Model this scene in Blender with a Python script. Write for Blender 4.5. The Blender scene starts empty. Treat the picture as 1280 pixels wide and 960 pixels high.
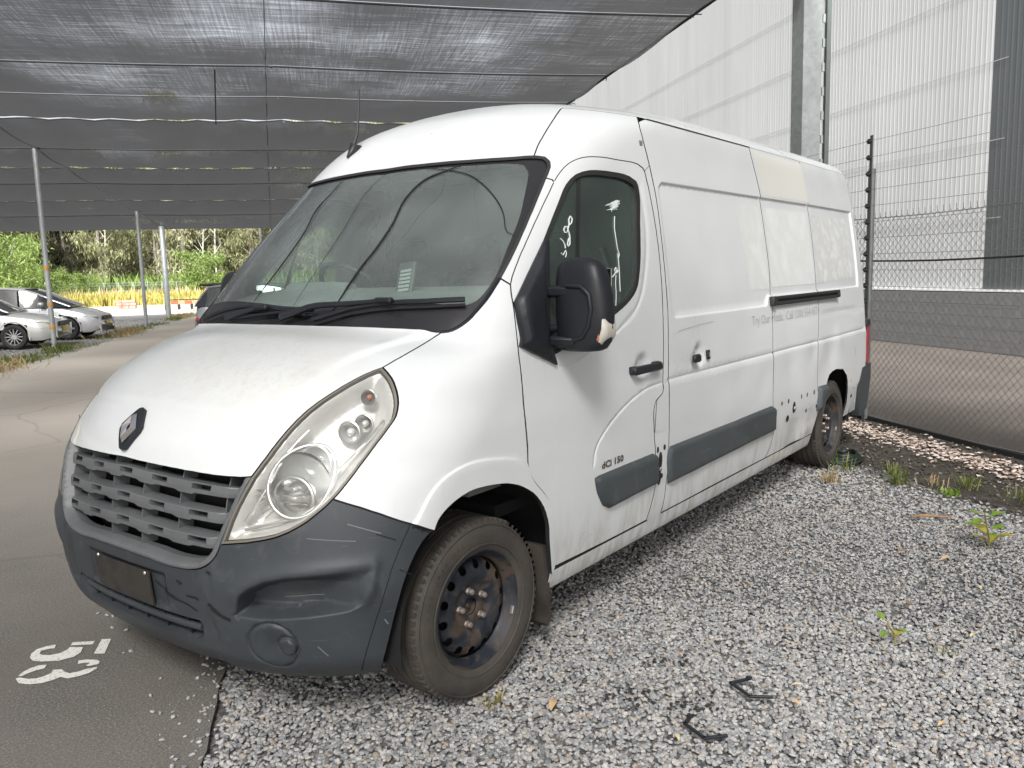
import bpy, math, random
import numpy as np
from mathutils import Vector, Matrix
from mathutils.geometry import delaunay_2d_cdt
random.seed(7); RNG=np.random.default_rng(7)
SC=bpy.context.scene; COL=SC.collection
# ---------------------------------------------------------------- camera
CAM=(-1.40263973,-2.87325334,1.56855691); YAW,PITCH,ROLL,FPX=0.653897208,0.132574822,-0.0270279318,1032.36824
cd=bpy.data.cameras.new('camera'); cam=bpy.data.objects.new('camera',cd); COL.objects.link(cam); SC.camera=cam
def _rot():
    cy,sy,cp,sp=math.cos(YAW),math.sin(YAW),math.cos(PITCH),math.sin(PITCH)
    f=Vector((cy*cp,sy*cp,-sp)); r=f.cross(Vector((0,0,1))).normalized(); u=r.cross(f)
    c,s=math.cos(ROLL),math.sin(ROLL)
    return c*r+s*u, -s*r+c*u, f
_r,_u,_f=_rot()
m=Matrix((( _r.x,_u.x,-_f.x,CAM[0]),(_r.y,_u.y,-_f.y,CAM[1]),(_r.z,_u.z,-_f.z,CAM[2]),(0,0,0,1))); cam.matrix_world=m
cd.sensor_fit='HORIZONTAL'; cd.sensor_width=36; cd.lens=36*FPX/1280; cd.clip_start=.05; cd.clip_end=2000
# ---------------------------------------------------------------- light
SUN_EL,SUN_AZ=math.radians(43),math.radians(214)    # azimuth: direction the light comes from, measured from +x towards +y
W=bpy.data.worlds.new("World"); SC.world=W; W.use_nodes=True
nt=W.node_tree; bg=nt.nodes['Background']; sky=nt.nodes.new('ShaderNodeTexSky'); sky.sky_type='NISHITA'; sky.sun_disc=False
sky.sun_elevation=SUN_EL; sky.sun_rotation=math.radians(90)-SUN_AZ; sky.air_density=1.0; sky.dust_density=5.0; sky.ozone_density=.6
hs=nt.nodes.new('ShaderNodeHueSaturation'); hs.inputs['Saturation'].default_value=.28
nt.links.new(sky.outputs[0],hs.inputs['Color']); nt.links.new(hs.outputs[0],bg.inputs['Color']); bg.inputs['Strength'].default_value=.12
sl=bpy.data.lights.new('sun','SUN'); sl.energy=4.6; sl.angle=math.radians(14); sl.color=(1,.975,.94)
so=bpy.data.objects.new('sun',sl); COL.objects.link(so)
sd=Vector((math.cos(SUN_EL)*math.cos(SUN_AZ),math.cos(SUN_EL)*math.sin(SUN_AZ),math.sin(SUN_EL)))
so.rotation_euler=sd.to_track_quat('Z','Y').to_euler(); so.location=(-5,-5,12)
SC.view_settings.view_transform='Standard'; SC.view_settings.look='None'; SC.view_settings.exposure=1.20; SC.view_settings.gamma=1
SC.cycles.max_bounces=8; SC.cycles.transparent_max_bounces=24; SC.cycles.caustics_reflective=False; SC.cycles.caustics_refractive=False
# ---------------------------------------------------------------- frames, tags, mesh helpers
LANG=math.radians(50.24); EL=Vector((math.cos(LANG),math.sin(LANG),0)); ET=Vector((math.sin(LANG),-math.cos(LANG),0)); CO=Vector((CAM[0],CAM[1],0))
def L(s,t,z=0.): return CO+EL*s+ET*t+Vector((0,0,z))      # lane frame: s along the lane, t towards the fence
LANE=Matrix(((EL.x,ET.x,0,CO.x),(EL.y,ET.y,0,CO.y),(0,0,1,0),(0,0,0,1)))   # note: left handed (s,t,z)
WM={}
def tag(o,label=None,cat=None,group=None,kind=None):
    if label: o['label']=label
    if cat: o['category']=cat
    if group: o['group']=group
    if kind: o['kind']=kind
    return o
def link(o,parent=None,world=None):
    COL.objects.link(o); world=world or Matrix.Identity(4)
    WM[o]=world
    if parent is not None:
        o.parent=parent; o.matrix_parent_inverse=WM[parent].inverted()
    o.matrix_basis=world
    return o
def empty(name,loc,rz=0,label=None,cat=None,group=None):
    o=bpy.data.objects.new(name,None); o.empty_display_size=.2
    link(o,None,Matrix.Translation(loc)@Matrix.Rotation(rz,4,'Z')); return tag(o,label,cat,group)
def mobj(name,me,mt,parent=None,world=None):
    o=bpy.data.objects.new(name,me)
    if mt is not None and not me.materials:
        for x in (mt if isinstance(mt,(list,tuple)) else [mt]): me.materials.append(x)
    return link(o,parent,world)
def dup(o,world,parent=None):
    c=o.copy(); COL.objects.link(c); WM[c]=world
    if parent is not None:
        c.parent=parent; c.matrix_parent_inverse=WM[parent].inverted()
    c.matrix_basis=world
    for ch in list(o.children):
        rel=WM[o].inverted()@WM[ch]; dup(ch,world@rel,c)
    return c
def npmesh(name,V,F,smooth=False):
    """V (n,3), F (m,k) with constant k"""
    V=np.ascontiguousarray(V,dtype=np.float32); F=np.ascontiguousarray(F,dtype=np.int32); k=F.shape[1]
    me=bpy.data.meshes.new(name); me.vertices.add(len(V)); me.vertices.foreach_set('co',V.ravel())
    me.loops.add(F.size); me.loops.foreach_set('vertex_index',F.ravel())
    me.polygons.add(len(F)); me.polygons.foreach_set('loop_start',np.arange(0,F.size,k,dtype=np.int32))
    me.polygons.foreach_set('use_smooth',np.full(len(F),smooth))
    me.update(calc_edges=True); return me
class MB:
    def __init__(s): s.v=[]; s.f=[]; s.mi=[]
    def add(s,vs,fs,mi=0):
        n=len(s.v); s.v+= [tuple(v) for v in vs]; s.f+=[tuple(i+n for i in f) for f in fs]; s.mi+=[mi]*len(fs); return s
    def box(s,c,d,M=None,mi=0,bev=0):
        x,y,z=d[0]/2,d[1]/2,d[2]/2
        if bev<=0:
            vs=[Vector((a*x,b*y,e*z)) for a in(-1,1) for b in(-1,1) for e in(-1,1)]
            fs=[(0,1,3,2),(4,6,7,5),(0,4,5,1),(2,3,7,6),(0,2,6,4),(1,5,7,3)]
        else:
            b=min(bev,x*.98,y*.98,z*.98); vs=[];
            for sx in(-1,1):
                for sy in(-1,1):
                    for sz in(-1,1):
                        vs+= [Vector((sx*x,sy*(y-b),sz*(z-b))),Vector((sx*(x-b),sy*y,sz*(z-b))),Vector((sx*(x-b),sy*(y-b),sz*z))]
            def I(sx,sy,sz,k): return (((sx>0)*4+(sy>0)*2+(sz>0))*3+k)
            fs=[]
            for q in(-1,1):
                fs.append([I(q,-1,-1,0),I(q,1,-1,0),I(q,1,1,0),I(q,-1,1,0)][::q])
                fs.append([I(-1,q,-1,1),I(-1,q,1,1),I(1,q,1,1),I(1,q,-1,1)][::q])
                fs.append([I(-1,-1,q,2),I(1,-1,q,2),I(1,1,q,2),I(-1,1,q,2)][::q])
            for a in(-1,1):
                for b_ in(-1,1):
                    fs.append([I(a,b_,-1,0),I(a,b_,1,0),I(a,b_,1,1),I(a,b_,-1,1)][::(-a*b_)])
                    fs.append([I(a,-1,b_,0),I(a,1,b_,0),I(a,1,b_,2),I(a,-1,b_,2)][::(a*b_)])
                    fs.append([I(-1,a,b_,1),I(1,a,b_,1),I(1,a,b_,2),I(-1,a,b_,2)][::(-a*b_)])
                    for c_ in(-1,1):
                        fs.append([I(a,b_,c_,0),I(a,b_,c_,1),I(a,b_,c_,2)][::(a*b_*c_)])
        T=(M or Matrix.Identity(4)); c=Vector(c)
        return s.add([T@(v+c) for v in vs],fs,mi)
    def tube(s,pts,r,n=8,cap=True,mi=0,closed=False):
        pts=[Vector(p) for p in pts]; k=len(pts); rs=r if isinstance(r,(list,tuple)) else [r]*k
        base=len(s.v); up=None; vs=[]
        for i,p in enumerate(pts):
            if closed: t=(pts[(i+1)%k]-pts[i-1])
            else: t=(pts[min(i+1,k-1)]-pts[max(i-1,0)])
            t=t.normalized() if t.length>1e-9 else Vector((0,0,1))
            if up is None:
                up=Vector((0,0,1)) if abs(t.z)<.9 else Vector((1,0,0))
            a=(up-t*up.dot(t)).normalized(); b=t.cross(a); up=a
            for j in range(n):
                w=2*math.pi*j/n; vs.append(p+(a*math.cos(w)+b*math.sin(w))*rs[i])
        fs=[]
        for i in range(k if closed else k-1):
            i2=(i+1)%k
            for j in range(n):
                j2=(j+1)%n; fs.append((i*n+j,i*n+j2,i2*n+j2,i2*n+j))
        if cap and not closed: fs.append(tuple(range(n))[::-1]); fs.append(tuple((k-1)*n+j for j in range(n)))
        return s.add(vs,fs,mi)
    def lathe(s,prof,M=None,n=32,mi=0,close=False):
        """prof (r,h) about local z"""
        M=M or Matrix.Identity(4); vs=[];fs=[]; k=len(prof)
        for r,h in prof:
            for j in range(n):
                w=2*math.pi*j/n; vs.append(M@Vector((r*math.cos(w),r*math.sin(w),h)))
        for i in range(k-1+(1 if close else 0)):
            i2=(i+1)%k
            for j in range(n):
                j2=(j+1)%n; fs.append((i*n+j,i*n+j2,i2*n+j2,i2*n+j))
        return s.add(vs,fs,mi)
    def prism(s,poly,a,b,M=None,mi=0):
        """poly 2d (x,z) extruded in y from a to b"""
        M=M or Matrix.Identity(4); n=len(poly)
        vs=[M@Vector((p[0],a,p[1])) for p in poly]+[M@Vector((p[0],b,p[1])) for p in poly]
        fs=[tuple(range(n)),tuple(range(2*n-1,n-1,-1))]+[(i+n,(i+1)%n+n,(i+1)%n,i) for i in range(n)]
        return s.add(vs,fs,mi)
    def build(s,name,mt,parent=None,world=None,smooth=None):
        me=bpy.data.meshes.new(name)
        if world is not None:
            pass
        me.from_pydata(s.v,[],s.f); me.update()
        mts=mt if isinstance(mt,(list,tuple)) else [mt]
        for x in mts: me.materials.append(x)
        if len(mts)>1: me.polygons.foreach_set('material_index',s.mi)
        if smooth is not None:
            me.polygons.foreach_set('use_smooth',[True]*len(me.polygons)); me.set_sharp_from_angle(angle=math.radians(smooth))
        return mobj(name,me,None,parent,world)
def axisM(o,d,up=(0,0,1)):
    """matrix with local z along d"""
    d=Vector(d).normalized(); u=Vector(up)
    if abs(u.normalized().dot(d))>.98: u=Vector((1,0,0))
    x=u.cross(d).normalized(); y=d.cross(x)
    return Matrix(((x.x,y.x,d.x,o[0]),(x.y,y.y,d.y,o[1]),(x.z,y.z,d.z,o[2]),(0,0,0,1)))
# ---------------------------------------------------------------- materials
def M_(name,col=(.5,.5,.5),rough=.5,metal=0,spec=.5,coat=0,emit=None,alpha=None):
    m=bpy.data.materials.new(name); m.use_nodes=True; b=m.node_tree.nodes['Principled BSDF']
    b.inputs['Base Color'].default_value=(*col,1); b.inputs['Roughness'].default_value=rough; b.inputs['Metallic'].default_value=metal
    b.inputs['Specular IOR Level'].default_value=spec; b.inputs['Coat Weight'].default_value=coat
    if coat: b.inputs['Coat Roughness'].default_value=.08
    return m
class NT:
    def __init__(s,m): s.t=m.node_tree; s.b=s.t.nodes['Principled BSDF']
    def n(s,ty,**k):
        x=s.t.nodes.new(ty)
        for a,b in k.items():
            if a.startswith('i_'): x.inputs[a[2:].replace('_',' ')].default_value=b
            else: setattr(x,a,b)
        return x
    def l(s,a,b): s.t.links.new(a,b)
    def coord(s,obj=True,scale=(1,1,1),rot=(0,0,0)):
        tc=s.n('ShaderNodeTexCoord'); mp=s.n('ShaderNodeMapping'); mp.inputs['Scale'].default_value=scale; mp.inputs['Rotation'].default_value=rot
        s.l(tc.outputs['Object' if obj else 'Generated'],mp.inputs[0]); return mp.outputs[0]
    def noise(s,co,scale,detail=4,rough=.55,dist=0):
        x=s.n('ShaderNodeTexNoise'); x.inputs['Scale'].default_value=scale; x.inputs['Detail'].default_value=detail; x.inputs['Roughness'].default_value=rough; x.inputs['Distortion'].default_value=dist
        s.l(co,x.inputs['Vector']); return x.outputs['Fac']
    def ramp(s,fac,stops):
        x=s.n('ShaderNodeValToRGB'); e=x.color_ramp.elements
        while len(e)<len(stops): e.new(.5)
        for i,(p,c) in enumerate(stops):
            e[i].position=p; e[i].color=(*c,1) if isinstance(c,(tuple,list)) else (c,c,c,1)
        s.l(fac,x.inputs[0]); return x.outputs[0]
    def mix(s,fac,a,b,ty='MIX'):
        x=s.n('ShaderNodeMix',data_type='RGBA',blend_type=ty)
        for i,v in ((0,fac),(6,a),(7,b)):
            if hasattr(v,'links') or hasattr(v,'is_output'): s.l(v,x.inputs[i])
            else: x.inputs[i].default_value=v if i==0 else (*v,1)
        return x.outputs[2]
    def math(s,op,a,b=None,clamp=False):
        x=s.n('ShaderNodeMath',operation=op); x.use_clamp=clamp
        for i,v in ((0,a),(1,b)):
            if v is None: continue
            if hasattr(v,'is_output'): s.l(v,x.inputs[i])
            else: x.inputs[i].default_value=v
        return x.outputs[0]
    def col(s,c): s.l(c,s.b.inputs['Base Color'])
    def rough(s,c): s.l(c,s.b.inputs['Roughness'])
    def bump(s,h,strength=.3,dist=.01,prev=None):
        x=s.n('ShaderNodeBump'); x.inputs['Strength'].default_value=strength; x.inputs['Distance'].default_value=dist; s.l(h,x.inputs['Height'])
        if prev is not None: s.l(prev,x.inputs['Normal'])
        s.l(x.outputs[0],s.b.inputs['Normal']); return x.outputs[0]
    def pos(s):
        g=s.n('ShaderNodeNewGeometry'); return g
def mottled(name,c1,c2,scale,rough=.8,bump=0,bscale=None,detail=6,c3=None,spec=.3,metal=0,bd=.01,stretch=(1,1,1)):
    m=M_(name,c1,rough,metal,spec); t=NT(m); co=t.coord(scale=stretch)
    f=t.noise(co,scale,detail); st=[(.3,c1),(.7,c2)] if c3 is None else [(.28,c1),(.5,c2),(.72,c3)]
    t.col(t.ramp(f,st))
    if bump: t.bump(t.noise(co,bscale or scale*4,5),bump,bd)
    return m
# ---------------------------------------------------------------- van body surface
# rings: zc, zs, xf, d, n, wscale(abs half width or None)
RINGS=[
(0.225,0.235,.140,.56,2.4),
(0.27,0.28,.080,.57,2.45),
(0.34,0.345,.035,.57,2.5),
(0.45,0.45,.012,.57,2.5),
(0.60,0.60,.000,.57,2.5),
(0.75,0.74,.010,.61,2.45),
(0.90,0.88,.034,.68,2.4),
(1.00,0.965,.065,.74,2.3),
(1.08,1.035,.115,.77,2.3),
(1.16,1.10,.200,.77,2.4),
(1.25,1.18,.350,.71,2.65),
(1.33,1.25,.560,.60,3.0),
(1.385,1.32,.790,.48,3.6),
(1.43,1.38,.830,.48,3.5),
(1.53,1.49,.905,.53,3.4),
(1.635,1.60,.990,.56,3.4),
(1.84,1.80,1.185,.58,3.5),
(2.05,1.995,1.400,.62,3.7),
(2.15,2.085,1.480,.68,3.5),
(2.23,2.16,1.560,.73,3.3),
(2.31,2.235,1.680,.76,3.1),
(2.37,2.29,1.830,.76,2.9),
(2.41,2.33,1.97,.76,2.7),
(2.435,2.355,2.12,.74,2.6),
(2.45,2.38,2.30,.70,2.5),
(2.46,2.41,2.55,.60,2.4),
(2.467,2.44,2.85,.50,2.4),
(2.47,2.46,3.2,.35,2.4),
(2.47,2.469,3.5,.2,2.4),
]
WT=[(.20,.93),(.30,.985),(.45,1.012),(.6,1.025),(.8,1.030),(1.0,1.028),(1.1,1.020),(1.44,.990),(1.71,.950),(1.95,.905),(2.15,.865),(2.28,.835),(2.33,.812),(2.36,.785),(2.40,.73),(2.44,.61),(2.46,.42),(2.469,.02),(2.48,.0)]
def pchip(xs,ys,x):
    xs=np.asarray(xs,float); ys=np.asarray(ys,float); h=np.diff(xs); dl=np.diff(ys)/h
    m=np.zeros_like(ys); m[0]=dl[0]; m[-1]=dl[-1]
    for i in range(1,len(xs)-1):
        if dl[i-1]*dl[i]>0:
            w1=2*h[i]+h[i-1]; w2=h[i]+2*h[i-1]; m[i]=(w1+w2)/(w1/dl[i-1]+w2/dl[i])
    x=np.clip(x,xs[0],xs[-1]); k=np.clip(np.searchsorted(xs,x,side='right')-1,0,len(h)-1)
    t=(x-xs[k])/h[k]; t2=t*t; t3=t2*t
    return (2*t3-3*t2+1)*ys[k]+(t3-2*t2+t)*h[k]*m[k]+(-2*t3+3*t2)*ys[k+1]+(t3-t2)*h[k]*m[k+1]
R_=np.array(RINGS)
# v coordinate in metres along centre profile, but use blend of centre arc and side height
_dc=np.hypot(np.diff(R_[:,0]),np.diff(R_[:,2])); _ds=np.abs(np.diff(R_[:,1]))
_w=pchip([r[0] for r in WT],[r[1] for r in WT],R_[:,1]); _ds=np.hypot(_ds,np.diff(_w))
VK=np.concatenate([[0],np.cumsum(np.maximum(.5*(_dc+_ds),.01))])
VMAX=VK[-1]; LA=1.30; XR=6.10
def W_(z): return pchip([r[0] for r in WT],[r[1] for r in WT],z)
def S(a,v):
    a=np.asarray(a,float); v=np.asarray(v,float); a,v=np.broadcast_arrays(a,v)
    zc=pchip(VK,R_[:,0],v); zs=pchip(VK,R_[:,1],v); xf=pchip(VK,R_[:,2],v); d=pchip(VK,R_[:,3],v); n=pchip(VK,R_[:,4],v)
    sg=np.sign(a); b=np.abs(a); ph=np.clip(b/LA,0,1)*np.pi/2
    c=np.cos(ph); s=np.sin(ph); c=np.maximum(c,0)
    r=(c**n+s**n)**(-1/n)
    fx=xf+d*(1-r*c); fy=r*s
    w=W_(zs)
    ext=np.maximum(b-LA,0)
    x=fx+ext
    f=1-(1-fy)**1; u=np.clip(fy,0,1)**2.2
    z=zc+(zs-zc)*np.where(ext>0,1,u)
    w=w-.035*np.clip((x-4.6)/1.5,0,1)**1.6
    # rear corner rounding
    e=np.clip((x-(XR-.07))/.07,0,1); w=w-.045*(1-np.sqrt(np.maximum(1-e*e,0)))
    y=-sg*w*fy*1.0
    y=np.where(a==0,0,y)
    return np.stack([x,y,z],-1)
def amax(v):
    xf=pchip(VK,R_[:,2],v); d=pchip(VK,R_[:,3],v); return LA+XR-(xf+d)
def side_av(x,z):
    """invert for side points"""
    zz=np.linspace(0,VMAX,4000); zs=pchip(VK,R_[:,1],zz); v=np.interp(z,zs,zz)
    xf=pchip(VK,R_[:,2],v); d=pchip(VK,R_[:,3],v)
    return LA+x-(xf+d), v
AV={'hl_out':[(0.631,1.171),(0.664,1.148),(0.697,1.122),(0.72,1.101),(0.741,1.079),(0.761,1.057),(0.784,1.028),(0.803,1.0),(0.818,0.973),(0.83,0.948),(0.835,0.93),(0.836,0.914),(0.836,0.899),(0.835,0.882),(0.832,0.866),(0.828,0.851),(0.825,0.837),(0.822,0.823),(0.819,0.809),(0.815,0.795),(0.81,0.781),(0.805,0.767),(0.8,0.753),(0.794,0.74),(0.788,0.727),(0.781,0.715),(0.774,0.702),(0.766,0.69),(0.757,0.678),(0.748,0.666),(0.738,0.654),(0.727,0.643),(0.716,0.632),(0.705,0.622),(0.694,0.612),(0.682,0.603),(0.669,0.594),(0.654,0.585),(0.639,0.576),(0.623,0.569),(0.606,0.561),(0.59,0.556),(0.573,0.551),(0.556,0.547),(0.539,0.543),(0.523,0.539),(0.506,0.536),(0.489,0.533),(0.472,0.53),(0.455,0.527),(0.437,0.524)],
'hl_in':[(0.437,0.524),(0.444,0.543),(0.45,0.563),(0.455,0.582),(0.46,0.601),(0.466,0.62),(0.471,0.636),(0.476,0.653),(0.482,0.668),(0.487,0.684),(0.492,0.698),(0.497,0.712),(0.501,0.725),(0.505,0.738),(0.511,0.752),(0.517,0.766),(0.522,0.78),(0.528,0.794),(0.532,0.808),(0.535,0.822),(0.539,0.836),(0.542,0.85),(0.546,0.865),(0.549,0.879),(0.552,0.894),(0.555,0.908),(0.557,0.922),(0.56,0.936),(0.562,0.95),(0.565,0.964),(0.569,0.979),(0.573,0.995),(0.578,1.01),(0.583,1.026),(0.587,1.039),(0.591,1.052),(0.594,1.066),(0.598,1.079),(0.602,1.092),(0.605,1.105),(0.609,1.118),(0.612,1.13),(0.617,1.142),(0.623,1.157),(0.631,1.171)],
'hood_side':[(0.631,1.171),(0.632,1.186),(0.632,1.202),(0.632,1.218),(0.633,1.234),(0.631,1.254),(0.626,1.275),(0.62,1.297),(0.614,1.32),(0.61,1.342),(0.61,1.363),(0.615,1.387),(0.627,1.406)],
'hood_rear':[(0.627,1.406),(0.61,1.405),(0.593,1.405),(0.577,1.405),(0.56,1.404),(0.543,1.403),(0.526,1.402),(0.509,1.401),(0.491,1.399),(0.474,1.397),(0.456,1.395),(0.438,1.393),(0.42,1.391),(0.402,1.389),(0.384,1.387),(0.365,1.385),(0.345,1.382),(0.326,1.38),(0.305,1.378),(0.285,1.376),(0.263,1.374),(0.241,1.372),(0.219,1.37),(0.195,1.368),(0.171,1.367),(0.147,1.365),(0.121,1.364),(0.091,1.364),(0.059,1.363),(0.027,1.363),(-0.006,1.364)],
'hood_front':[(0.505,0.738),(0.494,0.736),(0.471,0.733),(0.454,0.733),(0.437,0.732),(0.419,0.732),(0.402,0.732),(0.384,0.732),(0.366,0.733),(0.348,0.733),(0.33,0.734),(0.311,0.735),(0.291,0.735),(0.271,0.736),(0.251,0.737),(0.229,0.737),(0.208,0.738),(0.185,0.738),(0.162,0.739),(0.137,0.739),(0.112,0.74),(0.086,0.74),(0.059,0.741),(0.034,0.742),(0.008,0.743),(-0.019,0.744)],
'frame_out':[(0.505,0.738),(0.502,0.724),(0.497,0.709),(0.493,0.694),(0.488,0.678),(0.483,0.662),(0.479,0.646),(0.474,0.63),(0.469,0.613),(0.463,0.597),(0.457,0.579),(0.451,0.56),(0.444,0.542),(0.437,0.524),(0.431,0.505),(0.423,0.486),(0.414,0.473),(0.403,0.46),(0.39,0.449),(0.373,0.439),(0.354,0.432),(0.333,0.427),(0.311,0.424),(0.288,0.423),(0.266,0.422),(0.245,0.422),(0.223,0.423),(0.202,0.425),(0.179,0.427),(0.156,0.429),(0.132,0.429),(0.107,0.43),(0.081,0.43),(0.054,0.431),(0.027,0.431)],
'bump_top':[(0.757,0.678),(0.775,0.672),(0.793,0.666),(0.812,0.66),(0.831,0.654),(0.851,0.648),(0.871,0.641),(0.893,0.633),(0.915,0.626),(0.938,0.618),(0.962,0.609),(0.988,0.6),(1.014,0.591),(1.043,0.582),(1.072,0.573),(1.104,0.563),(1.138,0.552),(1.174,0.54),(1.214,0.528)],
'bump_arch':[(1.214,0.528),(1.196,0.52),(1.179,0.512),(1.165,0.502),(1.154,0.49),(1.144,0.477),(1.136,0.464),(1.128,0.449),(1.12,0.435),(1.111,0.42),(1.102,0.405),(1.092,0.388),(1.082,0.372),(1.073,0.355),(1.065,0.338),(1.056,0.321),(1.048,0.304),(1.039,0.285),(1.03,0.266),(1.022,0.246),(1.014,0.226),(1.005,0.206),(0.996,0.185),(0.986,0.164),(0.975,0.139),(0.96,0.112),(0.94,0.079),(0.908,0.023)],
'bump_seam':[(1.071,0.572),(1.066,0.556),(1.06,0.54),(1.053,0.525),(1.048,0.509),(1.042,0.493),(1.036,0.477),(1.031,0.461),(1.025,0.444),(1.019,0.427),(1.013,0.409),(1.005,0.391),(0.996,0.373),(0.988,0.355),(0.979,0.337),(0.971,0.318),(0.963,0.302),(0.954,0.285),(0.946,0.268),(0.938,0.251),(0.93,0.233),(0.922,0.215),(0.913,0.197),(0.905,0.178),(0.896,0.159),(0.885,0.133),(0.869,0.103),(0.846,0.062)],
'fend_cowl':[(0.627,1.406),(0.644,1.41),(0.661,1.416),(0.674,1.424),(0.686,1.433),(0.698,1.444),(0.709,1.457),(0.718,1.47),(0.725,1.485),(0.733,1.5),(0.739,1.514),(0.746,1.529),(0.751,1.544),(0.757,1.567),(0.762,1.59),(0.767,1.609),(0.771,1.628)],
'strut':[(0.771,1.628),(0.801,1.614),(0.832,1.601)],
'door_front':[(0.832,1.601),(0.85,1.57),(0.864,1.55),(0.881,1.53),(0.899,1.51),(0.917,1.49),(0.935,1.469),(0.951,1.449),(0.964,1.43),(0.976,1.413),(0.992,1.394),(1.024,1.366),(1.074,1.33),(1.141,1.278),(1.198,1.228),(1.245,1.182),(1.286,1.136),(1.319,1.093),(1.345,1.053),(1.367,1.016),(1.391,0.981),(1.423,0.947),(1.452,0.918),(1.478,0.89),(1.499,0.863),(1.523,0.838),(1.55,0.814),(1.576,0.79),(1.6,0.766),(1.626,0.742),(1.651,0.719),(1.673,0.694),(1.69,0.671),(1.708,0.647),(1.73,0.623),(1.755,0.6),(1.784,0.577),(1.821,0.552),(1.86,0.526),(1.898,0.5),(1.929,0.474),(1.956,0.447),(1.976,0.42),(1.987,0.394),(1.993,0.369),(1.996,0.343),(1.999,0.318),(2.0,0.293),(2.0,0.267),(1.999,0.241),(1.997,0.216),(1.994,0.189),(1.992,0.161)],
'arch_f':[(1.214,0.528),(1.216,0.545),(1.221,0.561),(1.233,0.574),(1.248,0.585),(1.267,0.595),(1.287,0.603),(1.31,0.611),(1.331,0.617),(1.356,0.622),(1.383,0.625),(1.412,0.625),(1.445,0.623),(1.48,0.62),(1.516,0.616),(1.552,0.611),(1.589,0.605),(1.629,0.595),(1.674,0.582),(1.719,0.565),(1.763,0.545),(1.8,0.526),(1.835,0.504),(1.868,0.48),(1.9,0.452),(1.924,0.423),(1.938,0.394),(1.945,0.371),(1.949,0.349),(1.95,0.326),(1.951,0.304),(1.953,0.281),(1.957,0.253),(1.96,0.224),(1.963,0.195),(1.964,0.164),(1.965,0.131)],
'apil':[(0.832,1.601),(0.826,1.631),(0.825,1.653),(0.824,1.676),(0.824,1.699),(0.823,1.722),(0.823,1.745),(0.824,1.769),(0.823,1.793),(0.823,1.817),(0.822,1.842),(0.821,1.868),(0.82,1.893),(0.82,1.92),(0.819,1.946),(0.817,1.973),(0.815,2.0),(0.813,2.028),(0.811,2.057),(0.807,2.088),(0.805,2.119),(0.806,2.149),(0.811,2.175),(0.819,2.2),(0.831,2.221),(0.847,2.238),(0.867,2.253),(0.89,2.265),(0.919,2.274),(0.953,2.28),(0.991,2.284),(1.033,2.287),(1.081,2.288),(1.134,2.287),(1.191,2.287),(1.261,2.288),(1.329,2.289),(1.393,2.284),(1.466,2.265),(1.504,2.247)],
'door_rear':[(1.504,2.247),(1.547,2.217),(1.586,2.186),(1.623,2.155),(1.659,2.122),(1.695,2.089),(1.731,2.055),(1.766,2.021),(1.8,1.988),(1.833,1.954),(1.863,1.921),(1.893,1.889),(1.92,1.857),(1.947,1.824),(1.974,1.793),(1.999,1.761),(2.024,1.73),(2.047,1.699),(2.071,1.669),(2.095,1.639),(2.119,1.61),(2.144,1.582),(2.168,1.553),(2.197,1.525),(2.227,1.497),(2.253,1.47),(2.272,1.441),(2.284,1.415),(2.303,1.384),(2.34,1.333),(2.383,1.264),(2.422,1.201),(2.458,1.141),(2.491,1.086),(2.515,1.039),(2.538,0.996),(2.568,0.954),(2.601,0.915),(2.627,0.878),(2.65,0.843),(2.677,0.818),(2.694,0.794),(2.676,0.778),(2.659,0.762),(2.669,0.736),(2.688,0.709),(2.709,0.68),(2.731,0.652),(2.754,0.623),(2.773,0.595),(2.79,0.57),(2.807,0.543),(2.825,0.517),(2.841,0.49),(2.858,0.458),(2.871,0.426),(2.877,0.394),(2.878,0.363),(2.876,0.332),(2.87,0.303),(2.861,0.275),(2.849,0.247),(2.837,0.223),(2.824,0.2),(2.809,0.176),(2.794,0.152)],
'door_bot':[(2.794,0.152),(2.746,0.152),(2.698,0.152),(2.651,0.152),(2.605,0.152),(2.56,0.152),(2.515,0.152),(2.472,0.153),(2.429,0.153),(2.385,0.153),(2.343,0.154),(2.301,0.155),(2.26,0.156),(2.22,0.156),(2.18,0.157),(2.141,0.158),(2.103,0.159),(2.065,0.16),(2.028,0.161),(1.992,0.161)],
'flap':[(2.694,0.794),(2.676,0.778),(2.659,0.762),(2.684,0.733),(2.708,0.704),(2.727,0.676),(2.743,0.649),(2.759,0.622),(2.773,0.595),(2.839,0.59),(2.907,0.585),(2.889,0.616),(2.869,0.648),(2.848,0.679),(2.823,0.712),(2.792,0.745),(2.761,0.778)],
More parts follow.
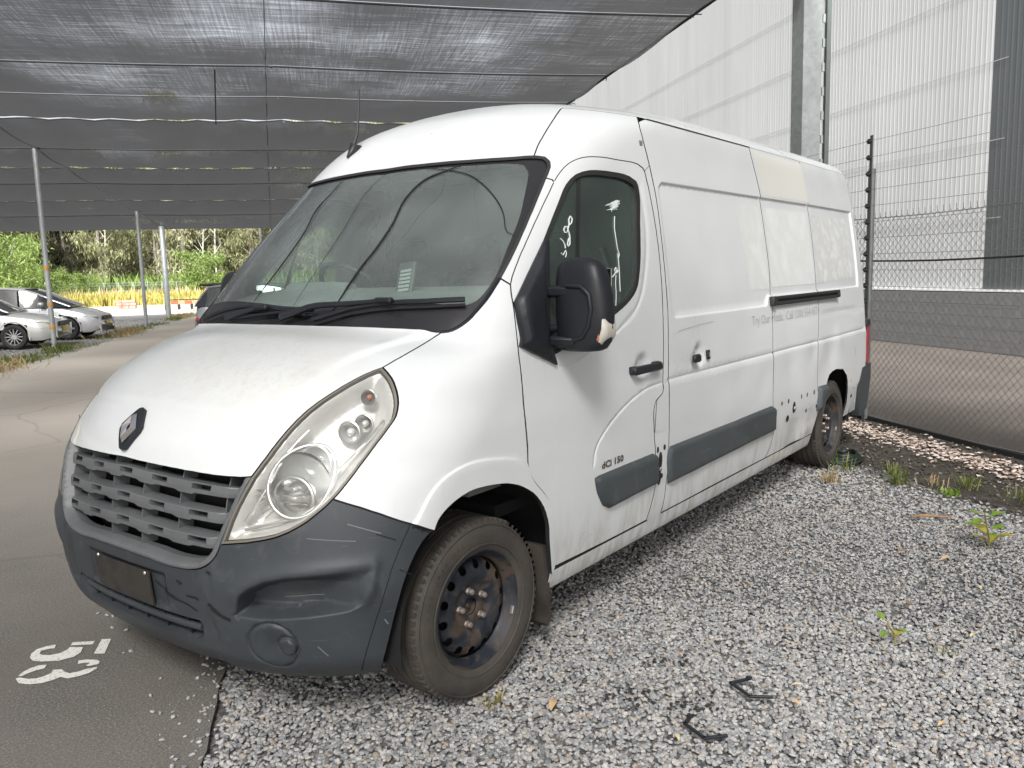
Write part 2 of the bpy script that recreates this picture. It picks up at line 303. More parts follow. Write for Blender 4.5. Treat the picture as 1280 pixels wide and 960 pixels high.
'bseam':[(0.966,2.7),(1.042,2.62),(1.116,2.558),(1.187,2.506),(1.25,2.462),(1.312,2.424),(1.365,2.388),(1.415,2.354),(1.464,2.321),(1.511,2.289),(1.556,2.257),(1.601,2.225),(1.642,2.193),(1.679,2.161),(1.715,2.127),(1.751,2.093),(1.788,2.056),(1.824,2.02),(1.858,1.983),(1.89,1.947),(1.921,1.912),(1.95,1.876),(1.979,1.841),(2.007,1.807),(2.034,1.773),(2.061,1.739),(2.086,1.705),(2.112,1.673),(2.138,1.641),(2.164,1.609),(2.191,1.578),(2.22,1.548),(2.254,1.517),(2.287,1.487),(2.314,1.457),(2.33,1.43),(2.343,1.403),(2.371,1.365),(2.41,1.307),(2.45,1.241),(2.486,1.182),(2.52,1.125),(2.551,1.074),(2.574,1.029),(2.596,0.988),(2.629,0.948),(2.661,0.91),(2.687,0.874),(2.712,0.841),(2.745,0.808),(2.776,0.776),(2.808,0.743),(2.839,0.712),(2.865,0.68),(2.887,0.65),(2.908,0.62),(2.928,0.588),(2.945,0.555),(2.96,0.522),(2.975,0.489),(2.987,0.458),(2.995,0.427),(2.997,0.397),(2.996,0.366),(2.994,0.336),(2.99,0.306),(2.987,0.28),(2.983,0.254),(2.979,0.227),(2.971,0.201),(2.961,0.175),(2.943,0.148),(2.921,0.121)],
'sd_rear':[(2.438,2.669),(2.539,2.588),(2.633,2.519),(2.71,2.462),(2.783,2.414),(2.851,2.369),(2.914,2.326),(2.975,2.285),(3.035,2.243),(3.09,2.202),(3.137,2.16),(3.181,2.117),(3.225,2.074),(3.268,2.03),(3.309,1.986),(3.348,1.943),(3.384,1.901),(3.423,1.856),(3.461,1.811),(3.499,1.767),(3.534,1.724),(3.568,1.681),(3.601,1.64),(3.634,1.6),(3.666,1.56),(3.704,1.521),(3.742,1.482),(3.769,1.444),(3.785,1.411),(3.818,1.363),(3.871,1.281),(3.923,1.198),(3.97,1.121),(4.01,1.055),(4.04,0.998),(4.083,0.944),(4.125,0.894),(4.157,0.848),(4.199,0.806),(4.237,0.765),(4.277,0.725),(4.311,0.685),(4.339,0.647),(4.365,0.609),(4.389,0.571),(4.411,0.533),(4.436,0.493),(4.466,0.453),(4.493,0.413),(4.51,0.373),(4.516,0.334),(4.511,0.301),(4.499,0.269),(4.481,0.238),(4.458,0.208),(4.424,0.18),(4.385,0.153)],
'q_seam':[(3.413,2.662),(3.529,2.565),(3.63,2.487),(3.719,2.425),(3.8,2.369),(3.875,2.318),(3.947,2.267),(4.015,2.217),(4.069,2.169),(4.12,2.12),(4.171,2.07),(4.219,2.019),(4.265,1.969),(4.306,1.92),(4.345,1.872),(4.385,1.821),(4.423,1.771),(4.459,1.722),(4.494,1.674),(4.531,1.628),(4.568,1.582),(4.609,1.537),(4.658,1.493),(4.695,1.45),(4.715,1.411),(4.753,1.357),(4.813,1.264),(4.866,1.176),(4.914,1.094),(4.949,1.027),(4.984,0.967),(5.031,0.911),(5.064,0.859),(5.106,0.813),(5.148,0.768),(5.192,0.724),(5.228,0.681),(5.257,0.639),(5.284,0.598),(5.307,0.557),(5.329,0.515),(5.351,0.473)],
'mold_s':[(2.968,0.484),(2.988,0.496),(3.048,0.496),(3.108,0.496),(3.171,0.496),(3.234,0.496),(3.299,0.496),(3.366,0.496),(3.434,0.496),(3.504,0.496),(3.576,0.496),(3.649,0.496),(3.724,0.496),(3.802,0.495),(3.881,0.495),(3.963,0.495),(4.046,0.495),(4.132,0.495),(4.22,0.495),(4.311,0.495),(4.404,0.495),(4.483,0.471),(4.496,0.433),(4.5,0.395),(4.501,0.358),(4.503,0.32),(4.412,0.319),(4.324,0.318),(4.239,0.317),(4.155,0.316),(4.074,0.315),(3.995,0.314),(3.917,0.313),(3.842,0.312),(3.768,0.311),(3.696,0.31),(3.626,0.309),(3.557,0.308),(3.49,0.307),(3.425,0.306),(3.36,0.305),(3.298,0.304),(3.236,0.303),(3.176,0.303),(3.118,0.302),(3.06,0.301),(3.004,0.3)],
'mold_f':[(2.282,0.485),(2.31,0.49),(2.355,0.49),(2.402,0.491),(2.449,0.491),(2.496,0.491),(2.545,0.492),(2.595,0.492),(2.646,0.492),(2.698,0.492),(2.752,0.493),(2.806,0.493),(2.859,0.474),(2.871,0.445),(2.879,0.416),(2.882,0.387),(2.884,0.359),(2.886,0.33),(2.837,0.328),(2.788,0.327),(2.74,0.325),(2.693,0.324),(2.646,0.323),(2.601,0.321),(2.557,0.32),(2.513,0.319),(2.47,0.317),(2.428,0.316),(2.373,0.342),(2.351,0.373),(2.329,0.405)],
'mold_r':[(5.371,0.322),(5.372,0.367),(5.373,0.411),(5.367,0.455),(5.352,0.5),(5.459,0.496),(5.572,0.491),(5.55,0.455),(5.523,0.419),(5.49,0.383),(5.46,0.348),(5.431,0.313)],
'arch_r':[(5.572,0.491),(5.58,0.525),(5.607,0.554),(5.668,0.573),(5.761,0.581),(5.953,0.561),(6.109,0.495),(6.177,0.437),(6.201,0.382),(6.216,0.339),(6.226,0.296),(6.225,0.254),(6.206,0.216),(6.175,0.181),(6.147,0.143)],
'arch_r2':[(5.572,0.491),(5.549,0.455),(5.523,0.419),(5.49,0.383),(5.459,0.348),(5.431,0.313),(5.401,0.27),(5.371,0.225),(5.342,0.186),(5.313,0.144)],
'sill_bot':[(1.973,0.108),(2.008,0.109),(2.044,0.109),(2.081,0.11),(2.118,0.111),(2.156,0.111),(2.194,0.112),(2.233,0.113),(2.273,0.114),(2.314,0.114),(2.355,0.115),(2.397,0.116),(2.439,0.117),(2.483,0.118),(2.527,0.118),(2.572,0.119),(2.618,0.12),(2.664,0.121),(2.712,0.122),(2.76,0.123),(2.809,0.124),(2.859,0.124),(2.911,0.125),(2.963,0.126),(3.016,0.128),(3.069,0.129),(3.124,0.131),(3.18,0.132),(3.238,0.133),(3.296,0.135),(3.355,0.136),(3.416,0.138),(3.478,0.139),(3.541,0.141),(3.606,0.143),(3.672,0.144),(3.739,0.146),(3.808,0.148),(3.879,0.149),(3.951,0.151),(4.025,0.153),(4.101,0.155),(4.178,0.157),(4.257,0.159),(4.338,0.161),(4.424,0.159),(4.513,0.158),(4.603,0.156),(4.696,0.155),(4.792,0.153),(4.89,0.152),(4.991,0.15),(5.095,0.148),(5.202,0.146),(5.313,0.144)],
'win_out':[(0.916,1.698),(0.917,1.724),(0.917,1.751),(0.917,1.779),(0.916,1.805),(0.914,1.832),(0.911,1.859),(0.909,1.887),(0.906,1.915),(0.903,1.943),(0.9,1.972),(0.895,2.002),(0.89,2.029),(0.884,2.056),(0.88,2.084),(0.88,2.11),(0.888,2.141),(0.907,2.168),(0.942,2.187),(0.988,2.2),(1.03,2.205),(1.078,2.208),(1.132,2.21),(1.191,2.21),(1.266,2.21),(1.335,2.208),(1.399,2.2),(1.482,2.177),(1.516,2.155),(1.544,2.13),(1.579,2.095),(1.611,2.059),(1.639,2.022),(1.665,1.986),(1.689,1.95),(1.712,1.915),(1.734,1.884),(1.754,1.852),(1.775,1.821),(1.794,1.79),(1.813,1.76),(1.831,1.73),(1.847,1.7),(1.862,1.671),(1.876,1.643),(1.892,1.61),(1.906,1.578),(1.911,1.548),(1.909,1.525),(1.899,1.505),(1.883,1.486),(1.862,1.471),(1.836,1.457),(1.806,1.444),(1.774,1.433),(1.741,1.422),(1.709,1.412),(1.677,1.401),(1.649,1.388),(1.625,1.371),(1.602,1.353),(1.581,1.333),(1.562,1.309),(1.543,1.286),(1.523,1.264),(1.5,1.246),(1.477,1.227),(1.444,1.224),(1.368,1.285)],
'win_bar':[(0.936,2.167),(0.957,2.135),(0.98,2.102),(1.005,2.069),(1.031,2.036),(1.057,2.003),(1.084,1.971),(1.111,1.94),(1.137,1.909),(1.163,1.878),(1.189,1.848),(1.216,1.817),(1.242,1.788),(1.268,1.758),(1.294,1.729),(1.314,1.701),(1.332,1.672),(1.35,1.645),(1.369,1.618),(1.389,1.591),(1.409,1.564),(1.432,1.538),(1.458,1.512),(1.483,1.486),(1.503,1.461),(1.516,1.436)],
'mir_base':[(0.886,1.528),(0.887,1.549),(0.89,1.57),(0.892,1.591),(0.895,1.612),(0.897,1.633),(0.9,1.656),(0.903,1.678),(0.905,1.701),(0.908,1.725),(0.91,1.749),(0.911,1.773),(0.912,1.798),(0.942,1.799),(0.958,1.772),(0.975,1.745),(0.991,1.719),(1.008,1.693),(1.025,1.667),(1.044,1.643),(1.063,1.618),(1.083,1.594),(1.105,1.57),(1.13,1.546),(1.161,1.522),(1.194,1.499),(1.227,1.476),(1.254,1.453),(1.271,1.432),(1.286,1.412),(1.305,1.388),(1.346,1.347),(1.392,1.291),(1.438,1.234),(1.481,1.182),(1.523,1.13),(1.469,1.16),(1.415,1.19),(1.361,1.22),(1.308,1.249),(1.232,1.281),(1.147,1.313),(1.066,1.34)],
'ws_out':[(0.753,2.121),(0.757,2.092),(0.761,2.062),(0.765,2.033),(0.769,2.005),(0.773,1.977),(0.776,1.949),(0.777,1.922),(0.779,1.895),(0.781,1.867),(0.782,1.841),(0.783,1.814),(0.784,1.789),(0.784,1.763),(0.783,1.738),(0.782,1.714),(0.78,1.692),(0.777,1.67),(0.774,1.649),(0.771,1.628)],
'ws_top':[(-0.273,2.193),(-0.233,2.192),(-0.195,2.192),(-0.157,2.192),(-0.119,2.193),(-0.082,2.194),(-0.047,2.195),(-0.013,2.197),(0.02,2.199),(0.053,2.2),(0.086,2.201),(0.12,2.202),(0.152,2.202),(0.184,2.202),(0.215,2.202),(0.244,2.203),(0.273,2.203),(0.301,2.204),(0.327,2.205),(0.353,2.206),(0.378,2.207),(0.402,2.208),(0.425,2.209),(0.448,2.211),(0.47,2.213),(0.493,2.215),(0.515,2.218),(0.537,2.22),(0.559,2.223),(0.58,2.226),(0.599,2.229),(0.618,2.233),(0.637,2.237),(0.656,2.24),(0.676,2.242),(0.71,2.24),(0.735,2.221),(0.747,2.194),(0.751,2.157),(0.753,2.121)],
'strut_top':[(0.754,2.133),(0.789,2.127),(0.816,2.106)],
'roofseam':[(0.667,2.24),(0.666,2.27),(0.664,2.301),(0.664,2.329),(0.665,2.358),(0.664,2.389),(0.661,2.421),(0.656,2.459),(0.647,2.503),(0.628,2.559),(0.598,2.633)],
'ws_in':[(0.688,2.097),(0.696,2.066),(0.705,2.036),(0.713,2.006),(0.722,1.977),(0.729,1.948),(0.734,1.92),(0.738,1.894),(0.741,1.868),(0.743,1.842),(0.745,1.818),(0.746,1.793),(0.747,1.769),(0.749,1.743),(0.75,1.718),(0.751,1.693),(0.751,1.669),(0.749,1.646),(0.745,1.623),(0.74,1.602),(0.734,1.584),(0.728,1.567),(0.72,1.551),(0.709,1.536),(0.694,1.525),(0.678,1.52),(0.661,1.519),(0.644,1.519),(0.624,1.518),(0.605,1.519),(0.586,1.519),(0.567,1.52),(0.547,1.521),(0.528,1.522),(0.508,1.523),(0.489,1.524),(0.469,1.524),(0.449,1.524),(0.43,1.523),(0.409,1.521),(0.389,1.52),(0.368,1.518),(0.347,1.516),(0.325,1.514),(0.302,1.511),(0.279,1.509),(0.256,1.506),(0.231,1.504),(0.208,1.501),(0.183,1.498),(0.159,1.495),(0.134,1.492),(0.108,1.489),(0.081,1.486)],
'ws_in_top':[(-0.246,2.175),(-0.21,2.174),(-0.174,2.175),(-0.139,2.175),(-0.105,2.176),(-0.07,2.178),(-0.036,2.179),(-0.002,2.18),(0.031,2.181),(0.065,2.182),(0.098,2.182),(0.131,2.183),(0.163,2.183),(0.194,2.183),(0.224,2.184),(0.253,2.184),(0.281,2.185),(0.309,2.186),(0.335,2.186),(0.36,2.187),(0.385,2.188),(0.409,2.19),(0.432,2.191),(0.454,2.192),(0.476,2.194),(0.496,2.196),(0.516,2.199),(0.535,2.201),(0.555,2.203),(0.574,2.204),(0.594,2.204),(0.618,2.204),(0.642,2.197),(0.669,2.163)],
'doorcurve':[(2.624,0.851),(2.559,0.848),(2.5,0.842),(2.462,0.833),(2.429,0.822),(2.4,0.809),(2.374,0.795),(2.35,0.781),(2.329,0.766),(2.312,0.751),(2.297,0.736),(2.284,0.72),(2.272,0.704),(2.26,0.687),(2.249,0.671),(2.239,0.655),(2.233,0.638),(2.229,0.62),(2.232,0.598),(2.239,0.575),(2.245,0.552)],
'flare':[(1.096,0.577),(1.103,0.59),(1.109,0.604),(1.113,0.618),(1.118,0.632),(1.123,0.646),(1.129,0.659),(1.137,0.672),(1.147,0.683),(1.161,0.694),(1.178,0.704),(1.197,0.712),(1.218,0.719),(1.243,0.724),(1.271,0.728),(1.303,0.73),(1.334,0.729),(1.368,0.727),(1.405,0.723),(1.443,0.718),(1.481,0.712),(1.521,0.706),(1.563,0.697),(1.605,0.687),(1.648,0.673),(1.696,0.652),(1.742,0.628)],
'winpress':[(1.57,1.11),(1.609,1.104),(1.645,1.102),(1.68,1.113),(1.709,1.132),(1.735,1.155),(1.759,1.181),(1.782,1.204),(1.805,1.228),(1.826,1.254),(1.845,1.285),(1.862,1.317),(1.879,1.348),(1.895,1.376),(1.914,1.398),(1.94,1.414),(1.967,1.43),(1.988,1.448),(2.0,1.47),(2.0,1.492),(1.992,1.516),(1.979,1.542),(1.967,1.568),(1.955,1.594),(1.943,1.621),(1.931,1.65),(1.917,1.679),(1.902,1.71),(1.886,1.741),(1.869,1.772),(1.849,1.805),(1.828,1.837),(1.805,1.87),(1.779,1.905),(1.75,1.94),(1.718,1.975),(1.684,2.011),(1.648,2.047),(1.611,2.083),(1.575,2.119),(1.539,2.155)],
'wire_reflection1':[(0.194,1.435),(0.197,1.458),(0.2,1.481),(0.203,1.504),(0.207,1.526),(0.211,1.548),(0.214,1.571),(0.217,1.593),(0.221,1.616),(0.225,1.638),(0.229,1.66),(0.233,1.68),(0.238,1.699),(0.243,1.718),(0.247,1.737),(0.251,1.757),(0.253,1.78),(0.255,1.804),(0.256,1.828),(0.256,1.853),(0.256,1.878),(0.253,1.903),(0.248,1.929),(0.243,1.956),(0.238,1.983),(0.236,2.008),(0.237,2.033),(0.241,2.056),(0.247,2.079),(0.256,2.099),(0.268,2.117),(0.282,2.13),(0.299,2.141),(0.318,2.15),(0.336,2.159),(0.354,2.168),(0.375,2.18),(0.396,2.192)],
'wire_reflection2':[(0.233,2.186),(0.265,2.182),(0.296,2.178),(0.325,2.174),(0.354,2.168),(0.384,2.161),(0.413,2.153),(0.442,2.143),(0.47,2.129),(0.495,2.113),(0.52,2.093),(0.545,2.072),(0.568,2.05),(0.592,2.026),(0.614,2.002),(0.636,1.976),(0.656,1.949),(0.673,1.921),(0.687,1.891),(0.702,1.862),(0.722,1.838),(0.759,1.824)],
'wire_reflection3':[(-0.268,1.51),(-0.262,1.531),(-0.256,1.552),(-0.251,1.574),(-0.246,1.596),(-0.242,1.618),(-0.238,1.64),(-0.235,1.662),(-0.232,1.685),(-0.23,1.71),(-0.229,1.736),(-0.229,1.762),(-0.23,1.789),(-0.231,1.816),(-0.234,1.844),(-0.239,1.873),(-0.245,1.899),(-0.254,1.926),(-0.265,1.953),(-0.274,1.981),(-0.281,2.008),(-0.283,2.036),(-0.281,2.062),(-0.276,2.087),(-0.272,2.113),(-0.27,2.136),(-0.266,2.159),(-0.262,2.182)],
'wire_reflection4':[(-0.021,1.482),(-0.018,1.504),(-0.014,1.526),(-0.011,1.549),(-0.008,1.571),(-0.005,1.594),(-0.003,1.617),(-0.0,1.64),(0.001,1.663),(0.003,1.686),(0.004,1.709),(0.005,1.731),(0.006,1.754),(0.006,1.778),(0.006,1.801),(0.005,1.825),(0.004,1.849),(0.002,1.874),(-0.002,1.899),(-0.007,1.925),(-0.012,1.952),(-0.019,1.979),(-0.025,2.006),(-0.029,2.032),(-0.03,2.062),(-0.029,2.089),(-0.023,2.115),(-0.015,2.134),(-0.004,2.15),(0.008,2.166),(0.021,2.183)],
'wipL':[(0.151,1.397),(0.171,1.408),(0.19,1.417),(0.21,1.426),(0.23,1.435),(0.249,1.443),(0.269,1.451),(0.288,1.459),(0.308,1.465),(0.327,1.47),(0.347,1.475),(0.366,1.48),(0.386,1.484),(0.405,1.488),(0.423,1.491),(0.443,1.495),(0.462,1.497),(0.482,1.5),(0.501,1.502),(0.52,1.504),(0.539,1.506),(0.558,1.508),(0.577,1.511),(0.597,1.513),(0.616,1.516),(0.636,1.518),(0.656,1.52),(0.677,1.522)],
'wipR':[(-0.525,1.418),(-0.487,1.425),(-0.454,1.433),(-0.424,1.442),(-0.395,1.45),(-0.365,1.457),(-0.331,1.462),(-0.296,1.466),(-0.261,1.468),(-0.225,1.468),(-0.193,1.467),(-0.16,1.464),(-0.126,1.46),(-0.093,1.456),(-0.06,1.452),(-0.029,1.45),(0.003,1.449),(0.034,1.448),(0.065,1.448),(0.095,1.448),(0.124,1.448)],
'wipArmL':[(-0.003,1.379),(0.01,1.396),(0.028,1.409),(0.049,1.421),(0.07,1.431),(0.093,1.441),(0.115,1.45),(0.139,1.456),(0.163,1.461),(0.188,1.464),(0.212,1.466),(0.236,1.468),(0.259,1.47),(0.281,1.473),(0.303,1.476),(0.324,1.479),(0.345,1.482),(0.365,1.485),(0.384,1.489),(0.403,1.492),(0.422,1.495)],
'wipArmR':[(-0.323,1.4),(-0.298,1.41),(-0.272,1.419),(-0.245,1.427),(-0.22,1.433),(-0.194,1.439),(-0.168,1.444),(-0.143,1.45)],
'hoodcrease':[(-0.418,0.94),(-0.332,0.938),(-0.266,0.935),(-0.211,0.931),(-0.163,0.928),(-0.12,0.925),(-0.08,0.923),(-0.046,0.921),(-0.013,0.919),(0.018,0.918),(0.049,0.917),(0.077,0.915),(0.105,0.915),(0.131,0.914),(0.156,0.913),(0.18,0.913),(0.203,0.913),(0.225,0.913),(0.246,0.913),(0.266,0.913),(0.286,0.914),(0.305,0.914),(0.324,0.915),(0.341,0.916),(0.359,0.918),(0.376,0.919),(0.392,0.92),(0.409,0.922),(0.424,0.925),(0.438,0.928),(0.451,0.933),(0.464,0.94),(0.474,0.949),(0.484,0.959),(0.492,0.97),(0.499,0.982),(0.506,0.994),(0.511,1.007),(0.514,1.021),(0.516,1.036),(0.517,1.052),(0.518,1.068),(0.517,1.085),(0.516,1.103),(0.514,1.12),(0.513,1.137),(0.513,1.153),(0.514,1.169),(0.516,1.184),(0.519,1.199),(0.523,1.213),(0.527,1.227),(0.531,1.241),(0.535,1.255),(0.538,1.269),(0.54,1.284),(0.543,1.298),(0.546,1.313),(0.55,1.327),(0.555,1.341),(0.561,1.355),(0.569,1.368),(0.579,1.381)],
'fade2':[(3.021,2.034),(3.079,2.084),(3.171,2.085),(3.266,2.085),(3.363,2.086),(3.463,2.087),(3.566,2.088),(3.673,2.088),(3.782,2.089),(3.896,2.09),(4.013,2.091),(4.136,2.092),(4.265,2.093),(4.401,2.095),(4.543,2.096),(4.693,2.098),(4.85,2.1),(5.015,2.102),(5.189,2.105),(5.225,2.044),(5.259,1.984),(5.289,1.925),(5.317,1.868),(5.345,1.811),(5.372,1.756),(5.398,1.703),(5.425,1.651),(5.455,1.6),(5.489,1.551),(5.421,1.525),(5.357,1.5),(5.192,1.502),(5.035,1.503),(4.886,1.504),(4.744,1.504),(4.61,1.505),(4.483,1.506),(4.361,1.507),(4.243,1.507),(4.129,1.508),(4.018,1.508),(3.911,1.509),(3.807,1.51),(3.706,1.51),(3.608,1.511),(3.512,1.511),(3.42,1.512),(3.33,1.512)],
'fade1':[(2.484,2.646),(2.577,2.646),(2.673,2.645),(2.772,2.644),(2.874,2.643),(2.978,2.642),(3.086,2.642),(3.197,2.641),(3.312,2.64),(3.432,2.64),(3.547,2.549),(3.643,2.475),(3.732,2.416),(3.811,2.362),(3.887,2.311),(3.961,2.262),(4.033,2.213),(3.902,2.211),(3.778,2.209),(3.659,2.207),(3.544,2.205),(3.432,2.204),(3.324,2.202),(3.219,2.201),(3.117,2.199)],
'fogsc':[(0.474,0.288),(0.479,0.307),(0.484,0.327),(0.492,0.345),(0.502,0.363),(0.515,0.379),(0.529,0.394),(0.545,0.406),(0.562,0.415),(0.58,0.422),(0.597,0.427),(0.614,0.431),(0.632,0.434),(0.649,0.436),(0.667,0.438),(0.685,0.44),(0.703,0.442),(0.72,0.444),(0.738,0.446),(0.757,0.448),(0.775,0.45),(0.794,0.452),(0.813,0.453),(0.832,0.454),(0.855,0.458),(0.879,0.463),(0.902,0.464),(0.92,0.453),(0.926,0.437),(0.92,0.424),(0.906,0.412),(0.886,0.4),(0.863,0.389),(0.841,0.377),(0.822,0.364),(0.807,0.351),(0.8,0.336),(0.802,0.32),(0.818,0.314),(0.844,0.322),(0.868,0.328),(0.88,0.321),(0.877,0.305),(0.867,0.296),(0.851,0.292),(0.831,0.291),(0.809,0.294),(0.785,0.297),(0.76,0.301),(0.737,0.304),(0.715,0.306),(0.696,0.305)],
'scrib8':[(1.072,1.85),(1.052,1.849),(1.032,1.865),(1.031,1.88),(1.05,1.88),(1.07,1.866),(1.074,1.853)],
'scrib8b':[(1.066,1.871),(1.062,1.884),(1.055,1.897),(1.043,1.909),(1.034,1.921),(1.037,1.936),(1.063,1.922),(1.074,1.901),(1.067,1.891)],
'scrib8c':[(1.06,1.871),(1.082,1.855),(1.103,1.84),(1.12,1.825),(1.133,1.809),(1.149,1.791),(1.144,1.779),(1.128,1.786),(1.119,1.803),(1.115,1.819)],
'scrib1':[(1.038,1.818),(1.069,1.806),(1.101,1.788),(1.122,1.769)],
'scrib1b':[(1.101,1.746),(1.128,1.734),(1.13,1.747),(1.133,1.759),(1.153,1.745),(1.162,1.724)],
'drip1':[(1.459,1.952),(1.48,1.918),(1.502,1.884),(1.526,1.856),(1.551,1.828),(1.575,1.8),(1.599,1.773),(1.636,1.74),(1.641,1.719),(1.618,1.746),(1.65,1.706),(1.674,1.673),(1.699,1.641),(1.718,1.616),(1.738,1.591),(1.773,1.55)],
'drip2':[(1.674,1.633),(1.694,1.6),(1.715,1.573),(1.74,1.546),(1.767,1.519),(1.799,1.483)],
'scrib2':[(1.612,1.602),(1.612,1.614),(1.607,1.626),(1.611,1.633),(1.628,1.622),(1.648,1.623),(1.657,1.631),(1.661,1.641),(1.667,1.652),(1.664,1.664),(1.647,1.67),(1.647,1.654),(1.672,1.641),(1.68,1.654)],
'gutter':[(0.966,2.7),(1.014,2.693),(1.065,2.688),(1.12,2.684),(1.18,2.681),(1.244,2.68),(1.312,2.679),(1.376,2.678),(1.442,2.677),(1.509,2.676),(1.578,2.675),(1.648,2.674),(1.719,2.673),(1.791,2.673),(1.865,2.673),(1.941,2.672),(2.019,2.672),(2.098,2.671),(2.18,2.671),(2.264,2.67),(2.35,2.67),(2.438,2.669)],
'rec_f':[(3.09,2.202),(2.998,2.202),(2.909,2.201),(2.822,2.201),(2.738,2.2),(2.656,2.2),(2.575,2.2),(2.497,2.199),(2.421,2.199),(2.347,2.198),(2.271,2.198),(2.198,2.198),(2.126,2.198),(2.057,2.197),(1.988,2.197),(1.922,2.197),(1.857,2.196),(1.794,2.196),(1.732,2.196),(1.731,2.156),(1.756,2.119),(1.791,2.082),(1.826,2.045),(1.86,2.008),(1.893,1.971),(1.924,1.935),(1.954,1.899),(1.983,1.864),(2.011,1.828),(2.039,1.794),(2.067,1.759),(2.094,1.725),(2.121,1.692),(2.148,1.659),(2.177,1.627),(2.206,1.595),(2.236,1.564),(2.27,1.532),(2.307,1.501),(2.341,1.471),(2.366,1.441),(2.4,1.415),(2.443,1.383),(2.5,1.383),(2.559,1.382),(2.619,1.381),(2.681,1.381),(2.752,1.381),(2.825,1.381),(2.9,1.38),(2.977,1.38),(3.057,1.38),(3.138,1.38),(3.222,1.38),(3.308,1.38),(3.397,1.379),(3.488,1.379),(3.582,1.379),(3.678,1.379)],
'rec_r':[(3.103,2.198),(3.201,2.198),(3.302,2.198),(3.406,2.197),(3.514,2.197),(3.625,2.197),(3.739,2.196),(3.857,2.196),(3.98,2.195),(4.11,2.195),(4.246,2.196),(4.389,2.196),(4.539,2.196),(4.697,2.197),(4.863,2.198),(5.037,2.199),(5.222,2.2),(5.274,2.139),(5.326,2.077),(5.377,2.014),(5.424,1.952),(5.469,1.892),(5.513,1.833),(5.556,1.775),(5.598,1.718),(5.641,1.663),(5.687,1.609),(5.737,1.557),(5.799,1.505),(5.856,1.455),(5.673,1.454),(5.501,1.453),(5.337,1.452),(5.182,1.451)],
'crease':[(2.703,0.855),(2.763,0.855),(2.825,0.856),(2.888,0.856),(2.953,0.856),(3.019,0.857),(3.087,0.857),(3.157,0.857),(3.229,0.857),(3.302,0.858),(3.377,0.858),(3.455,0.858),(3.534,0.859),(3.616,0.859),(3.699,0.86),(3.785,0.86),(3.874,0.86),(3.965,0.861),(4.059,0.861),(4.155,0.862),(4.257,0.861),(4.362,0.861),(4.469,0.861),(4.581,0.86),(4.696,0.86),(4.814,0.86),(4.937,0.859),(5.064,0.859),(5.189,0.858),(5.319,0.857),(5.456,0.856),(5.6,0.854),(5.752,0.853),(5.911,0.851),(6.08,0.848),(6.257,0.846)]}
# van materials
def paint_mat(worn=None):
    m=M_('paint_white',(.76,.775,.77),.32,0,.5,.65); t=NT(m); co=t.coord()
    f=t.noise(co,2.2,7,.6); base=t.ramp(f,[(.3,(.665,.69,.70)),(.65,(.715,.74,.75))])
    g=t.pos(); sx=t.n('ShaderNodeSeparateXYZ'); t.l(g.outputs['Position'],sx.inputs[0])
    # road dirt low on the body, broken up by noise
    low=t.math('SUBTRACT',.62,sx.outputs['Z']); low=t.math('MULTIPLY',low,3.2,True)
    st=t.coord(scale=(6,6,1.2)); n2=t.noise(st,3,6,.65); k=t.ramp(n2,[(.42,0),(.72,1)])
    base=t.mix(t.math('MULTIPLY',low,k),base,(.42,.38,.32))
    # faint vertical grime runs
    st2=t.coord(scale=(14,14,.6)); n3=t.noise(st2,1.6,5,.6); k3=t.ramp(n3,[(.60,0),(.80,.22)])
    base=t.mix(k3,base,(.55,.53,.47)); 
    n4=t.noise(co,38,4,.7); k4=t.ramp(n4,[(.70,0),(.78,.35)]); base=t.mix(k4,base,(.60,.58,.52))
    if worn:
        mp=t.coord(scale=worn[1]); mp.node.inputs['Location'].default_value=tuple(-a*b for a,b in zip(worn[0],worn[1])); gr=t.n('ShaderNodeTexGradient',gradient_type='SPHERICAL'); t.l(mp,gr.inputs[0])
        nn=t.noise(co,9,8,.72,.8); kk=t.math('MULTIPLY',t.ramp(gr.outputs['Fac'],[(0,0),(.35,.42)]),t.ramp(nn,[(.40,.35),(.62,1)])); base=t.mix(kk,base,(.62,.60,.54)); kk2=t.math('MULTIPLY',t.ramp(gr.outputs['Fac'],[(.2,0),(.5,1)]),t.ramp(t.noise(co,34,6,.8),[(.50,0),(.60,.28)])); base=t.mix(kk2,base,(.50,.46,.38))
    t.col(base); t.rough(t.ramp(f,[(.3,.26),(.7,.46)])); 
    t.bump(t.noise(co,1.3,2),.12,.02); return m
def plastic_mat(name,c1,c2,rough=.5,scuff=True,bs=180):
    m=M_(name,c1,rough,0,.4); t=NT(m); co=t.coord()
    f=t.noise(co,2.6,6,.65); base=t.ramp(f,[(.3,c1),(.72,c2)])
    if scuff:
        s=t.coord(scale=(5,5,60),rot=(.25,.1,0)); n=t.noise(s,1.6,8,.72,1.2); k=t.ramp(n,[(.62,0),(.68,.55),(.72,0)])
        base=t.mix(k,base,(c2[0]*2.6,c2[1]*2.6,c2[2]*2.6)); 
        n2=t.noise(co,9,7,.7,.6); k2=t.ramp(n2,[(.56,0),(.70,.6)]); base=t.mix(k2,base,(c2[0]*1.5,c2[1]*1.45,c2[2]*1.35))
    t.col(base); t.rough(t.ramp(f,[(.3,rough-.06),(.7,rough+.12)])); t.bump(t.noise(co,bs,3),.12,.001); return m
paint=paint_mat(); paint_b=paint_mat(((.45,-.22,1.24),(2.6,1.7,2.0)))
white_in=M_('paint_white_plain',(.74,.75,.745),.4)
bump_m=plastic_mat('bumper_plastic',(.033,.039,.045),(.054,.062,.070),.46)
mould_m=plastic_mat('moulding_plastic',(.050,.060,.066),(.078,.088,.094),.5)
grille_m=plastic_mat('grille_plastic',(.10,.107,.113),(.15,.157,.162),.42,False)
black_m=plastic_mat('black_plastic',(.013,.015,.019),(.022,.024,.03),.42,False)
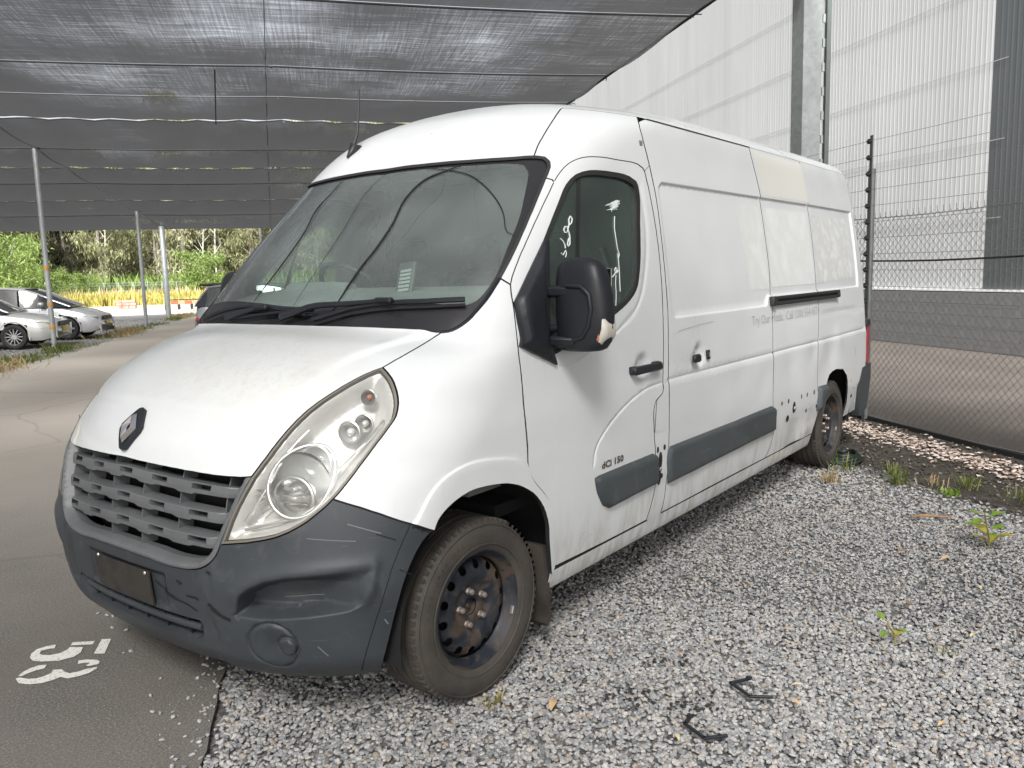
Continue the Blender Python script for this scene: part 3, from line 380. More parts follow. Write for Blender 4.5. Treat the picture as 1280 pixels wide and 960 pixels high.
rub_m=M_('black_rubber',(.022,.022,.024),.55)
gap_m=M_('seam_black',(.012,.012,.013),.9)
dark_m=M_('engine_bay_black',(.008,.008,.009),.8)
chrome_m=M_('chrome',(.78,.78,.80),.10,1)
silver_m=M_('reflector_silver',(.66,.665,.66),.33,.9)
trimcream_m=M_('lamp_bezel',(.72,.72,.705),.38,.45)
frit_m=M_('frit_black',(.022,.021,.024),.24,0,.6)
def glass_mat(name,tint,film=.0,filmc=(.5,.55,.52),boost=1.0,ior=1.5,rg=.02):
    m=bpy.data.materials.new(name); m.use_nodes=True; nt=m.node_tree; nt.nodes.clear()
    o=nt.nodes.new('ShaderNodeOutputMaterial'); tr=nt.nodes.new('ShaderNodeBsdfTransparent'); tr.inputs[0].default_value=(*tint,1)
    gl=nt.nodes.new('ShaderNodeBsdfGlossy'); gl.inputs['Roughness'].default_value=rg; gl.inputs[0].default_value=(.95,.98,.97,1)
    fr=nt.nodes.new('ShaderNodeFresnel'); fr.inputs[0].default_value=ior; mx=nt.nodes.new('ShaderNodeMixShader')
    mu=nt.nodes.new('ShaderNodeMath'); mu.operation='MULTIPLY'; mu.use_clamp=True; mu.inputs[1].default_value=boost
    nt.links.new(fr.outputs[0],mu.inputs[0]); nt.links.new(mu.outputs[0],mx.inputs[0])
    body=tr.outputs[0]
    if film:
        df=nt.nodes.new('ShaderNodeBsdfDiffuse'); df.inputs[0].default_value=(*filmc,1); m2=nt.nodes.new('ShaderNodeMixShader')
        tc=nt.nodes.new('ShaderNodeTexCoord'); nz=nt.nodes.new('ShaderNodeTexNoise'); nz.inputs['Scale'].default_value=3; nz.inputs['Detail'].default_value=6
        rp=nt.nodes.new('ShaderNodeMapRange'); rp.inputs['From Min'].default_value=.3; rp.inputs['From Max'].default_value=.7; rp.inputs['To Min'].default_value=film*.6; rp.inputs['To Max'].default_value=film*1.4
        nt.links.new(tc.outputs['Object'],nz.inputs['Vector']); nt.links.new(nz.outputs[0],rp.inputs[0]); nt.links.new(rp.outputs[0],m2.inputs[0])
        nt.links.new(tr.outputs[0],m2.inputs[1]); nt.links.new(df.outputs[0],m2.inputs[2]); body=m2.outputs[0]
    nt.links.new(body,mx.inputs[1]); nt.links.new(gl.outputs[0],mx.inputs[2]); nt.links.new(mx.outputs[0],o.inputs[0]); return m
wsglass_m=glass_mat('windscreen_glass',(.80,.92,.87),.18,(.50,.58,.55),2.4)  # milky green film: light dust plus painted-in canopy reflections
sideglass_m=glass_mat('side_glass',(.60,.72,.66),.15,(.30,.40,.36),1.5)  # grey-green film partly stands for reflections, painted over the tint
lens_m=glass_mat('lamp_lens',(.98,.98,.965),.05,(.86,.85,.80),.8,1.5,.30)
steel_m=None
# ---- 2d helpers in the (a,v) sheet
def resample(P,step,closed=True):
    P=np.asarray(P,float); Q=np.vstack([P,P[:1]]) if closed else P; out=[]
    for i in range(len(Q)-1):
        d=np.linalg.norm(Q[i+1]-Q[i]); n=max(1,int(math.ceil(d/step)))
        for k in range(n): out.append(Q[i]+(Q[i+1]-Q[i])*k/n)
    if not closed: out.append(Q[-1])
    out=np.array(out)
    keep=[0]
    for i in range(1,len(out)):
        if np.linalg.norm(out[i]-out[keep[-1]])>1e-4: keep.append(i)
    out=out[keep]
    if closed and np.linalg.norm(out[0]-out[-1])<1e-4: out=out[:-1]
    return out
def pdist(P,poly,closed=True):
    P=np.asarray(P,float).reshape(-1,2); A=np.asarray(poly,float); B=np.roll(A,-1,0) if closed else A[1:]
    if not closed: A=A[:-1]
    res=np.full(len(P),1e9)
    lo=np.minimum(A.min(0),B.min(0)); hi=np.maximum(A.max(0),B.max(0))
    for a,b in zip(A,B):
        d=b-a; L2=d@d+1e-12; t=np.clip(((P-a)@d)/L2,0,1); e=P-a-t[:,None]*d; res=np.minimum(res,(e*e).sum(1))
    return np.sqrt(res)
def inside(P,poly):
    P=np.asarray(P,float).reshape(-1,2); A=np.asarray(poly,float); B=np.roll(A,-1,0); c=np.zeros(len(P),bool)
    for (x1,y1),(x2,y2) in zip(A,B):
        if y1==y2: continue
        k=((y1>P[:,1])!=(y2>P[:,1]))&(P[:,0]<(x2-x1)*(P[:,1]-y1)/(y2-y1)+x1); c^=k
    return c
def sdf(P,poly): d=pdist(P,poly); return np.where(inside(P,poly),-d,d)
def sst(x,a,b): t=np.clip((x-a)/(b-a),0,1); return t*t*(3-2*t)
def area(P): x,y=P[:,0],P[:,1]; return .5*np.sum(x*np.roll(y,-1)-np.roll(x,-1)*y)
def inset_poly(P,d):
    if d==0: return P
    s=1 if area(P)>0 else -1; n=len(P); A=np.roll(P,1,0); B=np.roll(P,-1,0)
    u=P-A; v=B-P; u/=np.linalg.norm(u,axis=1)[:,None]+1e-9; v/=np.linalg.norm(v,axis=1)[:,None]+1e-9
    nu=np.stack([-u[:,1],u[:,0]],1)*s; nv=np.stack([-v[:,1],v[:,0]],1)*s; m=nu+nv; L_=np.maximum((m*m).sum(1)/2,.5)
    return P+m/L_[:,None]*d
def mir(P): return [(-a,v) for a,v in P]
def join(*segs):
    out=[]
    for s in segs:
        for p in s:
            if not out or abs(out[-1][0]-p[0])+abs(out[-1][1]-p[1])>2e-3: out.append(tuple(p))
    if abs(out[0][0]-out[-1][0])+abs(out[0][1]-out[-1][1])<2e-3: out.pop()
    return out
def rv(s): return list(s)[::-1]
def xz(pts):
    P=np.array(pts,float); a,v=side_av(P[:,0],P[:,1]); return [tuple(q) for q in np.stack([a,v],1)]
def xzd(pts,step=.06):
    return xz(resample(pts,step,False))
# ---- relief of the sheet metal
REC=[(2.47,2.01),(3.83,2.01),(3.84,2.01),(5.96,2.01),(5.87,1.385),(3.72,1.385),(3.68,1.325),(2.41,1.325),(2.375,1.37),(2.385,1.63),(2.425,1.98)]
HCR=[(0,.915)]+[p for p in AV['hoodcrease'] if p[0]>.03]; HPL=HCR+[(.60,1.45),(0,1.45)]
ARCH=AV['arch_f']
SCOOP=[(.474,.288),(.485,.33),(.50,.365),(.529,.394),(.58,.422),(.64,.436),(.703,.442),(.832,.452),(.935,.455),(.93,.40),(.90,.335),(.85,.318),(.76,.308),(.65,.296),(.55,.286)]
DOORP=AV['door_front']+[(2.6,.16),(2.6,1.6)]
FLARE=[(1.03,.44)]+AV['flare']+[(1.86,.55)]
BSEAM2=AV['bump_seam']
def Dsp(a,v):
    a=np.abs(np.asarray(a,float).ravel()); v=np.asarray(v,float).ravel(); P=S(a,v); x=P[:,0]; z=P[:,2]; av=np.stack([a,v],1); D=np.zeros(len(a))
    side=(a>1.3)
    k=side&(x>2.12)
    if k.any():
        q=np.stack([x[k],z[k]],1); s=sdf(q,REC); D[k]-=.011*(1-sst(s,-.012,.002))
        fx_=sst(x[k],2.25,2.29); D[k]-=fx_*.006*np.exp(-((z[k]-1.03)/.006)**2); D[k]+=sst(x[k],2.12,2.28)*.004*(1-sst(z[k],1.0,1.03))*sst(z[k],.5,.6)
        D[k]-=.022*np.exp(-(((x[k]-2.66)/.055)**2+((z[k]-1.115)/.055)**2)**2)
        xx,zz=x[k],z[k]
        D[k]+=.0022*(np.sin(xx*3.1+zz*4.)*np.sin(zz*7.3+xx*1.7)+.5*np.sin(xx*9+1)*np.sin(zz*11+2))*(1-sst(zz,1.0,1.3))*sst(xx,2.12,2.5)
        for cx,cz,r,h in ((4.1,.93,.16,-.010),(4.55,.97,.10,-.008),(4.95,.90,.16,-.014),(5.15,1.0,.12,.008),(4.75,.80,.14,-.008),(3.2,.95,.10,-.004),(3.05,.8,.12,.003),(3.55,.85,.1,-.004),(4.2,.43,.15,-.012),(4.45,.40,.08,.006)):
            D[k]+=h*np.exp(-((xx-cx)**2+((zz-cz)*1.3)**2)/r**2)
    k=(a>1.0)&(x<1.35)&(z<1.0)
    if k.any():
        q=av[k]; d=pdist(q,FLARE,False); sd=np.where(inside(q,FLARE+[(2.0,.5),(2.0,.0),(1.0,.0),(1.0,.5)]),-d,d); D[k]+=.008*(1-sst(sd,-.006,.006))*(~inside(q,DOORP))*((a[k]>1.22)|(v[k]>np.interp(a[k],[.757,1.214],[.678,.528])-.003))
    k=side&(x>1.1)&(x<2.35)
    if k.any():
        q=av[k]; d=pdist(q,AV['doorcurve'],False); D[k]-=.004*np.exp(-(d/.006)**2)
        dd=inside(q,AV['doorcurve']+[(2.9,.40),(2.9,.88)]); 
        d=pdist(q,AV['winpress'],False); D[k]-=.0035*np.exp(-(d/.014)**2)
        D[k]-=.024*np.exp(-(((x[k]-2.04)/.062)**2+((z[k]-1.115)/.058)**2)**2)
    k=(a<1.0)&(v>.72)&(v<1.46)
    if k.any():
        s=sdf(av[k],HPL+[(-.2,1.45),(-.2,.915)]); D[k]+=.010*(1-sst(s,-.03,.015))
        D[k]+=.004*np.exp(-((s+.012)/.018)**2)
    k=(v<.60)&(a<1.25)
    if k.any():
        q=av[k]; aa=a[k]; vv=v[k]; s=sdf(q,SCOOP); w=1-sst(aa,.70,.93)
        edge=.012+.033*sst(vv,.32,.42)
        D[k]-=(.080*w+.006)*(1-sst(s,-edge,.004)) 
        D[k]+=.010*np.exp(-((s-.012)/.022)**2)*sst(vv,.30,.38)
        c=sst(aa+.25*(np.abs(vv-.20)-.1),.36,.40); D[k]-=.010*(1-c)*(vv<.45)
        D[k]-=.006*np.exp(-((aa-.395+.0*vv)/.008)**2)*(vv<.43)
        pr=sdf(q,[(-.3,.25),(.215,.25),(.215,.385),(-.3,.385)]); D[k]-=.006*(1-sst(pr,-.006,0))
        r=np.sqrt((aa-.585)**2+((vv-.19)/1.107)**2); D[k]-=.006*np.exp(-((r-.078)/.004)**2)+.014*(1-sst(r,.0,.075))
        r2=np.sqrt((aa-.632)**2+((vv-.197))**2); D[k]-=.004*np.exp(-((r2-.032)/.003)**2); D[k]+=.010*(1-sst(r2,.028,.034))
    return D
def SN(a,v,disp=True,off=0.,h=1.5e-3):
    a=np.asarray(a,float); v=np.clip(np.asarray(v,float),0,VMAX)
    def E(a_,v_):
        P=S(a_,v_); 
        return P
    va=np.clip(v,h,VMAX-h)
    Pu=E(a+h,v)-E(a-h,v); Pv=E(a,va+h)-E(a,va-h); N0=np.cross(Pu,Pv); N0/=np.linalg.norm(N0,axis=1)[:,None]+1e-12
    P=E(a,v)
    if disp:
        D=Dsp(a,v); P=P+N0*(D+off)[:,None]
        Du=(Dsp(a+h,v)-Dsp(a-h,v)); Dv=(Dsp(a,va+h)-Dsp(a,va-h))
        Pu2=Pu+N0*Du[:,None]; Pv2=Pv+N0*Dv[:,None]; N=np.cross(Pu2,Pv2); N/=np.linalg.norm(N,axis=1)[:,None]+1e-12
    else: P=P+N0*off; N=N0
    return P,N0,N
def finish(name,V,F,LN,mt,parent,mirror,nf=None):
    out=[]
    for sgn in ((1,-1) if mirror else (1,)):
        v=np.array(V); ln=np.array(LN); f=F
        if sgn<0: v[:,1]*=-1; ln[:,1]*=-1; f=F[:,::-1]; ln=ln.reshape(-1,3,3)[:,::-1].reshape(-1,3)
        me=npmesh(name,v,f,True); me.normals_split_custom_set(ln.tolist()); me.materials.append(mt)
        if nf is not None:
            me.materials.append(gap_m); mi=np.zeros(len(f),np.int32); mi[nf:]=1; me.polygons.foreach_set('material_index',mi)  # white panel edges painted black for the shade inside the gaps
        out.append(mobj(name,me,None,parent if not isinstance(parent,tuple) else parent[0 if sgn>0 else 1]))
    return out if mirror else out[0]
def cdt(poly,holes,pts,lines=()):
    vs=[];es=[]
    for loop in [poly]+list(holes):
        n0=len(vs); vs+= [tuple(p) for p in loop]; es+=[(n0+i,n0+(i+1)%len(loop)) for i in range(len(loop))]
    for ln in lines:
        n0=len(vs); vs+=[tuple(p) for p in ln]; es+=[(n0+i,n0+i+1) for i in range(len(ln)-1)]
    vs+=[tuple(p) for p in pts]
    r=delaunay_2d_cdt([Vector(p) for p in vs],es,[],0,1e-5)
    V2=np.array([(p.x,p.y) for p in r[0]]); F=np.array([f for f in r[2] if len(f)==3],int)
    c=V2[F].mean(1); k=inside(c,poly)
    for h in holes: k&=~inside(c,h)
    F=F[k]; t=V2[F]; ar=(t[:,1,0]-t[:,0,0])*(t[:,2,1]-t[:,0,1])-(t[:,1,1]-t[:,0,1])*(t[:,2,0]-t[:,0,0])
    F[ar<0]=F[ar<0][:,::-1]; F=F[np.abs(ar)>1e-10]
    return V2,F
def panel(name,poly,mt,parent,holes=(),inset=.003,off=0.,depth=.014,grid=.03,step=.02,disp=True,mirror=False,lines=(),rim=True,fn=None):
    P=inset_poly(resample(poly,step),inset); H=[inset_poly(resample(h,step),-inset) for h in holes]
    lo,hi=P.min(0),P.max(0); gx=np.arange(lo[0]+grid/2,hi[0],grid); gy=np.arange(lo[1]+grid/2,hi[1],grid)
    G=np.stack(np.meshgrid(gx,gy,indexing='ij'),-1).reshape(-1,2); G[::2,1]+=grid*.25
    k=inside(G,P)
    for h in H: k&=~inside(G,h)
    G=G[k]; m=pdist(G,P)>grid*.35
    for h in H: m&=pdist(G,h)>grid*.35
    G=G[m]; LN_=[]
    for ln in lines:
        w,c=ln; c=np.asarray(c,float); c=resample(c,.02,False)
        kk=inside(c,P)&(pdist(c,P)>.008)
        for h in H: kk&=~inside(c,h)&(pdist(c,h)>.008)
        G=G[pdist(G,c,False)>w*1.6] if len(G) else G
        t=np.gradient(c,axis=0); t/=np.linalg.norm(t,axis=1)[:,None]+1e-9; n=np.stack([-t[:,1],t[:,0]],1)
        for o in (-w,-w*.5,0,w*.5,w):
            q=(c+n*o)[kk]; q=q[inside(q,P)&(pdist(q,P)>.004)]
            G=np.vstack([G,q]) if len(q) else G
    V2,F=cdt(P,H,G)
    Pn,N0,N=SN(V2[:,0],V2[:,1],disp,off)
    if fn is not None: Pn=fn(V2,Pn,N0)
    if fn is not None:   # recompute normals by faces
        fnm=np.cross(Pn[F[:,1]]-Pn[F[:,0]],Pn[F[:,2]]-Pn[F[:,0]]); N=np.zeros_like(Pn)
        for j in range(3): np.add.at(N,F[:,j],fnm)
        N/=np.linalg.norm(N,axis=1)[:,None]+1e-12
    # orient outward
    fc=np.cross(Pn[F[:,1]]-Pn[F[:,0]],Pn[F[:,2]]-Pn[F[:,0]]); 
    if (fc*N0[F[:,0]]).sum()<0: F=F[:,::-1]; 
    if (fn is not None) and (N*N0).sum()<0: N=-N
    V=[Pn]; FF=[F]; LN=[N[F.ravel()]]; nv=len(Pn)
    if rim and depth>0:
        from collections import Counter
        E=np.vstack([F[:,[0,1]],F[:,[1,2]],F[:,[2,0]]]); key=np.sort(E,1); u,idx,cnt=np.unique(key,axis=0,return_index=True,return_counts=True); E=E[idx[cnt==1]]
        a,b=E[:,0],E[:,1]; A,B=Pn[a],Pn[b]; Ai,Bi=A-N0[a]*depth,B-N0[b]*depth; k=len(E)
        V+= [A,B,Ai,Bi]; i0=nv+np.arange(k); f1=np.stack([i0,i0+2*k,i0+k],1); f2=np.stack([i0+k,i0+2*k,i0+3*k],1)
        FF+=[f1,f2]; rn=np.cross(B-A,N0[a]); rn/=np.linalg.norm(rn,axis=1)[:,None]+1e-12
        # slightly rounded lip: blend top normals outward
        LN+=[np.repeat(rn,3,0),np.repeat(rn,3,0)]
    return finish(name,np.vstack(V),np.vstack(FF),np.vstack(LN),mt,parent,mirror,len(FF[0]) if (mt in (paint,paint_b) and len(FF)>1) else None)
def strip(name,line,w,off,mt,parent,mirror=False,disp=False):
    """ribbon following a line on the body, w wide, laid off from the surface"""
    c=resample(line,.02,False); t=np.gradient(c,axis=0); t/=np.linalg.norm(t,axis=1)[:,None]+1e-9; n=np.stack([-t[:,1],t[:,0]],1)*w/2
    Q=np.vstack([c-n,c+n]); P,N0,N=SN(Q[:,0],Q[:,1],disp,off); k=len(c); i=np.arange(k-1)
    F=np.vstack([np.stack([i,i+1,i+k],1),np.stack([i+1,i+k+1,i+k],1)])
    return finish(name,P,F,N[F.ravel()],mt,parent,mirror)
def surfpts(line,off,disp=False):
    c=np.asarray(line,float); P,N0,N=SN(c[:,0],c[:,1],disp,off); return [Vector(p) for p in P]
# ---------------------------------------------------------------- the van
van=empty('cargo_van',(3.1,0,0),0,'white high-roof cargo van with dark plastic bumper parked half on the gravel','van')
def frame(a,v,off=0.,rz=0.,side=1):
    P,N0,N=SN([a],[v],False,off); P2,_,_=SN([a+.01],[v],False,off); n=Vector(N0[0]); x=(Vector(P2[0])-Vector(P[0])); x=(x-n*x.dot(n)).normalized(); y=n.cross(x)
    M=Matrix(((x.x,y.x,n.x,P[0][0]),(x.y,y.y,n.y,P[0][1]),(x.z,y.z,n.z,P[0][2]),(0,0,0,1)))
    if y.z<0: M=M@Matrix.Rotation(math.pi,4,'X')@Matrix.Identity(4)
    return M@Matrix.Rotation(rz,4,'Z')
def ip(seg,cond): return [p for p in seg if cond(p)]
def pillow(poly,h,w,mode=0):
    def f(V2,P,N0):
        d=pdist(V2,poly); return P+N0*(h*(1-(1-np.clip(d/w,0,1))**2))[:,None]
    return f
A_=AV
ws_top=[p for p in A_['ws_top'] if p[0]>=.0]; ws_top=[(0,ws_top[0][1])]+ws_top
i_hl=min(range(len(A_['hl_out'])),key=lambda i:abs(A_['hl_out'][i][0]-.757)+abs(A_['hl_out'][i][1]-.678))
hlA=A_['hl_out'][:i_hl+1]; hlB=A_['hl_out'][i_hl:]
hood_front=[p for p in A_['hood_front'] if p[0]>0]+[(0,.7425)]
hood_rear=[p for p in A_['hood_rear'] if p[0]>0]+[(0,1.3635)]
frame_out=[p for p in A_['frame_out'] if p[0]>0]+[(0,.431)]
# bonnet
half=join(hood_front[::-1],rv(A_['hl_in'])[:0] or [p for p in A_['hl_in'] if p[1]>=.738],A_['hood_side'],hood_rear)
hood=join(half,rv(mir(half)))
bonnet=panel('bonnet',hood,paint_b,van,grid=.025,depth=.02,lines=[(.02,HCR),(.02,mir(HCR))])
# wings
fender=join(hlA,A_['bump_top'],A_['arch_f'],rv(A_['door_front']),rv(A_['strut']),rv(A_['fend_cowl']),rv(A_['hood_side']))
fl=resample(ARCH,.02,False)
wings=panel('wing',fender,paint,van,grid=.022,mirror=True,lines=[(.006,FLARE)],depth=.02)
# windscreen pillars, roof corner, roof
ap=A_['apil']; k1=min(range(len(ap)),key=lambda i:abs(ap[i][1]-2.106)+(1 if ap[i][0]>.83 else 0))
pil=join(A_['strut'],ap[:k1+1],rv(A_['strut_top']),A_['ws_out'])
panel('windscreen_pillar',pil,paint,van,mirror=True)
wsc=[p for p in ws_top if p[0]>=.667]
bse=A_['bseam']; bhi=[p for p in bse if p[1]>2.289]; blo=[p for p in bse if p[1]<=2.289]
cap=join([A_['roofseam'][0]],wsc,A_['strut_top'],ap[k1:],[(1.511,2.289)],rv(bhi),[(.78,2.675),(.598,2.65)],rv(A_['roofseam']))
panel('roof_corner',cap,paint,van,mirror=True,lines=[])
GZ=2.325
def sp(x,z): a,v=side_av(np.array([x]),np.array([z])); return (float(a[0]),float(v[0]))
gv=sp(3,GZ)[1]
def arear(v,x=6.10): return float(LA+x-(pchip(VK,R_[:,2],np.array([v]))+pchip(VK,R_[:,3],np.array([v])))[0])
XB=6.10
rear_up=[(arear(v,XB),v) for v in np.linspace(gv,VMAX,12)]
topf=[p for p in ws_top if p[0]<=.667]
halfr=join(topf,A_['roofseam'],[(.598,2.65),(.78,2.675),(.966,2.7)],xz([(2.5,GZ+.004)]),xzd([(2.6,GZ),(XB,GZ)],.2),rear_up)
roofp=join(halfr,rv(mir(halfr)))
panel('roof',roofp,paint,van,grid=.05,step=.03)
# front doors
dpoly=join(ap,A_['door_rear'],A_['door_bot'],rv(A_['door_front']))
doors=panel('front_door',dpoly,paint,van,holes=[A_['win_out']],mirror=True,grid=.022,lines=[(.008,A_['doorcurve']),(.016,A_['winpress'])])
DP=(doors[0],doors[1])
wo=inset_poly(resample(A_['win_out'],.015),.026)
fr_=panel('window_frame',A_['win_out'],rub_m,DP,holes=[wo],inset=-.001,off=.001,depth=.03,mirror=True,disp=False,grid=.02,step=.015)
gl_=panel('window',wo,sideglass_m,DP,inset=-.004,off=-.010,rim=False,mirror=True,disp=False,grid=.05)
strip('window_bar',[p for p in A_['win_bar']],.022,-.006,rub_m,DP,True)
bp=join(ap[-1:],A_['door_rear'],[(2.83,.115)],rv(blo),[(1.511,2.289)])
pill=panel('door_pillar',bp,paint,van,mirror=True)
panel('fuel_flap',A_['flap'],paint,van,off=.0035,depth=.01,grid=.05,disp=False)
# cargo sides
GUT=xzd([(2.455,GZ),(3.83,GZ)],.1); GUT2=xzd([(3.83,GZ),(4.79,GZ)],.1); GUT3=xzd([(4.79,GZ),(XB,GZ)],.1)
BOT=.355
CR=lambda x0,x1:(.012,xzd([(x0,1.03),(x1,1.03)]))
RL=(.012,xz(resample(REC+[REC[0]],.05,False)))
bs2=[p for p in bse if p[1]<gv-.01]
sdp=join(bs2,xzd([(2.25,BOT),(3.69,BOT)],.1),rv(A_['sd_rear']),rv(GUT))
slide=panel('sliding_door',sdp,paint,van,mirror=True,grid=.035,lines=[CR(2.2,3.9),RL])
mid=join(A_['sd_rear'],xzd([(3.69,BOT),(4.62,BOT)],.1),rv(A_['arch_r2']),rv(A_['q_seam']),rv(GUT2))
midp=panel('side_panel',mid,paint,van,mirror=True,grid=.03,lines=[CR(3.6,4.9),RL,(.006,xzd([(3.78,.688),(4.62,.688)])),(.008,xzd([(3.78,.515),(4.66,.515)]))])
qr=join(A_['q_seam'],A_['arch_r'],xzd([(5.52,.345),(XB,.345)],.1),[(arear(v,XB),v) for v in np.linspace(sp(5,.345)[1],gv,30)],rv(GUT3))
quar=panel('rear_quarter',qr,paint,van,mirror=True,grid=.03,lines=[CR(4.5,5.9),RL])
panel('sill',join(xzd([(1.27,.262),(4.62,.262)],.2),xzd([(4.62,.352),(1.27,.352)],.2)),paint,van,mirror=True,grid=.06,disp=False)
# dark backing behind the seams
for nm in ('hood_side','bump_top','strut','door_front','apil','door_rear','door_bot','bseam','sd_rear','q_seam','roofseam'):
    strip('gap_shade_strip',A_[nm],.011,-.0035,gap_m,van,True,disp=True)
strip('gap_shade_strip',GUT+GUT2[1:]+GUT3[1:],.012,-.003,gap_m,van,True,disp=True); strip('gap_shade_strip',xzd([(1.3,.354),(4.6,.354)],.2),.010,-.003,gap_m,van,True)
strip('roof_gutter',[p for p in GUT],.015,.004,rub_m,van,True)
# rear end
RV=np.linspace(0.02,VMAX-.01,40); ring=[]
for v in RV: ring.append(S(arear(v,XB),v))
pts=[tuple(p) for p in ring]+[(p[0],-p[1],p[2]) for p in ring[::-1]]
for sg in (1,-1):
    mb=MB(); h=[(p[0]+.004,sg*p[1]*.985,p[2]) for p in ring]; hp=h+[(h[0][0],-sg*.006,h[-1][2]),(h[0][0],-sg*.006,h[0][2])]
    hp2=[(x+.03,y*.97-sg*.012,.03*1.2+z*.97) for x,y,z in hp]; n=len(hp)
    mb.add(hp+hp2,[tuple(range(n,2*n))]+[(i,(i+1)%n,(i+1)%n+n,i+n) for i in range(n)]); rd=mb.build('rear_door',paint,van)
    MB().box((XB+.05,-sg*.08,1.1),(.03,.03,.18),bev=.006).build('handle',black_m,rd)
# windscreen
wt=join(ws_top,A_['ws_out'],rv(A_['fend_cowl']),hood_rear); wtrim=join(wt,rv(mir(wt)))
wi=join([p for p in A_['ws_in_top'] if p[0]>=0],A_['ws_in']); wi=[(0,2.178)]+wi+[(0,1.483)]; wi=join(wi,rv(mir(wi)))
panel('windscreen_surround',wtrim,frit_m,van,holes=[wi],inset=.003,off=-.006,disp=False,grid=.04)
windscreen=panel('windscreen',wi,wsglass_m,van,inset=-.004,off=-.008,rim=False,disp=False,grid=.06)
strip('windscreen_rubber',ws_top+A_['ws_out'][1:],.016,.001,rub_m,van,True)
for s in (1,-1):
    MB().tube([Vector((p.x,s*p.y,p.z)) for p in surfpts(A_['fend_cowl'],-.006)],.010,6).build('cowl_edge',black_m,van,smooth=40)
# dark lines that run over the windscreen (reflections of canopy wires, added as thin tubes)
for nm,r in (('wire_reflection1',.0046),('wire_reflection2',.0022),('wire_reflection3',.0028),('wire_reflection4',.0012)):
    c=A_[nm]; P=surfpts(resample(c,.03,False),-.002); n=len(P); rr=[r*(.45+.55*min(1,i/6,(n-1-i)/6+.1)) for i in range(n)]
    tag(MB().tube(P,rr,6).build('wire_reflection',gap_m,windscreen,smooth=60),'dark line curving across the glass')
# headlights
hlp=join(A_['hl_in'],A_['hl_out']); hlr=resample(hlp,.012); h_in=inset_poly(hlr,.011)
seal_m=M_('lamp_seal',(.17,.155,.13),.5)
lens=panel('headlight',h_in,lens_m,van,inset=0,off=.002,rim=False,disp=False,mirror=True,grid=.03)
LP=(lens[0],lens[1])
panel('lamp_seal',hlp,seal_m,LP,holes=[h_in],inset=.002,off=.001,depth=.03,disp=False,mirror=True,grid=.02,step=.012)
def bowl(V2,P,N0):
    d=pdist(V2,h_in); return P-N0*(.012+.060*sst(d,0,.05))[:,None]
panel('lamp_housing',h_in,trimcream_m,LP,inset=.0,off=0,rim=False,disp=False,mirror=True,grid=.012,fn=bowl)
amber_m=M_('amber_bulb',(.50,.17,.09),.35); bulb_m=M_('clear_bulb',(.75,.76,.74),.1,.3)
def lampbowl(a,v,r,dep,kind,off=-.012,tilt=(-.90,-.40,.05)):
    P,N0,_=SN([a],[v],False,off); c=Vector(P[0]); 
    for k,s in enumerate((1,-1)):
        d=Vector((tilt[0],tilt[1]*s,tilt[2])).normalized(); o=Vector((c.x,c.y*s,c.z)); M=axisM(o,d)
        rf=MB(); pr=[(r*1.10,-.004),(r*1.10,.004),(r,.006)]+[(r*math.sqrt(max(0,1-u)),-dep*u) for u in np.linspace(.05,1,9)]
        rf.lathe(pr,M,36); q=rf.build('reflector',silver_m,LP[k],smooth=50)
        if kind=='main':
            MB().lathe([(r*.34,-dep*.55),(r*.36,-dep*.2),(r*.30,-dep*.05),(.0001,-dep*.02)],M,20).build('bulb_cap',chrome_m,LP[k],smooth=50)
        elif kind=='proj':
            MB().lathe([(r*.80,-.02),(r*.78,-.004)]+[(r*.78*math.cos(u),.018*math.sin(u)-.004) for u in np.linspace(0,1.57,7)],M,28).build('projector_lens',lens_m,LP[k],smooth=60)
            for ang in (-.5,.1,.6):
                fm=MB(); w=r*.9; fm.box((0,ang*r*.5,-dep*.4),(w*1.4,.004,dep*.7),M@Matrix.Rotation(ang*.8,4,'X')); fm.build('reflector_facet',chrome_m,LP[k])
        else:
            MB().lathe([(.0001,.004)]+[(r*.42*math.sin(u),-.012+.016*math.cos(u)) for u in np.linspace(.2,2.6,7)],M,16).build('bulb',amber_m if kind=='amber' else bulb_m,LP[k],smooth=60)
lampbowl(.635,.685,.064,.05,'proj',-.024)
lampbowl(.668,.800,.048,.045,'main',-.030)
lampbowl(.722,.895,.036,.035,'clear',-.022)
lampbowl(.748,.925,.030,.03,'clear',-.016)
lampbowl(.690,1.035,.026,.03,'amber',-.016)
# fluted side walls of the lamp
for k,s in enumerate((1,)):
    for i in range(17):
        w=2.2+i*.115; a0,v0=.645+.112*math.cos(w)*.9,.735+.120*math.sin(w); a1,v1=.645+.150*math.cos(w)*.9,.735+.150*math.sin(w)
        if sdf([(a1,v1)],h_in)[0]>-.006: continue
        P=surfpts([(a0,v0),(a1,v1)],-.020); MB().tube([Vector((p.x,s*p.y,p.z)) for p in P],[.0035,.0022],5).build('flute',silver_m,LP[k],smooth=60)
    for pts,r_ in (([(.50,.60),(.53,.66),(.56,.74),(.575,.82),(.60,.90)],.006),([(.50,.575),(.58,.60),(.66,.625),(.71,.66)],.005),([(.74,.76),(.775,.82),(.80,.88),(.80,.94)],.006)):
        P=surfpts(resample(pts,.02,False),-.022); MB().tube([Vector((p.x,s*p.y,p.z)) for p in P],r_,6).build('bezel_rib',silver_m,LP[k],smooth=60)
for k,s in enumerate((1,-1)):
    P,N0,_=SN([.645],[.735],False,-.030); c=P[0]; d=Vector((-.90,-.40*s,.05)).normalized(); M=axisM((c[0],c[1]*s,c[2]),d)
    MB().lathe([(.100*math.sqrt(max(0,1-u)),-.045*u) for u in np.linspace(.0,1,10)],M,44).build('reflector_dish',M_('dish_silver',(.55,.56,.56),.28,.9),LP[k],smooth=60)
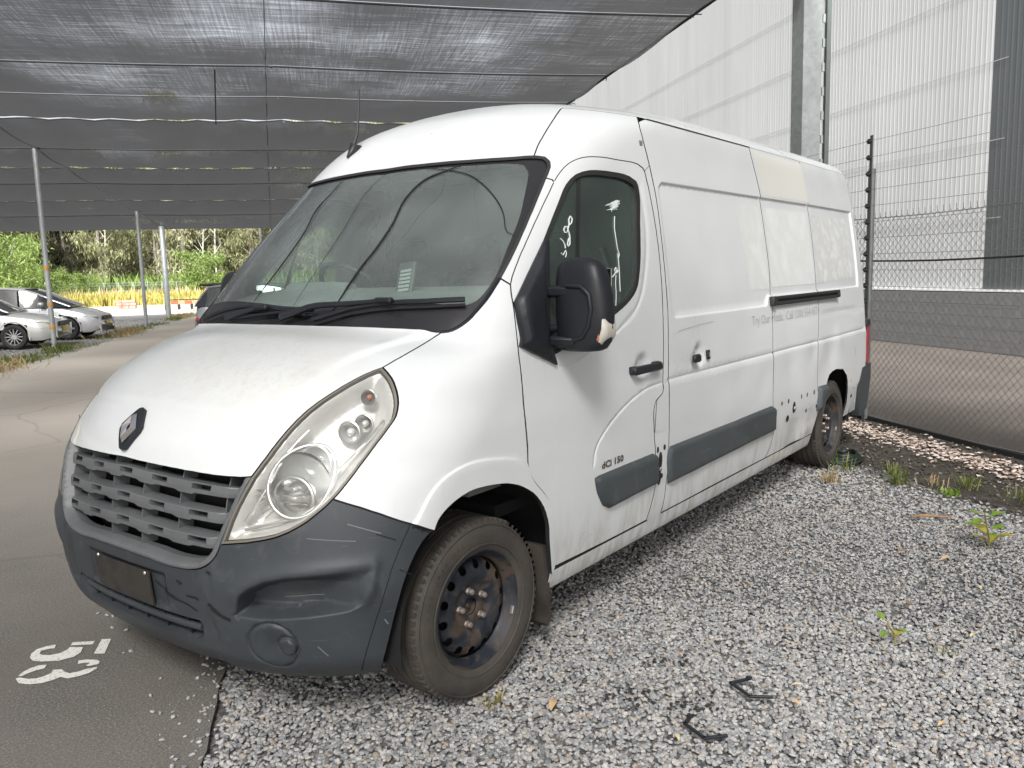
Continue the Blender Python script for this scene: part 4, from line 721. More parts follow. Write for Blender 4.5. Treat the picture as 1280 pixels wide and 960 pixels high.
# big bezel ring round the two main bowls
for k,s in enumerate((1,-1)):
    P=surfpts([(.645+.105*math.cos(w)*.9,.735+.115*math.sin(w)) for w in np.linspace(0,2*math.pi,40)[:-1]],-.020)
    MB().tube([Vector((p.x,s*p.y,p.z)) for p in P],.0075,8,closed=True).build('bezel_ring',silver_m,LP[k],smooth=60)
# bumper
bh=join([(0,.431)],rv(frame_out),rv(hlB),A_['bump_top'],A_['bump_arch'],[(.80,.014),(.5,.006),(0,.003)])
bpoly=join(bh,rv(mir(bh)))
INT=[(-.335,.238),(.335,.238),(.345,.225),(.335,.178),(.30,.162),(-.30,.162),(-.335,.178),(-.345,.225)]
bumper=panel('front_bumper',bpoly,bump_m,van,holes=[INT],grid=.0115,step=.0125,depth=.05,lines=[(.010,SCOOP+SCOOP[:1]),(.010,mir(SCOOP+SCOOP[:1])),(.005,[(.585+.078*math.cos(w),.19+.078*.9*-math.sin(w)*1.23) for w in np.linspace(0,6.283,40)]),(.004,[(.632+.032*math.cos(w),.197+.032*math.sin(w)) for w in np.linspace(0,6.283,24)])])
panel('intake_backing',INT,dark_m,bumper,inset=-.03,off=-.07,rim=False,disp=False,grid=.05)
for dv,r in ((.200,.014),):
    MB().tube(surfpts([(a,dv) for a in np.linspace(-.325,.325,30)],-.030),r,8).build('intake_slat',bump_m,bumper,smooth=60)
for a in np.linspace(-.27,.27,6): MB().box((0,0,-.04),(.006,.07,.03),frame(a,.20)).build('intake_rib',black_m,bumper)
plate_m=mottled('plate_film',(.022,.021,.020),(.045,.041,.037),9,.6,.2,60,c3=(.03,.027,.025))
panel('number_plate_holder',[(-.155,.252),(.155,.252),(.155,.383),(-.155,.383)],plate_m,bumper,off=-.0005,depth=.006,grid=.04,disp=False)
for a,v in ((-.125,.378),(.135,.372)): MB().lathe([(.0001,.004),(.006,.003),(.0075,0)],frame(a,v,.0015),12).build('screw',silver_m,bumper)
for pts,w in (([(1.071,.565),(1.031,.461),(.971,.318),(.896,.159),(.850,.07)],.0045),):
    c=A_['bump_seam']; strip('bumper_seam',c,w,.0012,gap_m,bumper)
    strip('bumper_seam',mir(c),w,.0012,gap_m,bumper)
scuff_m=M_('scuff_black',(.010,.011,.012),.6); scuffl=M_('scuff_pale',(.17,.18,.185),.7)
for pts,w,mt_ in (([(.16,.345),(.20,.325),(.26,.30),(.30,.292),(.335,.275)],.007,scuff_m),([(.20,.318),(.25,.298),(.30,.293),(.32,.280)],.004,scuff_m),([(.385,.315),(.41,.300),(.43,.283),(.46,.272)],.012,scuff_m),([(.39,.300),(.42,.285),(.445,.272)],.005,scuff_m),([(.30,.325),(.335,.325),(.345,.318)],.008,scuff_m),([(.265,.372),(.285,.368),(.275,.36)],.009,scuff_m),([(.60,.33),(.75,.345)],.0025,scuffl),([(.82,.60),(.95,.56)],.003,scuffl),([(.70,.56),(.86,.545)],.0025,scuffl),([(1.06,.43),(1.13,.40)],.003,scuff_m),([(.93,.56),(1.02,.53)],.004,scuff_m),([(.73,.20),(.76,.16)],.004,scuffl),([(.985,.27),(1.0,.25)],.005,scuffl)):
    strip('scuff',pts,w,.0016,mt_,bumper,disp=True)
# grille
gin=[]
fo=[p for p in frame_out]; fo_r=resample(fo,.012,False)
def inner(P,d):
    P=np.asarray(P); t=np.gradient(P,axis=0); t/=np.linalg.norm(t,axis=1)[:,None]+1e-9; n=np.stack([t[:,1],-t[:,0]],1)
    if n[len(n)//2][0]*1<0 and False: n=-n
    Q=P+n*d
    return Q
fi=inner(fo_r,.032)
if abs(fi[-1][1]-.431)<.005 or fi[-1][1]<.431: fi=inner(fo_r,-.032)
fi=fi.copy(); fi[:,0]=np.maximum(fi[:,0],0); fi[0]=(fi[0][0],.736)
gh=[tuple(p) for p in fo_r]; gi=[tuple(p) for p in fi]
gring=join(gh,rv(mir(gh)),mir(gi),rv(gi))
fo_full=gh+rv(mir(gh))
def gfn(V2,P,N0):
    d=pdist(V2,fo_full,False); return P+N0*(.005*np.sin(np.clip(d/.016,0,1)*math.pi*.5)-.045*sst(d,.014,.034))[:,None]
grille=panel('grille',gring,grille_m,van,inset=.002,off=-.002,depth=.03,disp=False,grid=.008,step=.012,fn=gfn)
def slat(v0,amx):
    A=[];hs=[0,.17,-.17,.34,-.34]; hw=.033
    edges=[-amx]+sorted([h+s*hw for h in hs for s in(-1,1)])+[amx]
    A=sorted(set([round(x,4) for e in edges for x in (e-.0015,e+.0015)]+[round(x,4) for x in np.arange(-amx,amx,.02)])); A=[x for x in A if abs(x)<=amx]
    # profile rows: (dv,depth)
    prof=[(-.024,-.060),(-.0232,-.012),(-.0215,-.004),(-.0085,0),(-.008,0),(.008,0),(.0085,0),(.013,-.002),(.019,-.020),(.024,-.055)]
    V2=[];dep=[]
    for a in A:
        hole=any(abs(a-h)<hw for h in hs); near=min(abs(a-h) for h in hs)
        sg=(a*1.0)
        # the lip steps down on the left of every slot
        step=0.006*sst(np.array([min((h-a) if h-a>0 else 1 for h in hs)]),.028,.034)[0]*(1 if min((h-a) if h-a>0 else 1 for h in hs)<.10 else 0)
        for j,(dv,dp) in enumerate(prof):
            q=dp
            if hole and j in (4,5): q=-.040
            if hole and j in (3,6): q=dp-.003
            if hole and j in (7,): q=-.004
            endt=sst(np.array([abs(a)]),amx-.035,amx)[0]
            V2.append((a,v0-.03*abs(a)+dv-(step if j<3 else 0)+endt*.004)); dep.append(q-.018-.03*endt)
    V2=np.array(V2); P,N0,_=SN(V2[:,0],V2[:,1],False,0); P=P+N0*np.array(dep)[:,None]; k=len(prof); n=len(A)
    me=bpy.data.meshes.new('slat'); fs=[];mi=[]
    for i in range(n-1):
        am=(A[i]+A[i+1])/2; hole=any(abs(am-h)<hw for h in hs)
        for j in range(k-1):
            fs.append((i*k+j,(i+1)*k+j,(i+1)*k+j+1,i*k+j+1)); mi.append(1 if (hole and j==4) else 0)
    me.from_pydata([tuple(p) for p in P],[],fs); me.materials.append(grille_m); me.materials.append(gap_m); me.polygons.foreach_set('material_index',mi)
    me.polygons.foreach_set('use_smooth',[True]*len(fs)); me.update(); me.set_sharp_from_angle(angle=math.radians(38))
    return mobj('slat',me,None,grille)
for v0,am in ((.703,.465),(.618,.445),(.533,.415)): slat(v0,am)
gb=join(gh,rv(mir(gh))); panel('radiator_shroud',join(gb,[]),dark_m,grille,inset=-.02,off=-.13,rim=False,disp=False,grid=.05)
for a in (-.425,-.255,-.085,.085,.255,.425):
    for v0 in (.745,.66,.575,.492):
        if abs(a)>.40 and v0<.6: continue
        if abs(a)>.24 and v0<.5: continue
        MB().box((0,0,-.062),(.004,.062,.060),frame(a,v0-.03*abs(a))).build('fin',grille_m,grille)
# emblem on the bonnet nose
bd=[(0,.905),(.016,.900),(.053,.845),(.053,.828),(.016,.768),(0,.763)]; bdp=join(bd,rv(mir(bd)))
badge=panel('emblem',bdp,black_m,bonnet,inset=0,off=.013,depth=.01,disp=False,grid=.02,step=.01)
mb=MB(); Fm=frame(0,.834,.018)
def rh(w,h,z): return [Fm@Vector((0,h,z)),Fm@Vector((w,0,z)),Fm@Vector((0,-h,z)),Fm@Vector((-w,0,z))]
R0=rh(.042,.058,-.004);R1=rh(.028,.042,.012);R2=rh(.010,.022,.001)
fs=[]
for i in range(4): j=(i+1)%4; fs+=[(i,j,j+4,i+4),(i+4,j+4,j+8,i+8)]
mb.add(R0+R1+R2,fs); mb.build('lozenge',chrome_m,bonnet)
# mouldings
def mould(poly,name,parent,h=.020,mirror=True):
    pr=inset_poly(resample(poly,.02),.0); return panel(name,poly,mould_m,parent,inset=0,off=.004,depth=.012,disp=False,grid=.012,step=.015,mirror=mirror,fn=pillow(pr,h,.022))
SDP=(slide[0],slide[1]); MDP=(midp[0],midp[1])
mould(A_['mold_f'],'moulding',DP); mould(A_['mold_s'],'moulding',SDP); mould(A_['mold_r'],'moulding',MDP,.03)
# handles
def handle(x,z,parent,L_=.24,broken=False):
    for k,s in enumerate((1,-1)):
        a,v=sp(x,z); M=frame(a,v,0)
        if s<0: M=Matrix.Scale(-1,4,(0,1,0))@M
        mb=MB()
        if not broken:
            mb.box((0,-.004,.030),(L_,.040,.018),M,bev=.008); mb.box((-L_*.42,-.002,.012),(.04,.038,.03),M,bev=.006); mb.box((L_*.40,-.002,.012),(.045,.042,.034),M,bev=.006)
            mb.build('handle',black_m,parent[k],smooth=40)
        elif s>0:
            mb.box((-.055,-.004,.026),(.075,.042,.024),M,bev=.008); mb.build('broken_handle',black_m,parent[k],smooth=40); MB().box((.125,0,.008),(.03,.05,.014),M,bev=.003).build('handle_socket',black_m,parent[k],smooth=40)
            MB().box((.125,0,.016),(.012,.022,.004),M).build('lock_screw',silver_m,parent[k])
handle(2.03,1.115,DP,.27); handle(2.62,1.110,SDP,.24,True)
# rail of the sliding door
for k,s in enumerate((1,-1)):
    mb=MB(); M=frame(*sp(4.45,1.352),0)
    if s<0: M=Matrix.Scale(-1,4,(0,1,0))@M
    mb.box((0,.018,.012),(1.43,.022,.030),M,bev=.004); mb.box((0,-.018,.010),(1.40,.022,.026),M,bev=.004); mb.box((0,0,.002),(1.40,.05,.010),M); mb.box((-.69,0,.016),(.07,.060,.034),M,bev=.006); mb.box((.69,0,.014),(.05,.055,.028),M,bev=.005)
    mb.build('door_rail',rub_m,(midp[k]),smooth=40)
# holes and clips where trim is missing
clip_m=M_('clip_black',(.015,.013,.012),.8)
def hole(x,z,rx,rz,parent=midp[0],name='clip_hole',mt=clip_m):
    MB().lathe([(.0001,.0015),(1,.0015),(1.15,-.001)],frame(*sp(x,z),.0035)@Matrix.Diagonal((rx,rz,1,1)),12).build(name,mt,parent)
for x,z,rx,rz in ((3.894,.682,.010,.013),(4.02,.68,.011,.015),(4.28,.676,.010,.016),(4.40,.672,.011,.016),(4.555,.670,.012,.017),(4.40,.56,.010,.013),(4.138,.622,.026,.036),(4.021,.562,.022,.02),(4.63,.56,.01,.013)): hole(x,z,rx,rz)
MB().lathe([(.0001,.012),(.012,.010),(.014,0)],frame(*sp(4.145,.615),.004),10).build('bolt',silver_m,midp[0])
for x,z,rx,rz in ((5.60,.66,.012,.02),(5.66,.60,.018,.045),(5.62,.50,.018,.014),(5.72,.64,.012,.016),(5.55,.665,.012,.012)): hole(x,z,rx,rz,quar[0])
for x,z,rx,rz in ((2.185,.640,.017,.040),(2.180,.555,.016,.034),(2.155,.700,.008,.014),(2.225,.700,.010,.013),(2.205,.56,.009,.012)): hole(x,z,rx,rz,pill[0])
MB().lathe([(.0001,.008),(.007,.006),(.009,0)],frame(*sp(2.185,.60),.005),10).build('bolt',silver_m,pill[0])
# scratches and faded sticker ghosts, thin films on the paint
film1=M_('faded_sticker_cream',(.64,.645,.60),.5); film2=mottled('sticker_residue',(.675,.695,.695),(.625,.64,.63),5,.5,c3=(.70,.72,.725),detail=10)
strip_poly=lambda nm,poly,mt,par,off=.0015: panel(nm,poly,mt,par,inset=0,off=off,rim=False,grid=.03,step=.03,fn=None)
cl=lambda p: xzd(p+[p[0]],.05)[:-1]
f1=cl([(3.85,2.305),(4.775,2.305),(4.785,2.025),(3.86,2.025)]); strip_poly('sticker_patch',f1,film1,midp[0],.001)
f2a=cl([(3.42,1.90),(3.46,1.95),(3.79,1.95),(3.77,1.43),(3.45,1.43)]); f2b=cl([(3.86,1.95),(4.72,1.95),(4.68,1.44),(3.82,1.44)]); f2c=cl([(4.82,1.94),(5.78,1.94),(5.82,1.90),(5.80,1.47),(4.76,1.44)])
strip_poly('sticker_residue',f2a,film2,slide[0],.0012); strip_poly('sticker_residue',f2b,film2,midp[0],.0012)
film3=mottled('sticker_residue_dark',(.69,.71,.71),(.54,.55,.54),9,.5,c3=(.68,.695,.69),detail=12); strip_poly('sticker_residue',f2c,film3,quar[0],.0012)
def textmesh(txt,size,extr=0.,align='LEFT',fat=0.):
    cu=bpy.data.curves.new('t','FONT'); cu.body=txt; cu.size=size; cu.extrude=extr; cu.offset=fat; cu.align_x=align; cu.resolution_u=2
    ob=bpy.data.objects.new('t',cu); COL.objects.link(ob); dg=bpy.context.evaluated_depsgraph_get(); me=bpy.data.meshes.new_from_object(ob.evaluated_get(dg)); 
    bpy.data.objects.remove(ob); return me
def text_on(name,txt,x0,z0,w,h,mt,parent,off=.002,extr=0.,fat=0.):
    me=textmesh(txt,1.0,0,'LEFT',fat); co=np.zeros(len(me.vertices)*3); me.vertices.foreach_get('co',co); co=co.reshape(-1,3); W0=co[:,0].max()-co[:,0].min(); 
    u=x0+(co[:,0]-co[:,0].min())/W0*w; zz=z0+co[:,1]/.72*h
    a,v=side_av(u,zz); P,N0,N=SN(a,v,True,off); 
    if extr:
        P=P+N0*(np.where(co[:,2]>0,extr,0))[:,None]
    me.vertices.foreach_set('co',P.astype(np.float32).ravel()); me.update(); me.name=name; me.materials.clear(); me.materials.append(mt)
    return mobj(name,me,None,parent)
ghost=M_('ghost_lettering',(.42,.43,.43),.6); ghost2=M_('ghost_lettering_faint',(.58,.59,.585),.6)
text_on('lettering','Try Our Meals.  Call 1300 554 457 •',3.41,1.222,1.30,.058,ghost,midp[0],.0022)
text_on('lettering','communitymeals.org.au',4.76,1.224,.93,.050,ghost2,quar[0],.0022)
bronze=M_('badge_bronze',(.10,.075,.06),.4,.4)
dc=text_on('engine_badge','dCi 150',1.628,.713,.19,.030,bronze,doors[0],.004,0.,.03)
# marker scribble on the side window
mk=M_('marker_white',(.75,.80,.80),.7)
def scrib(pts,r=.0032,off=-.006): 
    P=surfpts(resample(pts,.012,False),off); MB().tube(P,r,5).build('marker_scribble',mk,doors[0],smooth=60)
scrib(A_['scrib8']); scrib(A_['scrib8b']); scrib(A_['scrib8c']); scrib(A_['scrib1'],.003); scrib(A_['scrib1b'],.0024); scrib(A_['scrib2'],.0026); scrib(A_['drip1'],.0022); scrib(A_['drip2'],.0018)
rr=random.Random(3); sc=(1.405,2.022)
mb=MB()
for i in range(46):
    a0=sc[0]+rr.gauss(0,.012)+rr.random()*.02; v0=sc[1]+rr.gauss(0,.014); th=rr.uniform(2.3,3.4) if i%2 else rr.uniform(0,6.28); ln=rr.uniform(.02,.075) if i%2 else rr.uniform(.008,.03)
    P=surfpts([(a0,v0),(a0+math.cos(th)*ln,v0-abs(math.sin(th))*ln*.9)],-.006); mb.tube(P,[.0026,.0008],4)
mb.build('marker_smear',mk,doors[0])['kind']='stuff'
# scrape on sliding door
scr=M_('scrape_grey',(.30,.31,.31),.7)
strip('scrape',xz([(2.42,1.258),(2.55,1.268),(2.75,1.278),(2.86,1.281)]),.006,.003,scr,slide[0]); strip('scrape',xz([(5.49,.80),(5.50,.765),(5.53,.74)]),.02,.003,scr,quar[0]); strip('scrape',xz([(5.675,.90),(5.678,.80)]),.008,.003,scr,quar[0])
# tail lamps and rear bumper
red_m=M_('tail_lamp_red',(.28,.02,.03),.2,0,.5,.5)
for s in (1,-1):
    mb=MB(); prof=[(5.955,.725),(6.12,.725),(6.13,1.10),(6.0,1.10),(5.985,1.04)]
    def yb(z): return float(W_(np.array([z]))[0])-.035
    y0=yb(.9)+.006
    mb.prism([(6.078,.73),(6.15,.72),(6.155,1.10),(6.085,1.09)],-s*(y0),-s*(y0-.16)); tl=mb.build('tail_lamp',red_m,van)
    MB().box((6.07,-s*(y0+.002),1.075),(.08,.025,.06),bev=.01).build('lamp_cap',black_m,tl)
    mb=MB(); pr=[(5.745,.69),(6.20,.715),(6.21,.60),(6.10,.33),(5.93,.285),(5.86,.30)]
    mb.prism(pr,-s*1.005,-s*.86); mb.build('rear_bumper_corner',bump_m,van)
MB().box((6.16,0,.55),(.12,1.75,.22),bev=.03).build('rear_bumper',bump_m,van)
# ---------------------------------------------------------------- underbody, wheels, mirrors, cab
mb=MB(); mb.box((3.2,0,.50),(5.5,1.06,.34)); mb.box((3.0,0,.40),(3.1,1.84,.10)); mb.box((5.85,0,.45),(.45,1.8,.16)); mb.box((1.0,0,.75),(.10,1.1,1.0)); mb.build('chassis',dark_m,van)
def liner(cx,r,y0,y1,a0,a1):
    for s in (1,-1):
        mb=MB(); n=20; vs=[]
        for i in range(n+1):
            w=a0+(a1-a0)*i/n; vs+=[(cx+r*math.cos(w),-s*y0,.33+r*math.sin(w)),(cx+r*math.cos(w),-s*y1,.33+r*math.sin(w))]
        fs=[(2*i,2*i+1,2*i+3,2*i+2) for i in range(n)]; vs.append((cx,-s*y1,.33)); fs+=[(2*i+1,2*n+2,2*i+3) for i in range(n)]
        mb.add(vs,fs).build('wheel_arch_liner',dark_m,van,smooth=60)
liner(.90,.485,.985,.55,-.05,math.pi+.1); liner(5.19,.44,.985,.55,-.1,math.pi+.1)
# tyres
def tyre_mat():
    m=M_('tyre_rubber',(.045,.040,.036),.75); t=NT(m); co=t.coord(); f=t.noise(co,7,7,.65)
    t.col(t.ramp(f,[(.3,(.030,.029,.028)),(.55,(.060,.052,.044)),(.78,(.085,.071,.057))])); t.bump(t.noise(co,60,4),.25,.002); return m
def rim_mat():
    m=M_('rusty_steel',(.02,.025,.035),.5,0,.4); t=NT(m); co=t.coord(); f=t.noise(co,6,8,.65,.8)
    t.col(t.ramp(f,[(.40,(.012,.015,.022)),(.50,(.022,.025,.032)),(.56,(.065,.048,.038)),(.75,(.10,.072,.056))])); t.rough(t.ramp(f,[(.4,.35),(.55,.7)])); t.bump(f,.3,.002); return m
tyre_m=tyre_mat(); rim_m=rim_mat(); nut_m=mottled('wheel_nut_metal',(.36,.32,.29),(.24,.19,.16),60,.45,metal=.5)
WM_van=WM[van]
def make_wheel(world):
    w=bpy.data.objects.new('wheel',None); w.empty_display_size=.1; link(w,van,Matrix.Identity(4))
    X=Matrix(((1,0,0,0),(0,0,-1,0),(0,1,0,0),(0,0,0,1)))      # local z -> -y (outwards on the near side)
    R=.342
    pr=[(.222,-.105),(.235,-.112),(.262,-.118),(.30,-.116),(.325,-.105),(.337,-.092)]
    tr=[]
    # tread with four grooves
    yy=-.092
    for g in (-.060,-.022,.022,.060):
        tr+=[(R-.0005-abs(g)*.02,g-.006),(R-.010,g-.005),(R-.010,g+.005),(R-.0005-abs(g)*.02,g+.006)]
    prof=pr+tr+[(r,-h) for r,h in pr[::-1]]
    mb=MB().lathe(prof,X,120); t=mb.build('tyre',tyre_m,w,smooth=28)
    # raised rings, tread blocks and sidewall ribs
    mb=MB()
    for r,h in ((.318,.1115),(.246,.1165)): mb.lathe([(r-.004,h-.003),(r-.002,h+.0015),(r+.002,h+.0015),(r+.004,h-.003)],X,96)
    mb.build('sidewall_ring',tyre_m,w,smooth=40)
    mb=MB()
    for i in range(84):
        M=X@Matrix.Rotation(i/72*2*math.pi,4,'Z')
        for h,dh in ((.090,.026),(-.090,.026)): mb.box((.3305,0,h),(.0215,.0135,dh),M@Matrix.Translation((0,0,0)))
    mb.build('shoulder_block',tyre_m,w)['kind']='stuff'
    mb=MB(); q=random.Random(4)
    for base,n,rr_ in ((1.9,13,.286),(-1.2,9,.286),(.2,7,.262)):
        for i in range(n):
            if q.random()<.12: continue
            M=X@Matrix.Rotation(base+i*.085,4,'Z'); mb.box((rr_,0,.1172),(.018,.0035,.002),M); mb.box((rr_+q.choice((-.006,0,.006)),.006,.1172),(.0035,.012,.002),M)
    mb.build('sidewall_lettering',tyre_m,w)['kind']='stuff'
    # rim barrel + flange
    rb=[(.198,-.10),(.205,-.02),(.200,.03),(.190,.060),(.200,.082),(.211,.090),(.214,.101),(.219,.106),(.224,.104),(.226,.096)]
    rim=MB().lathe(rb,X,72).build('rim',rim_m,w,smooth=40)
    # disc with vent holes
    def ring(r,n,c=(0,0)): return [(c[0]+r*math.cos(i/n*2*math.pi),c[1]+r*math.sin(i/n*2*math.pi)) for i in range(n)]
    holes=[ring(.0165,16,(.163*math.cos(k),.163*math.sin(k))) for k in [i/14*2*math.pi+.1 for i in range(14)]]
    pts=[]
    for r in (.176,.182,.187,.138,.125,.112,.100,.090,.080,.070,.060,.050,.042): pts+=ring(r,60)
    pts=[p for p in pts if all(math.hypot(p[0]-h_[0],p[1]-h_[1])>.021 for h_ in [(.163*math.cos(k),.163*math.sin(k)) for k in [i/14*2*math.pi+.1 for i in range(14)]])]
    V2,F=cdt(np.array(ring(.192,72)),[np.array(h) for h in holes]+[np.array(ring(.034,36))],pts)
    def hz(r): return np.interp(r,[0,.034,.040,.055,.085,.095,.125,.148,.172,.184,.192],[.056,.056,.060,.060,.058,.068,.078,.078,.070,.050,.030])
    r=np.hypot(V2[:,0],V2[:,1]); V3=np.stack([V2[:,0],V2[:,1],hz(r)],1); V3=(np.array(X.to_3x3())@V3.T).T
    me=npmesh('disc',V3,F,True); me.set_sharp_from_angle(angle=math.radians(50)); me.materials.append(rim_m); mobj('disc',me,None,w)
    mb=MB(); mb.lathe([(.0001,.020),(.19,.016)],X,24); mb.build('brake_backing',dark_m,w)
    MB().lathe([(.034,.052),(.034,.038),(.026,.036),(.024,.042),(.010,.043),(.009,.049),(.0001,.050)],X,28).build('hub',rim_m,w,smooth=40)
    for i in range(5):
        a=i/5*2*math.pi+.5; M=X@Matrix.Translation((.065*math.cos(a),.065*math.sin(a),.058)); MB().lathe([(.0135,0),(.0135,.006),(.0115,.008),(.0112,.022),(.0095,.027),(.0001,.028)],M,6).build('wheel_nut',nut_m,w)
    M=X@Matrix.Rotation(-.35,4,'Z'); MB().box((.209,0,.095),(.010,.034,.016),M,bev=.003).build('balance_weight',nut_m,w)
    return w
w0=make_wheel(None)
def place(w,x,y,flip,steer=0):
    Mx=Matrix.Translation((x,y,.337))@Matrix.Rotation(steer+(math.pi if flip else 0),4,'Z')
    w.matrix_basis=Mx
    return Mx
# the children were linked at identity, so moving the wheel moves them
wheels=[w0]
for i in range(3):
    c=w0.copy(); COL.objects.link(c); c.parent=van; c.matrix_parent_inverse=WM[van].inverted()
    for ch in list(w0.children):
        d=ch.copy(); COL.objects.link(d); d.parent=c; d.matrix_parent_inverse=Matrix.Identity(4)
    wheels.append(c)
for ch in w0.children: ch.matrix_parent_inverse=Matrix.Identity(4)
place(wheels[0],.842,-.872,False,-.04); place(wheels[1],.842,.872,True,-.04); place(wheels[2],5.160,-.865,False); place(wheels[3],5.160,.865,True)
# mud flaps
for s in (1,-1):
    mb=MB(); mb.prism([(1.235,.47),(1.275,.46),(1.285,.13),(1.262,.115),(1.250,.13)],-s*.985,-s*.76); mb.build('mud_flap',mottled('flap_rubber',(.035,.03,.026),(.07,.06,.05),8,.7,.3,40),van)
# wing mirrors
def mbfn(V2,P,N0):
    pr=resample(A_['mir_base'],.02); d=pdist(V2,pr); return P+N0*(.012+.020*sst(d,0,.05))[:,None]
mbase=panel('mirror_mount',A_['mir_base'],black_m,DP,inset=0,off=.002,depth=.02,disp=False,grid=.015,step=.015,mirror=True,fn=mbfn)
def MT(x,y,z,s): return (x+.115,s*((s*y+2.873)*1.044-2.873),(z-1.5686)*1.044+1.5686)
for k,s in enumerate((1,-1)):
    Yc=lambda y: y*s
    # shell, stacked rounded sections seen from above
    mb=MB(); secs=[]; n=28; cx,cy=1.235,-1.205
    zs=[1.272,1.276,1.285,1.31,1.36,1.42,1.48,1.54,1.585,1.608,1.618,1.622]
    hw=[.055,.085,.098,.108,.114,.116,.113,.106,.095,.078,.055,.02]; yc=[.02,.012,.004,-.004,-.008,-.008,-.004,.002,.008,.010,.012,.012]; dp=[.03,.045,.055,.062,.070,.074,.074,.070,.060,.048,.032,.012]
    for z,h,c,d in zip(zs,hw,yc,dp):
        row=[]
        for j in range(n):
            w=2*math.pi*j/n; ex=2/3.2; cx_=math.copysign(abs(math.cos(w))**ex,math.cos(w)); sx_=math.copysign(abs(math.sin(w))**ex,math.sin(w))
            fx=d*sx_; fx=fx*(1.0 if fx<0 else .55)
            row.append(Vector(MT(cx+fx+.02*(z-1.45),s*(cy+c+h*cx_),z,s)))
        secs.append(row)
    vs=[p for r_ in secs for p in r_]; fs=[(i*n+j,i*n+(j+1)%n,(i+1)*n+(j+1)%n,(i+1)*n+j) for i in range(len(secs)-1) for j in range(n)]; fs+=[tuple(range(n))[::-1],tuple((len(secs)-1)*n+j for j in range(n))]
    mir_o=mb.add(vs,fs).build('wing_mirror',black_m,van,smooth=50)
    # raised arm yoke that wraps the shell
    f=lambda x,y,z:MT(x,s*y,z,s)
    for z0,z1,y1 in ((1.475,1.520,-1.235),(1.288,1.330,-1.20)):
        MB().box(f(1.185,(-.945+y1)/2,(z0+z1)/2),(.045,abs(-.945-y1)*1.04,(z1-z0)*1.04),bev=.012).build('mirror_arm',black_m,mir_o,smooth=40)
    a=MB(); pts=[(1.165,-1.17,1.520),(1.163,-1.235,1.515),(1.163,-1.268,1.485),(1.164,-1.275,1.43),(1.166,-1.262,1.37),(1.17,-1.235,1.33),(1.172,-1.18,1.312)]
    a.tube([f(*p) for p in pts],.010,8); a.build('mirror_yoke',black_m,mir_o,smooth=60)
    a=MB(); a.tube([f(1.20,-1.0,1.36),f(1.195,-1.06,1.352),f(1.20,-1.12,1.362)],[.035,.022,.014],10); a.build('mirror_stay',black_m,mir_o,smooth=60)
    a=MB(); a.tube([f(1.19,-.955,1.49),f(1.19,-.975,1.42),f(1.195,-.985,1.33),f(1.205,-.985,1.27)],[.03,.045,.045,.02],12); a.build('mirror_pivot',black_m,mir_o,smooth=60)
    ind=MB(); o_=[(-1.318,1.412),(-1.328,1.375),(-1.326,1.335),(-1.305,1.302),(-1.262,1.296),(-1.268,1.325),(-1.290,1.372)]; c_=(-1.298,1.35); vs=[]
    for x,sc_ in ((1.180,.72),(1.190,.95),(1.205,1.0),(1.262,.95)): vs+=[Vector(f(x,c_[0]+(y-c_[0])*sc_,c_[1]+(z-c_[1])*sc_)) for y,z in o_]
    n=7; fs=[(i*n+j,i*n+(j+1)%n,(i+1)*n+(j+1)%n,(i+1)*n+j) for i in range(3) for j in range(n)]+[tuple(range(n))[::-1]]
    q=ind.add(vs,fs).build('indicator',M_('indicator_clear',(.60,.57,.52),.18,0,.6),mir_o,smooth=50)
    MB().box(f(1.180,-1.292,1.330),(.006,.016,.026),bev=.002).build('indicator_bulb',amber_m,mir_o)
    MB().box(f(1.285,-1.205,1.45),(.006,.19,.27),bev=.002).build('mirror_glass',chrome_m,mir_o)
# wipers
def wiper(blade,arm,r=1):
    B=surfpts(resample(blade,.03,False),.022); b=MB(); b.tube(B,.0105,6); o=b.build('wiper',black_m,van,smooth=50)
    b=MB(); b.tube([p+Vector((0,0,-.018)) for p in surfpts(resample(blade,.03,False),.018)],.006,5); b.build('wiper_rubber',rub_m,o)
    Ap=surfpts(resample(arm,.03,False),.036); b=MB(); n=len(Ap); b.tube(Ap,[.016-.009*i/n for i in range(n)],8); b.build('wiper_arm',black_m,o,smooth=50)
    m_=B[len(B)*4//9]; 
    j=Ap[-1]; MB().box((j.x-.005,j.y,j.z),(.03,.09,.022),bev=.007).build('wiper_joint',black_m,o)
wiper(A_['wipL'],A_['wipArmL']); wiper(A_['wipR'],A_['wipArmR'])
MB().tube(surfpts([(-.32,1.40),(-.15,1.425),(.0,1.44),(.10,1.425)],.02),.007,6).build('wiper_link',black_m,van,smooth=50)
# aerial
P=surfpts([(-.335,2.330),(-.315,2.385)],.002); b=MB(); c=(P[0]+P[1])/2
b.tube([P[0]+Vector((-.01,0,-.005)),c+Vector((0,0,.022)),P[1]+Vector((.03,0,.0))],[.006,.028,.012],8); an=b.build('aerial',black_m,van,smooth=60)
b=MB(); b.tube([c+Vector((0,0,.03)),c+Vector((.03,-.002,.10)),c+Vector((.10,.045,.33))],[.009,.006,.004],6); b.build('aerial_rod',black_m,an)
